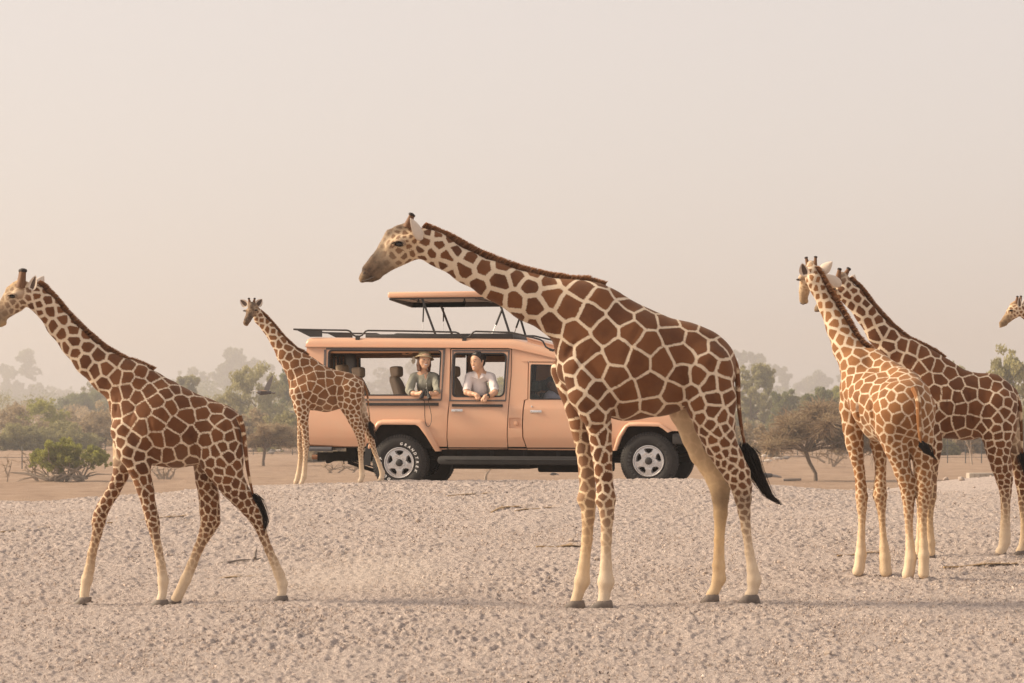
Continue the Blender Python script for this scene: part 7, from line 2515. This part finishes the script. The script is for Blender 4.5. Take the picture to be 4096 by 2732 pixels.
make_horn(g.root, g.P(4080, 1206, .04), g.P(4084, 1183, .045), 6.5 * g.px, 4.6 * g.px, 5.5 * g.px)
make_ear(g.root, g.P(4079, 1230, -.07), g.P(4077, 1188, -.12), .06, (-.3, -1, 0), .3)
make_ear(g.root, g.P(4092, 1222, .07), g.P(4104, 1192, .12), .06, (-.5, .8, 0), .3)
g.eye(4045, 1243, -.075, 7, (-.35, -1, 0))
g.mane([(4096, 1212, 0), (4130, 1240, 0), (4185, 1292, 0), (4260, 1348, 0), (4345, 1392, 0), (4400, 1418, 0)], .04, 900)
g.tail([(4705, 1530), (4730, 1600), (4735, 1700)], .022, .010, [(4735, 1696, 6), (4738, 1740, 14), (4748, 1800, 5)], .009, 120)
# ================================================================== small things on the ground, fences, birds
m_wood = simple_mat('grey_wood', (.20, .165, .14), .9, var=.3, scale=20, bumps=.4)
m_straw2 = simple_mat('dry_palm', (.40, .27, .145), .85, var=.25, scale=30)
m_conc = simple_mat('concrete', (.37, .315, .26), .9, var=.15, scale=8, bumps=.3)
m_post = simple_mat('fence_post', (.07, .07, .065), .7, var=.2)
m_bird_d = simple_mat('dark_feathers', (.035, .033, .035), .7, var=.35, scale=20)
m_bird_g = simple_mat('grey_feathers', (.22, .20, .19), .8, var=.3, scale=30)
m_bird_w = simple_mat('pale_feathers', (.62, .56, .50), .8, var=.15, scale=30)
m_beak = simple_mat('beak', (.25, .16, .08), .6)


def on_ground(px, py, d0=None):
    """the point of the ground seen at a pixel"""
    best = None
    for k in range(400):
        d = (14.5 + .05 * k) if d0 is None else d0 * (.8 + .001 * k)
        p = W(px, py, d)
        if p.z <= gzf(p.x, d): best = p; break
    if best is None: best = W(px, py, d0 or 25)
    best.z = gzf(best.x, best.y)
    return best


def frond(name, label, a, b_, thick, n, seed, mat=m_straw2, cat='palm frond', group='dry palm fronds on the gravel', curl=.0, spread=.05):
    """a fallen frond or stick lying on the gravel from pixel a to pixel b"""
    rng = np.random.default_rng(seed)
    A, B = on_ground(*a), on_ground(*b_)
    c = (A + B) / 2
    root = empty(name, c); tag(root, label, cat, group)
    m = MB()
    L = (B - A).length
    pts = []
    for i in range(9):
        t = i / 8
        p = A.lerp(B, t); p.y += curl * math.sin(math.pi * t)
        p.z = gzf(p.x, p.y) + .012 + .005 * math.sin(9 * t + seed)
        pts.append(p - c)
    m.tube(pts, list(np.linspace(thick * .75, thick * .3, 9)), 6)
    m.build('stalk', mat, root)
    if n:
        V_, F_ = [], []
        for k in range(n):
            t = rng.random() * .75 + .2
            i = min(7, int(t * 8)); p = pts[i].lerp(pts[i + 1], t * 8 - i)
            d = (pts[i + 1] - pts[i]).normalized()
            s = 1 if k % 2 else -1
            e = p + d * (.10 + .12 * rng.random()) + Vector((-d.y, d.x, 0)) * s * spread * (.5 + rng.random()) + Vector((0, 0, rng.normal() * .012))
            wv = Vector((0, 0, 1)).cross(e - p).normalized() * .006
            b0 = len(V_); V_ += [p - wv, p + wv, e + wv * .2, e - wv * .2]; F_.append((b0, b0 + 1, b0 + 2, b0 + 3))
        mesh_np('leaflets', [tuple(v) for v in V_], F_, root, mat)
    return root


frond('palm_frond', 'long thin dry frond on the gravel at the picture edge', (0, 2135), (195, 2112), .010, 30, 1)
frond('palm_frond', 'long thin dry frond lying behind the forelegs of the striding giraffe', (430, 2098), (755, 2064), .010, 44, 2)
frond('palm_frond', 'dry frond on the gravel below the grey stick', (825, 2325), (1000, 2308), .011, 30, 3)
frond('palm_frond', 'dark dry frond lying on the slope under the passenger door', (1790, 1987), (1945, 1978), .009, 20, 4)
frond('palm_frond', 'curled dry frond lying on the slope left of the largest giraffe', (1965, 2054), (2075, 2032), .016, 50, 5, curl=.25)
frond('palm_frond', 'straight dry frond just beside the curled one', (2060, 2050), (2205, 2036), .012, 30, 6, curl=.08)
frond('palm_frond', 'bundle of straw coloured fronds by the forelegs of the largest giraffe', (2145, 2196), (2300, 2188), .016, 120, 7, spread=.07)
frond('palm_frond', 'dry frond lying behind the legs of the golden brown giraffe', (3350, 2232), (3520, 2212), .012, 40, 8)
frond('palm_frond', 'long reddish frond on the gravel below the dark brown giraffe', (3775, 2276), (4070, 2258), .014, 90, 9, spread=.04)
s = frond('stick', 'grey forked stick lying on the gravel beside the hind leg of the striding giraffe', (885, 2256), (1045, 2238), .017, 0, 10, m_wood, 'stick', None)
A = on_ground(1020, 2242)
m = MB(); m.tube([A - s.location + Vector((0, 0, .02)), A - s.location + Vector((.0, .03, .07)), A - s.location + Vector((.01, .05, .10))], [.018, .014, .008], 6); m.build('stub', m_wood, s)

# log and concrete block on the plain
p = W(3170, 1925, 160); z0 = gzf(p.x, 160)
lg = empty('log', (p.x, 160, z0)); tag(lg, 'brown log lying on the sand beside the flat topped acacia', 'log')
m = MB(); m.tube([(-.60, 0, .08), (0, .02, .10), (.58, 0, .12)], [.09, .10, .085], 10); m.build('trunk', m_wood, lg)
p = W(3940, 1905, 56); zb = gzf(p.x, 56)
zt = W(3940, 1892, 56).z
ck = empty('concrete_block', (p.x, 56, zt - .9)); tag(ck, 'long pale concrete block behind the rubble under the dark brown giraffe', 'concrete block')
m = MB(); m.box((-.40, -.2, 0), (.26, .2, .9), 0, .01); m.build('block', m_conc, ck)
m = MB(); m.box((.262, -.2, 0), (.44, .2, .885), 0, .01); m.build('end_block', m_post, ck)
for k in range(4):
    m = MB(); m.box((-.28 + k * .13, -.206, .02), (-.274 + k * .13, -.199, .89)); m.build('groove', m_wood, ck)


# fences: posts with wires between them
def fence(name, label, xs, py_b, py_t, d, wires, mesh_=False, group=None):
    d = d * KB
    pts = [W(x, py_b, d) for x in xs]
    x0 = sum(p.x for p in pts) / len(pts)
    z0 = gzf(x0, d)
    root = empty(name, (x0, d, z0)); tag(root, label, 'fence', group)
    h = (py_b - py_t) / FPX * d
    for p in pts:
        z = gzf(p.x, d) - z0
        m = MB(); m.tube([(p.x - x0, 0, z - .1), (p.x - x0, 0, z + h)], .05, 6); m.build('post', m_post, root)
    for k in range(wires):
        t = (k + .5) / wires
        m = MB(); m.tube([(p.x - x0, -.04, gzf(p.x, d) - z0 + h * t) for p in pts], .022, 4); m.build('wire', m_post, root)
    return root


fence('mesh_fence', 'tall wire fence in front of the dry thicket below the dark brown giraffe', (3560, 3620, 3790, 3862, 3926, 4010, 4083, 4160), 1832, 1640, 122, 4)
fence('wire_fence', 'low wire fence behind the acacia on the plain', (3000, 3070, 3128, 3190, 3250, 3310, 3380, 3450), 1830, 1795, 140, 2)
fence('wire_fence', 'low wire fence behind the small dry acacia', (960, 1013, 1090, 1170, 1240), 1805, 1778, 145, 2)
fence('wire_fence', 'thin post fence behind the bright green bush', (-40, 88, 230, 420), 1882, 1790, 108, 1)


# birds
def bird(name, label, px, py, d, L, mats, seed, head_dir=-1, stand=True, tail=.6, neck=.5, group=None):
    """standing bird: body, bent neck and head with beak, two legs, tail"""
    d = d * KB; L = L * KB
    p = W(px, py, d); z0 = gzf(p.x, d)
    root = empty(name, (p.x, d, z0)); tag(root, label, 'bird', group)
    S = SDF(); h = L * .42
    hd = head_dir
    S.cone((hd * L * .18, 0, h), (-hd * L * .22, 0, h * 1.02), L * .17, L * .12, .9, L * .05)
    S.cone((hd * L * .25, 0, h * 1.1), (hd * L * .36, 0, h * (1.1 + neck)), L * .085, L * .05, 1, L * .04)
    S.cone((hd * L * .36, 0, h * (1.1 + neck)), (hd * L * .44, 0, h * (1.1 + neck)), L * .06, L * .045, 1, L * .03)
    V_, F_ = S.mesh(L * .03, 1)
    mesh_np('body', V_, F_, root, mats[0], True)
    m = MB(); m.tube([(-hd * L * .22, 0, h * 1.02), (-hd * L * (.3 + tail * .5), 0, h * .9), (-hd * L * (.3 + tail), 0, h * .75)], [L * .09, L * .075, L * .03], 8, 0, True, .5); m.build('tail', mats[1], root)
    m = MB(); m.tube([(hd * L * .47, 0, h * (1.1 + neck)), (hd * L * .58, 0, h * (1.05 + neck))], [L * .022, L * .006], 6); m.build('beak', m_beak, root)
    for s in (-1, 1):
        m = MB(); m.tube([(0, s * L * .06, h * .8), (-hd * L * .03, s * L * .06, h * .4), (0, s * L * .06, 0), (hd * L * .08, s * L * .06, 0)], L * .018, 5); m.build('leg', m_beak, root)
    return root


bird('peahen', 'dark bird with a long tail pecking on the sand beside the tail tuft', 3068, 1892, 86, .62, (m_bird_d, m_bird_g), 1, -1, neck=-.25, tail=.55)
bird('guineafowl', 'dark round bird on the sand seen under the car doors', 2215, 1915, 92, .34, (m_bird_d, m_bird_g), 2, -1, neck=-.2, tail=.3)
GS = 'small pale birds resting on the far sand'
for k, (x, y, dd, hdir, lab) in enumerate(((3060, 1838, 128, -1, 'pale bird resting farthest along the sand beside the tail tuft'), (3095, 1826, 138, 1, 'pale upright bird standing by the low wire fence'), (3108, 1842, 122, -1, 'grey bird sitting just before the low wire fence'),
                             (3142, 1840, 124, 1, 'pale bird sitting left of the acacia branch tips'), (3070, 1846, 116, 1, 'grey bird on the sand nearest the tail tuft'), (1090, 1802, 150, -1, 'pale bird by the fence behind the small acacia'), (1112, 1800, 150, 1, 'grey bird next to the fence behind the small acacia'), (1085, 1806, 142, 1, 'pale bird under the crown of the small acacia'))):
    bird('resting_bird', lab, x, y, dd, .50, (m_bird_w if k % 2 == 0 else m_bird_g, m_bird_g), 10 + k, hdir, neck=(.5 if k == 1 else -.05), tail=.22, group=GS)

# the pigeon in flight
m_bird_f = simple_mat('slate_feathers', (.09, .082, .085), .75, var=.3, scale=30)
c = W(1064, 1571, 50)
pg = empty('flying_bird', c); tag(pg, 'grey bird in flight with raised wings in front of the willow like tree', 'bird')
S = SDF()
S.cone((-.10, 0, 0), (.08, 0, .005), .052, .035, .9, .02); S.cone((-.15, 0, .012), (-.15, 0, .012), .036, .036, 1, .02)
V_, F_ = S.mesh(.009, 1); mesh_np('body', V_, F_, pg, m_bird_f, True)
m = MB(); m.tube([(.07, 0, 0), (.14, 0, -.008), (.19, 0, -.012)], [.03, .045, .05], 8, 0, True, 1.0)
for i, v in enumerate(m.v): m.v[i] = (v[0], v[1], v[2] * .35)
m.build('tail', m_bird_f, pg)
for (tip, mt, side) in (((.13, .05, .36), m_bird_g, 1), ((-.30, -.25, .02), m_bird_w, -1)):
    root_ = Vector((-.03, side * .03, .03)); tip = Vector(tip)
    m = MB(); n = 8; v, f = [], []
    ax = (tip - root_); ch = Vector((1, .1, 0)) if side > 0 else Vector((.9, -.2, .1))
    for i in range(n + 1):
        t = i / n; wd = .075 * (1 - t ** 2.2) + .01
        p = root_ + ax * t + Vector((0, 0, .03 * math.sin(math.pi * t)))
        for th in (.004, -.004): v += [tuple(p - ch * wd * .35 + Vector((0, th, 0))), tuple(p + ch * wd + Vector((0, th, 0)))]
    for i in range(n):
        a = i * 4
        f += [(a, a + 1, a + 5, a + 4), (a + 2, a + 6, a + 7, a + 3), (a, a + 4, a + 6, a + 2), (a + 1, a + 3, a + 7, a + 5)]
    m.add(v, f); m.build('wing', mt, pg)
m = MB(); m.tube([(-.185, 0, .010), (-.21, 0, .004)], [.010, .003], 6); m.build('beak', m_beak, pg)

# stones on the rubble heap and the gravel, each lying on its own
rng = np.random.default_rng(77)
me_list = []
for k in range(4):
    bm = bmesh.new(); bmesh.ops.create_icosphere(bm, subdivisions=2, radius=1)
    for v in bm.verts:
        n = v.co.normalized(); v.co = n * (.75 + .5 * float(vnoise(np.array([n.x * 1.7 + k * 5]), np.array([n.y * 1.7]), np.array([n.z * 1.7 + 9]), seed=k)[0] + .3)); v.co.z *= .7
    me = bpy.data.meshes.new('stone'); bm.to_mesh(me); bm.free(); me.materials.append(m_conc); me_list.append(me)
m_st = simple_mat('field_stone', (.37, .30, .25), .95, var=.25, scale=12, bumps=.4)
for me in me_list: me.materials[0] = m_st
_used = {}
for k in range(46):
    if k < 30: x, y = 5.3 + rng.random() * 4.2, 37 + rng.random() * 6; r = .025 + .045 * rng.random() ** 2
    else: x, y = (rng.random() - .5) * 9, 16.5 + rng.random() * 13; r = .018 + .022 * rng.random()
    o = bpy.data.objects.new('stone', me_list[k % 4]); COL.objects.link(o)
    o.location = (x, y, gzf(x, y) + r * .35); o.scale = (r, r * .85, r); o.rotation_euler = (rng.normal() * .3, rng.normal() * .3, rng.random() * 6)
    tag(o, 'rough tan stone among the rubble at the far edge of the gravel' if k < 30 else 'fist sized tan stone lying loose on the near gravel', 'stone', 'stones on the rubble heap' if k < 30 else 'loose stones on the near gravel')

# ================================================================== the dusty air
hz = MB(); hz.box((-1100, -110, -6.5), (1100, 2700, 86))
m_haze = bpy.data.materials.new('haze'); m_haze.use_nodes = True
nt = m_haze.node_tree; nt.nodes.clear()
o_ = nt.nodes.new('ShaderNodeOutputMaterial'); pv = nt.nodes.new('ShaderNodeVolumePrincipled')
pv.inputs['Color'].default_value = (.69, .685, .695, 1)
pv.inputs['Density'].default_value = .00070
pv.inputs['Anisotropy'].default_value = .35
nt.links.new(pv.outputs[0], o_.inputs['Volume'])
haze = hz.build('haze', m_haze, None, False)
tag(haze, kind='stuff')

# a low puff of dust behind the striding giraffe
dm = MB(); dm.ball((0, 0, 0), (1.25, .75, .30), 24, 14)
m_dust = bpy.data.materials.new('dust'); m_dust.use_nodes = True
nt = m_dust.node_tree; nt.nodes.clear()
o_ = nt.nodes.new('ShaderNodeOutputMaterial'); pv = nt.nodes.new('ShaderNodeVolumePrincipled')
pv.inputs['Color'].default_value = (.92, .82, .72, 1)
tc = nd(nt, 'ShaderNodeTexCoord').outputs['Object']
mp_ = nd(nt, 'ShaderNodeMapping'); mp_.inputs['Scale'].default_value = (1 / 1.25, 1 / .75, 1 / .30); nt.links.new(tc, mp_.inputs[0])
gr = nd(nt, 'ShaderNodeTexGradient'); gr.gradient_type = 'SPHERICAL'; nt.links.new(mp_.outputs[0], gr.inputs[0])
nz_ = noise(nt, tc, 2.6, 4, .6)
nt.links.new(mth(nt, 'MULTIPLY', mth(nt, 'MULTIPLY', gr.outputs['Fac'], ramp(nt, nz_, [(.35, (0, 0, 0)), (.7, (1, 1, 1))])), .85), pv.inputs['Density'])
nt.links.new(pv.outputs[0], o_.inputs['Volume'])
dust = dm.build('dust_cloud', m_dust, None, True)
dc = W(1420, 2345, 20.6); dust.location = (dc.x, 20.6, gzf(dc.x, 20.6) + .14)
tag(dust, kind='stuff')
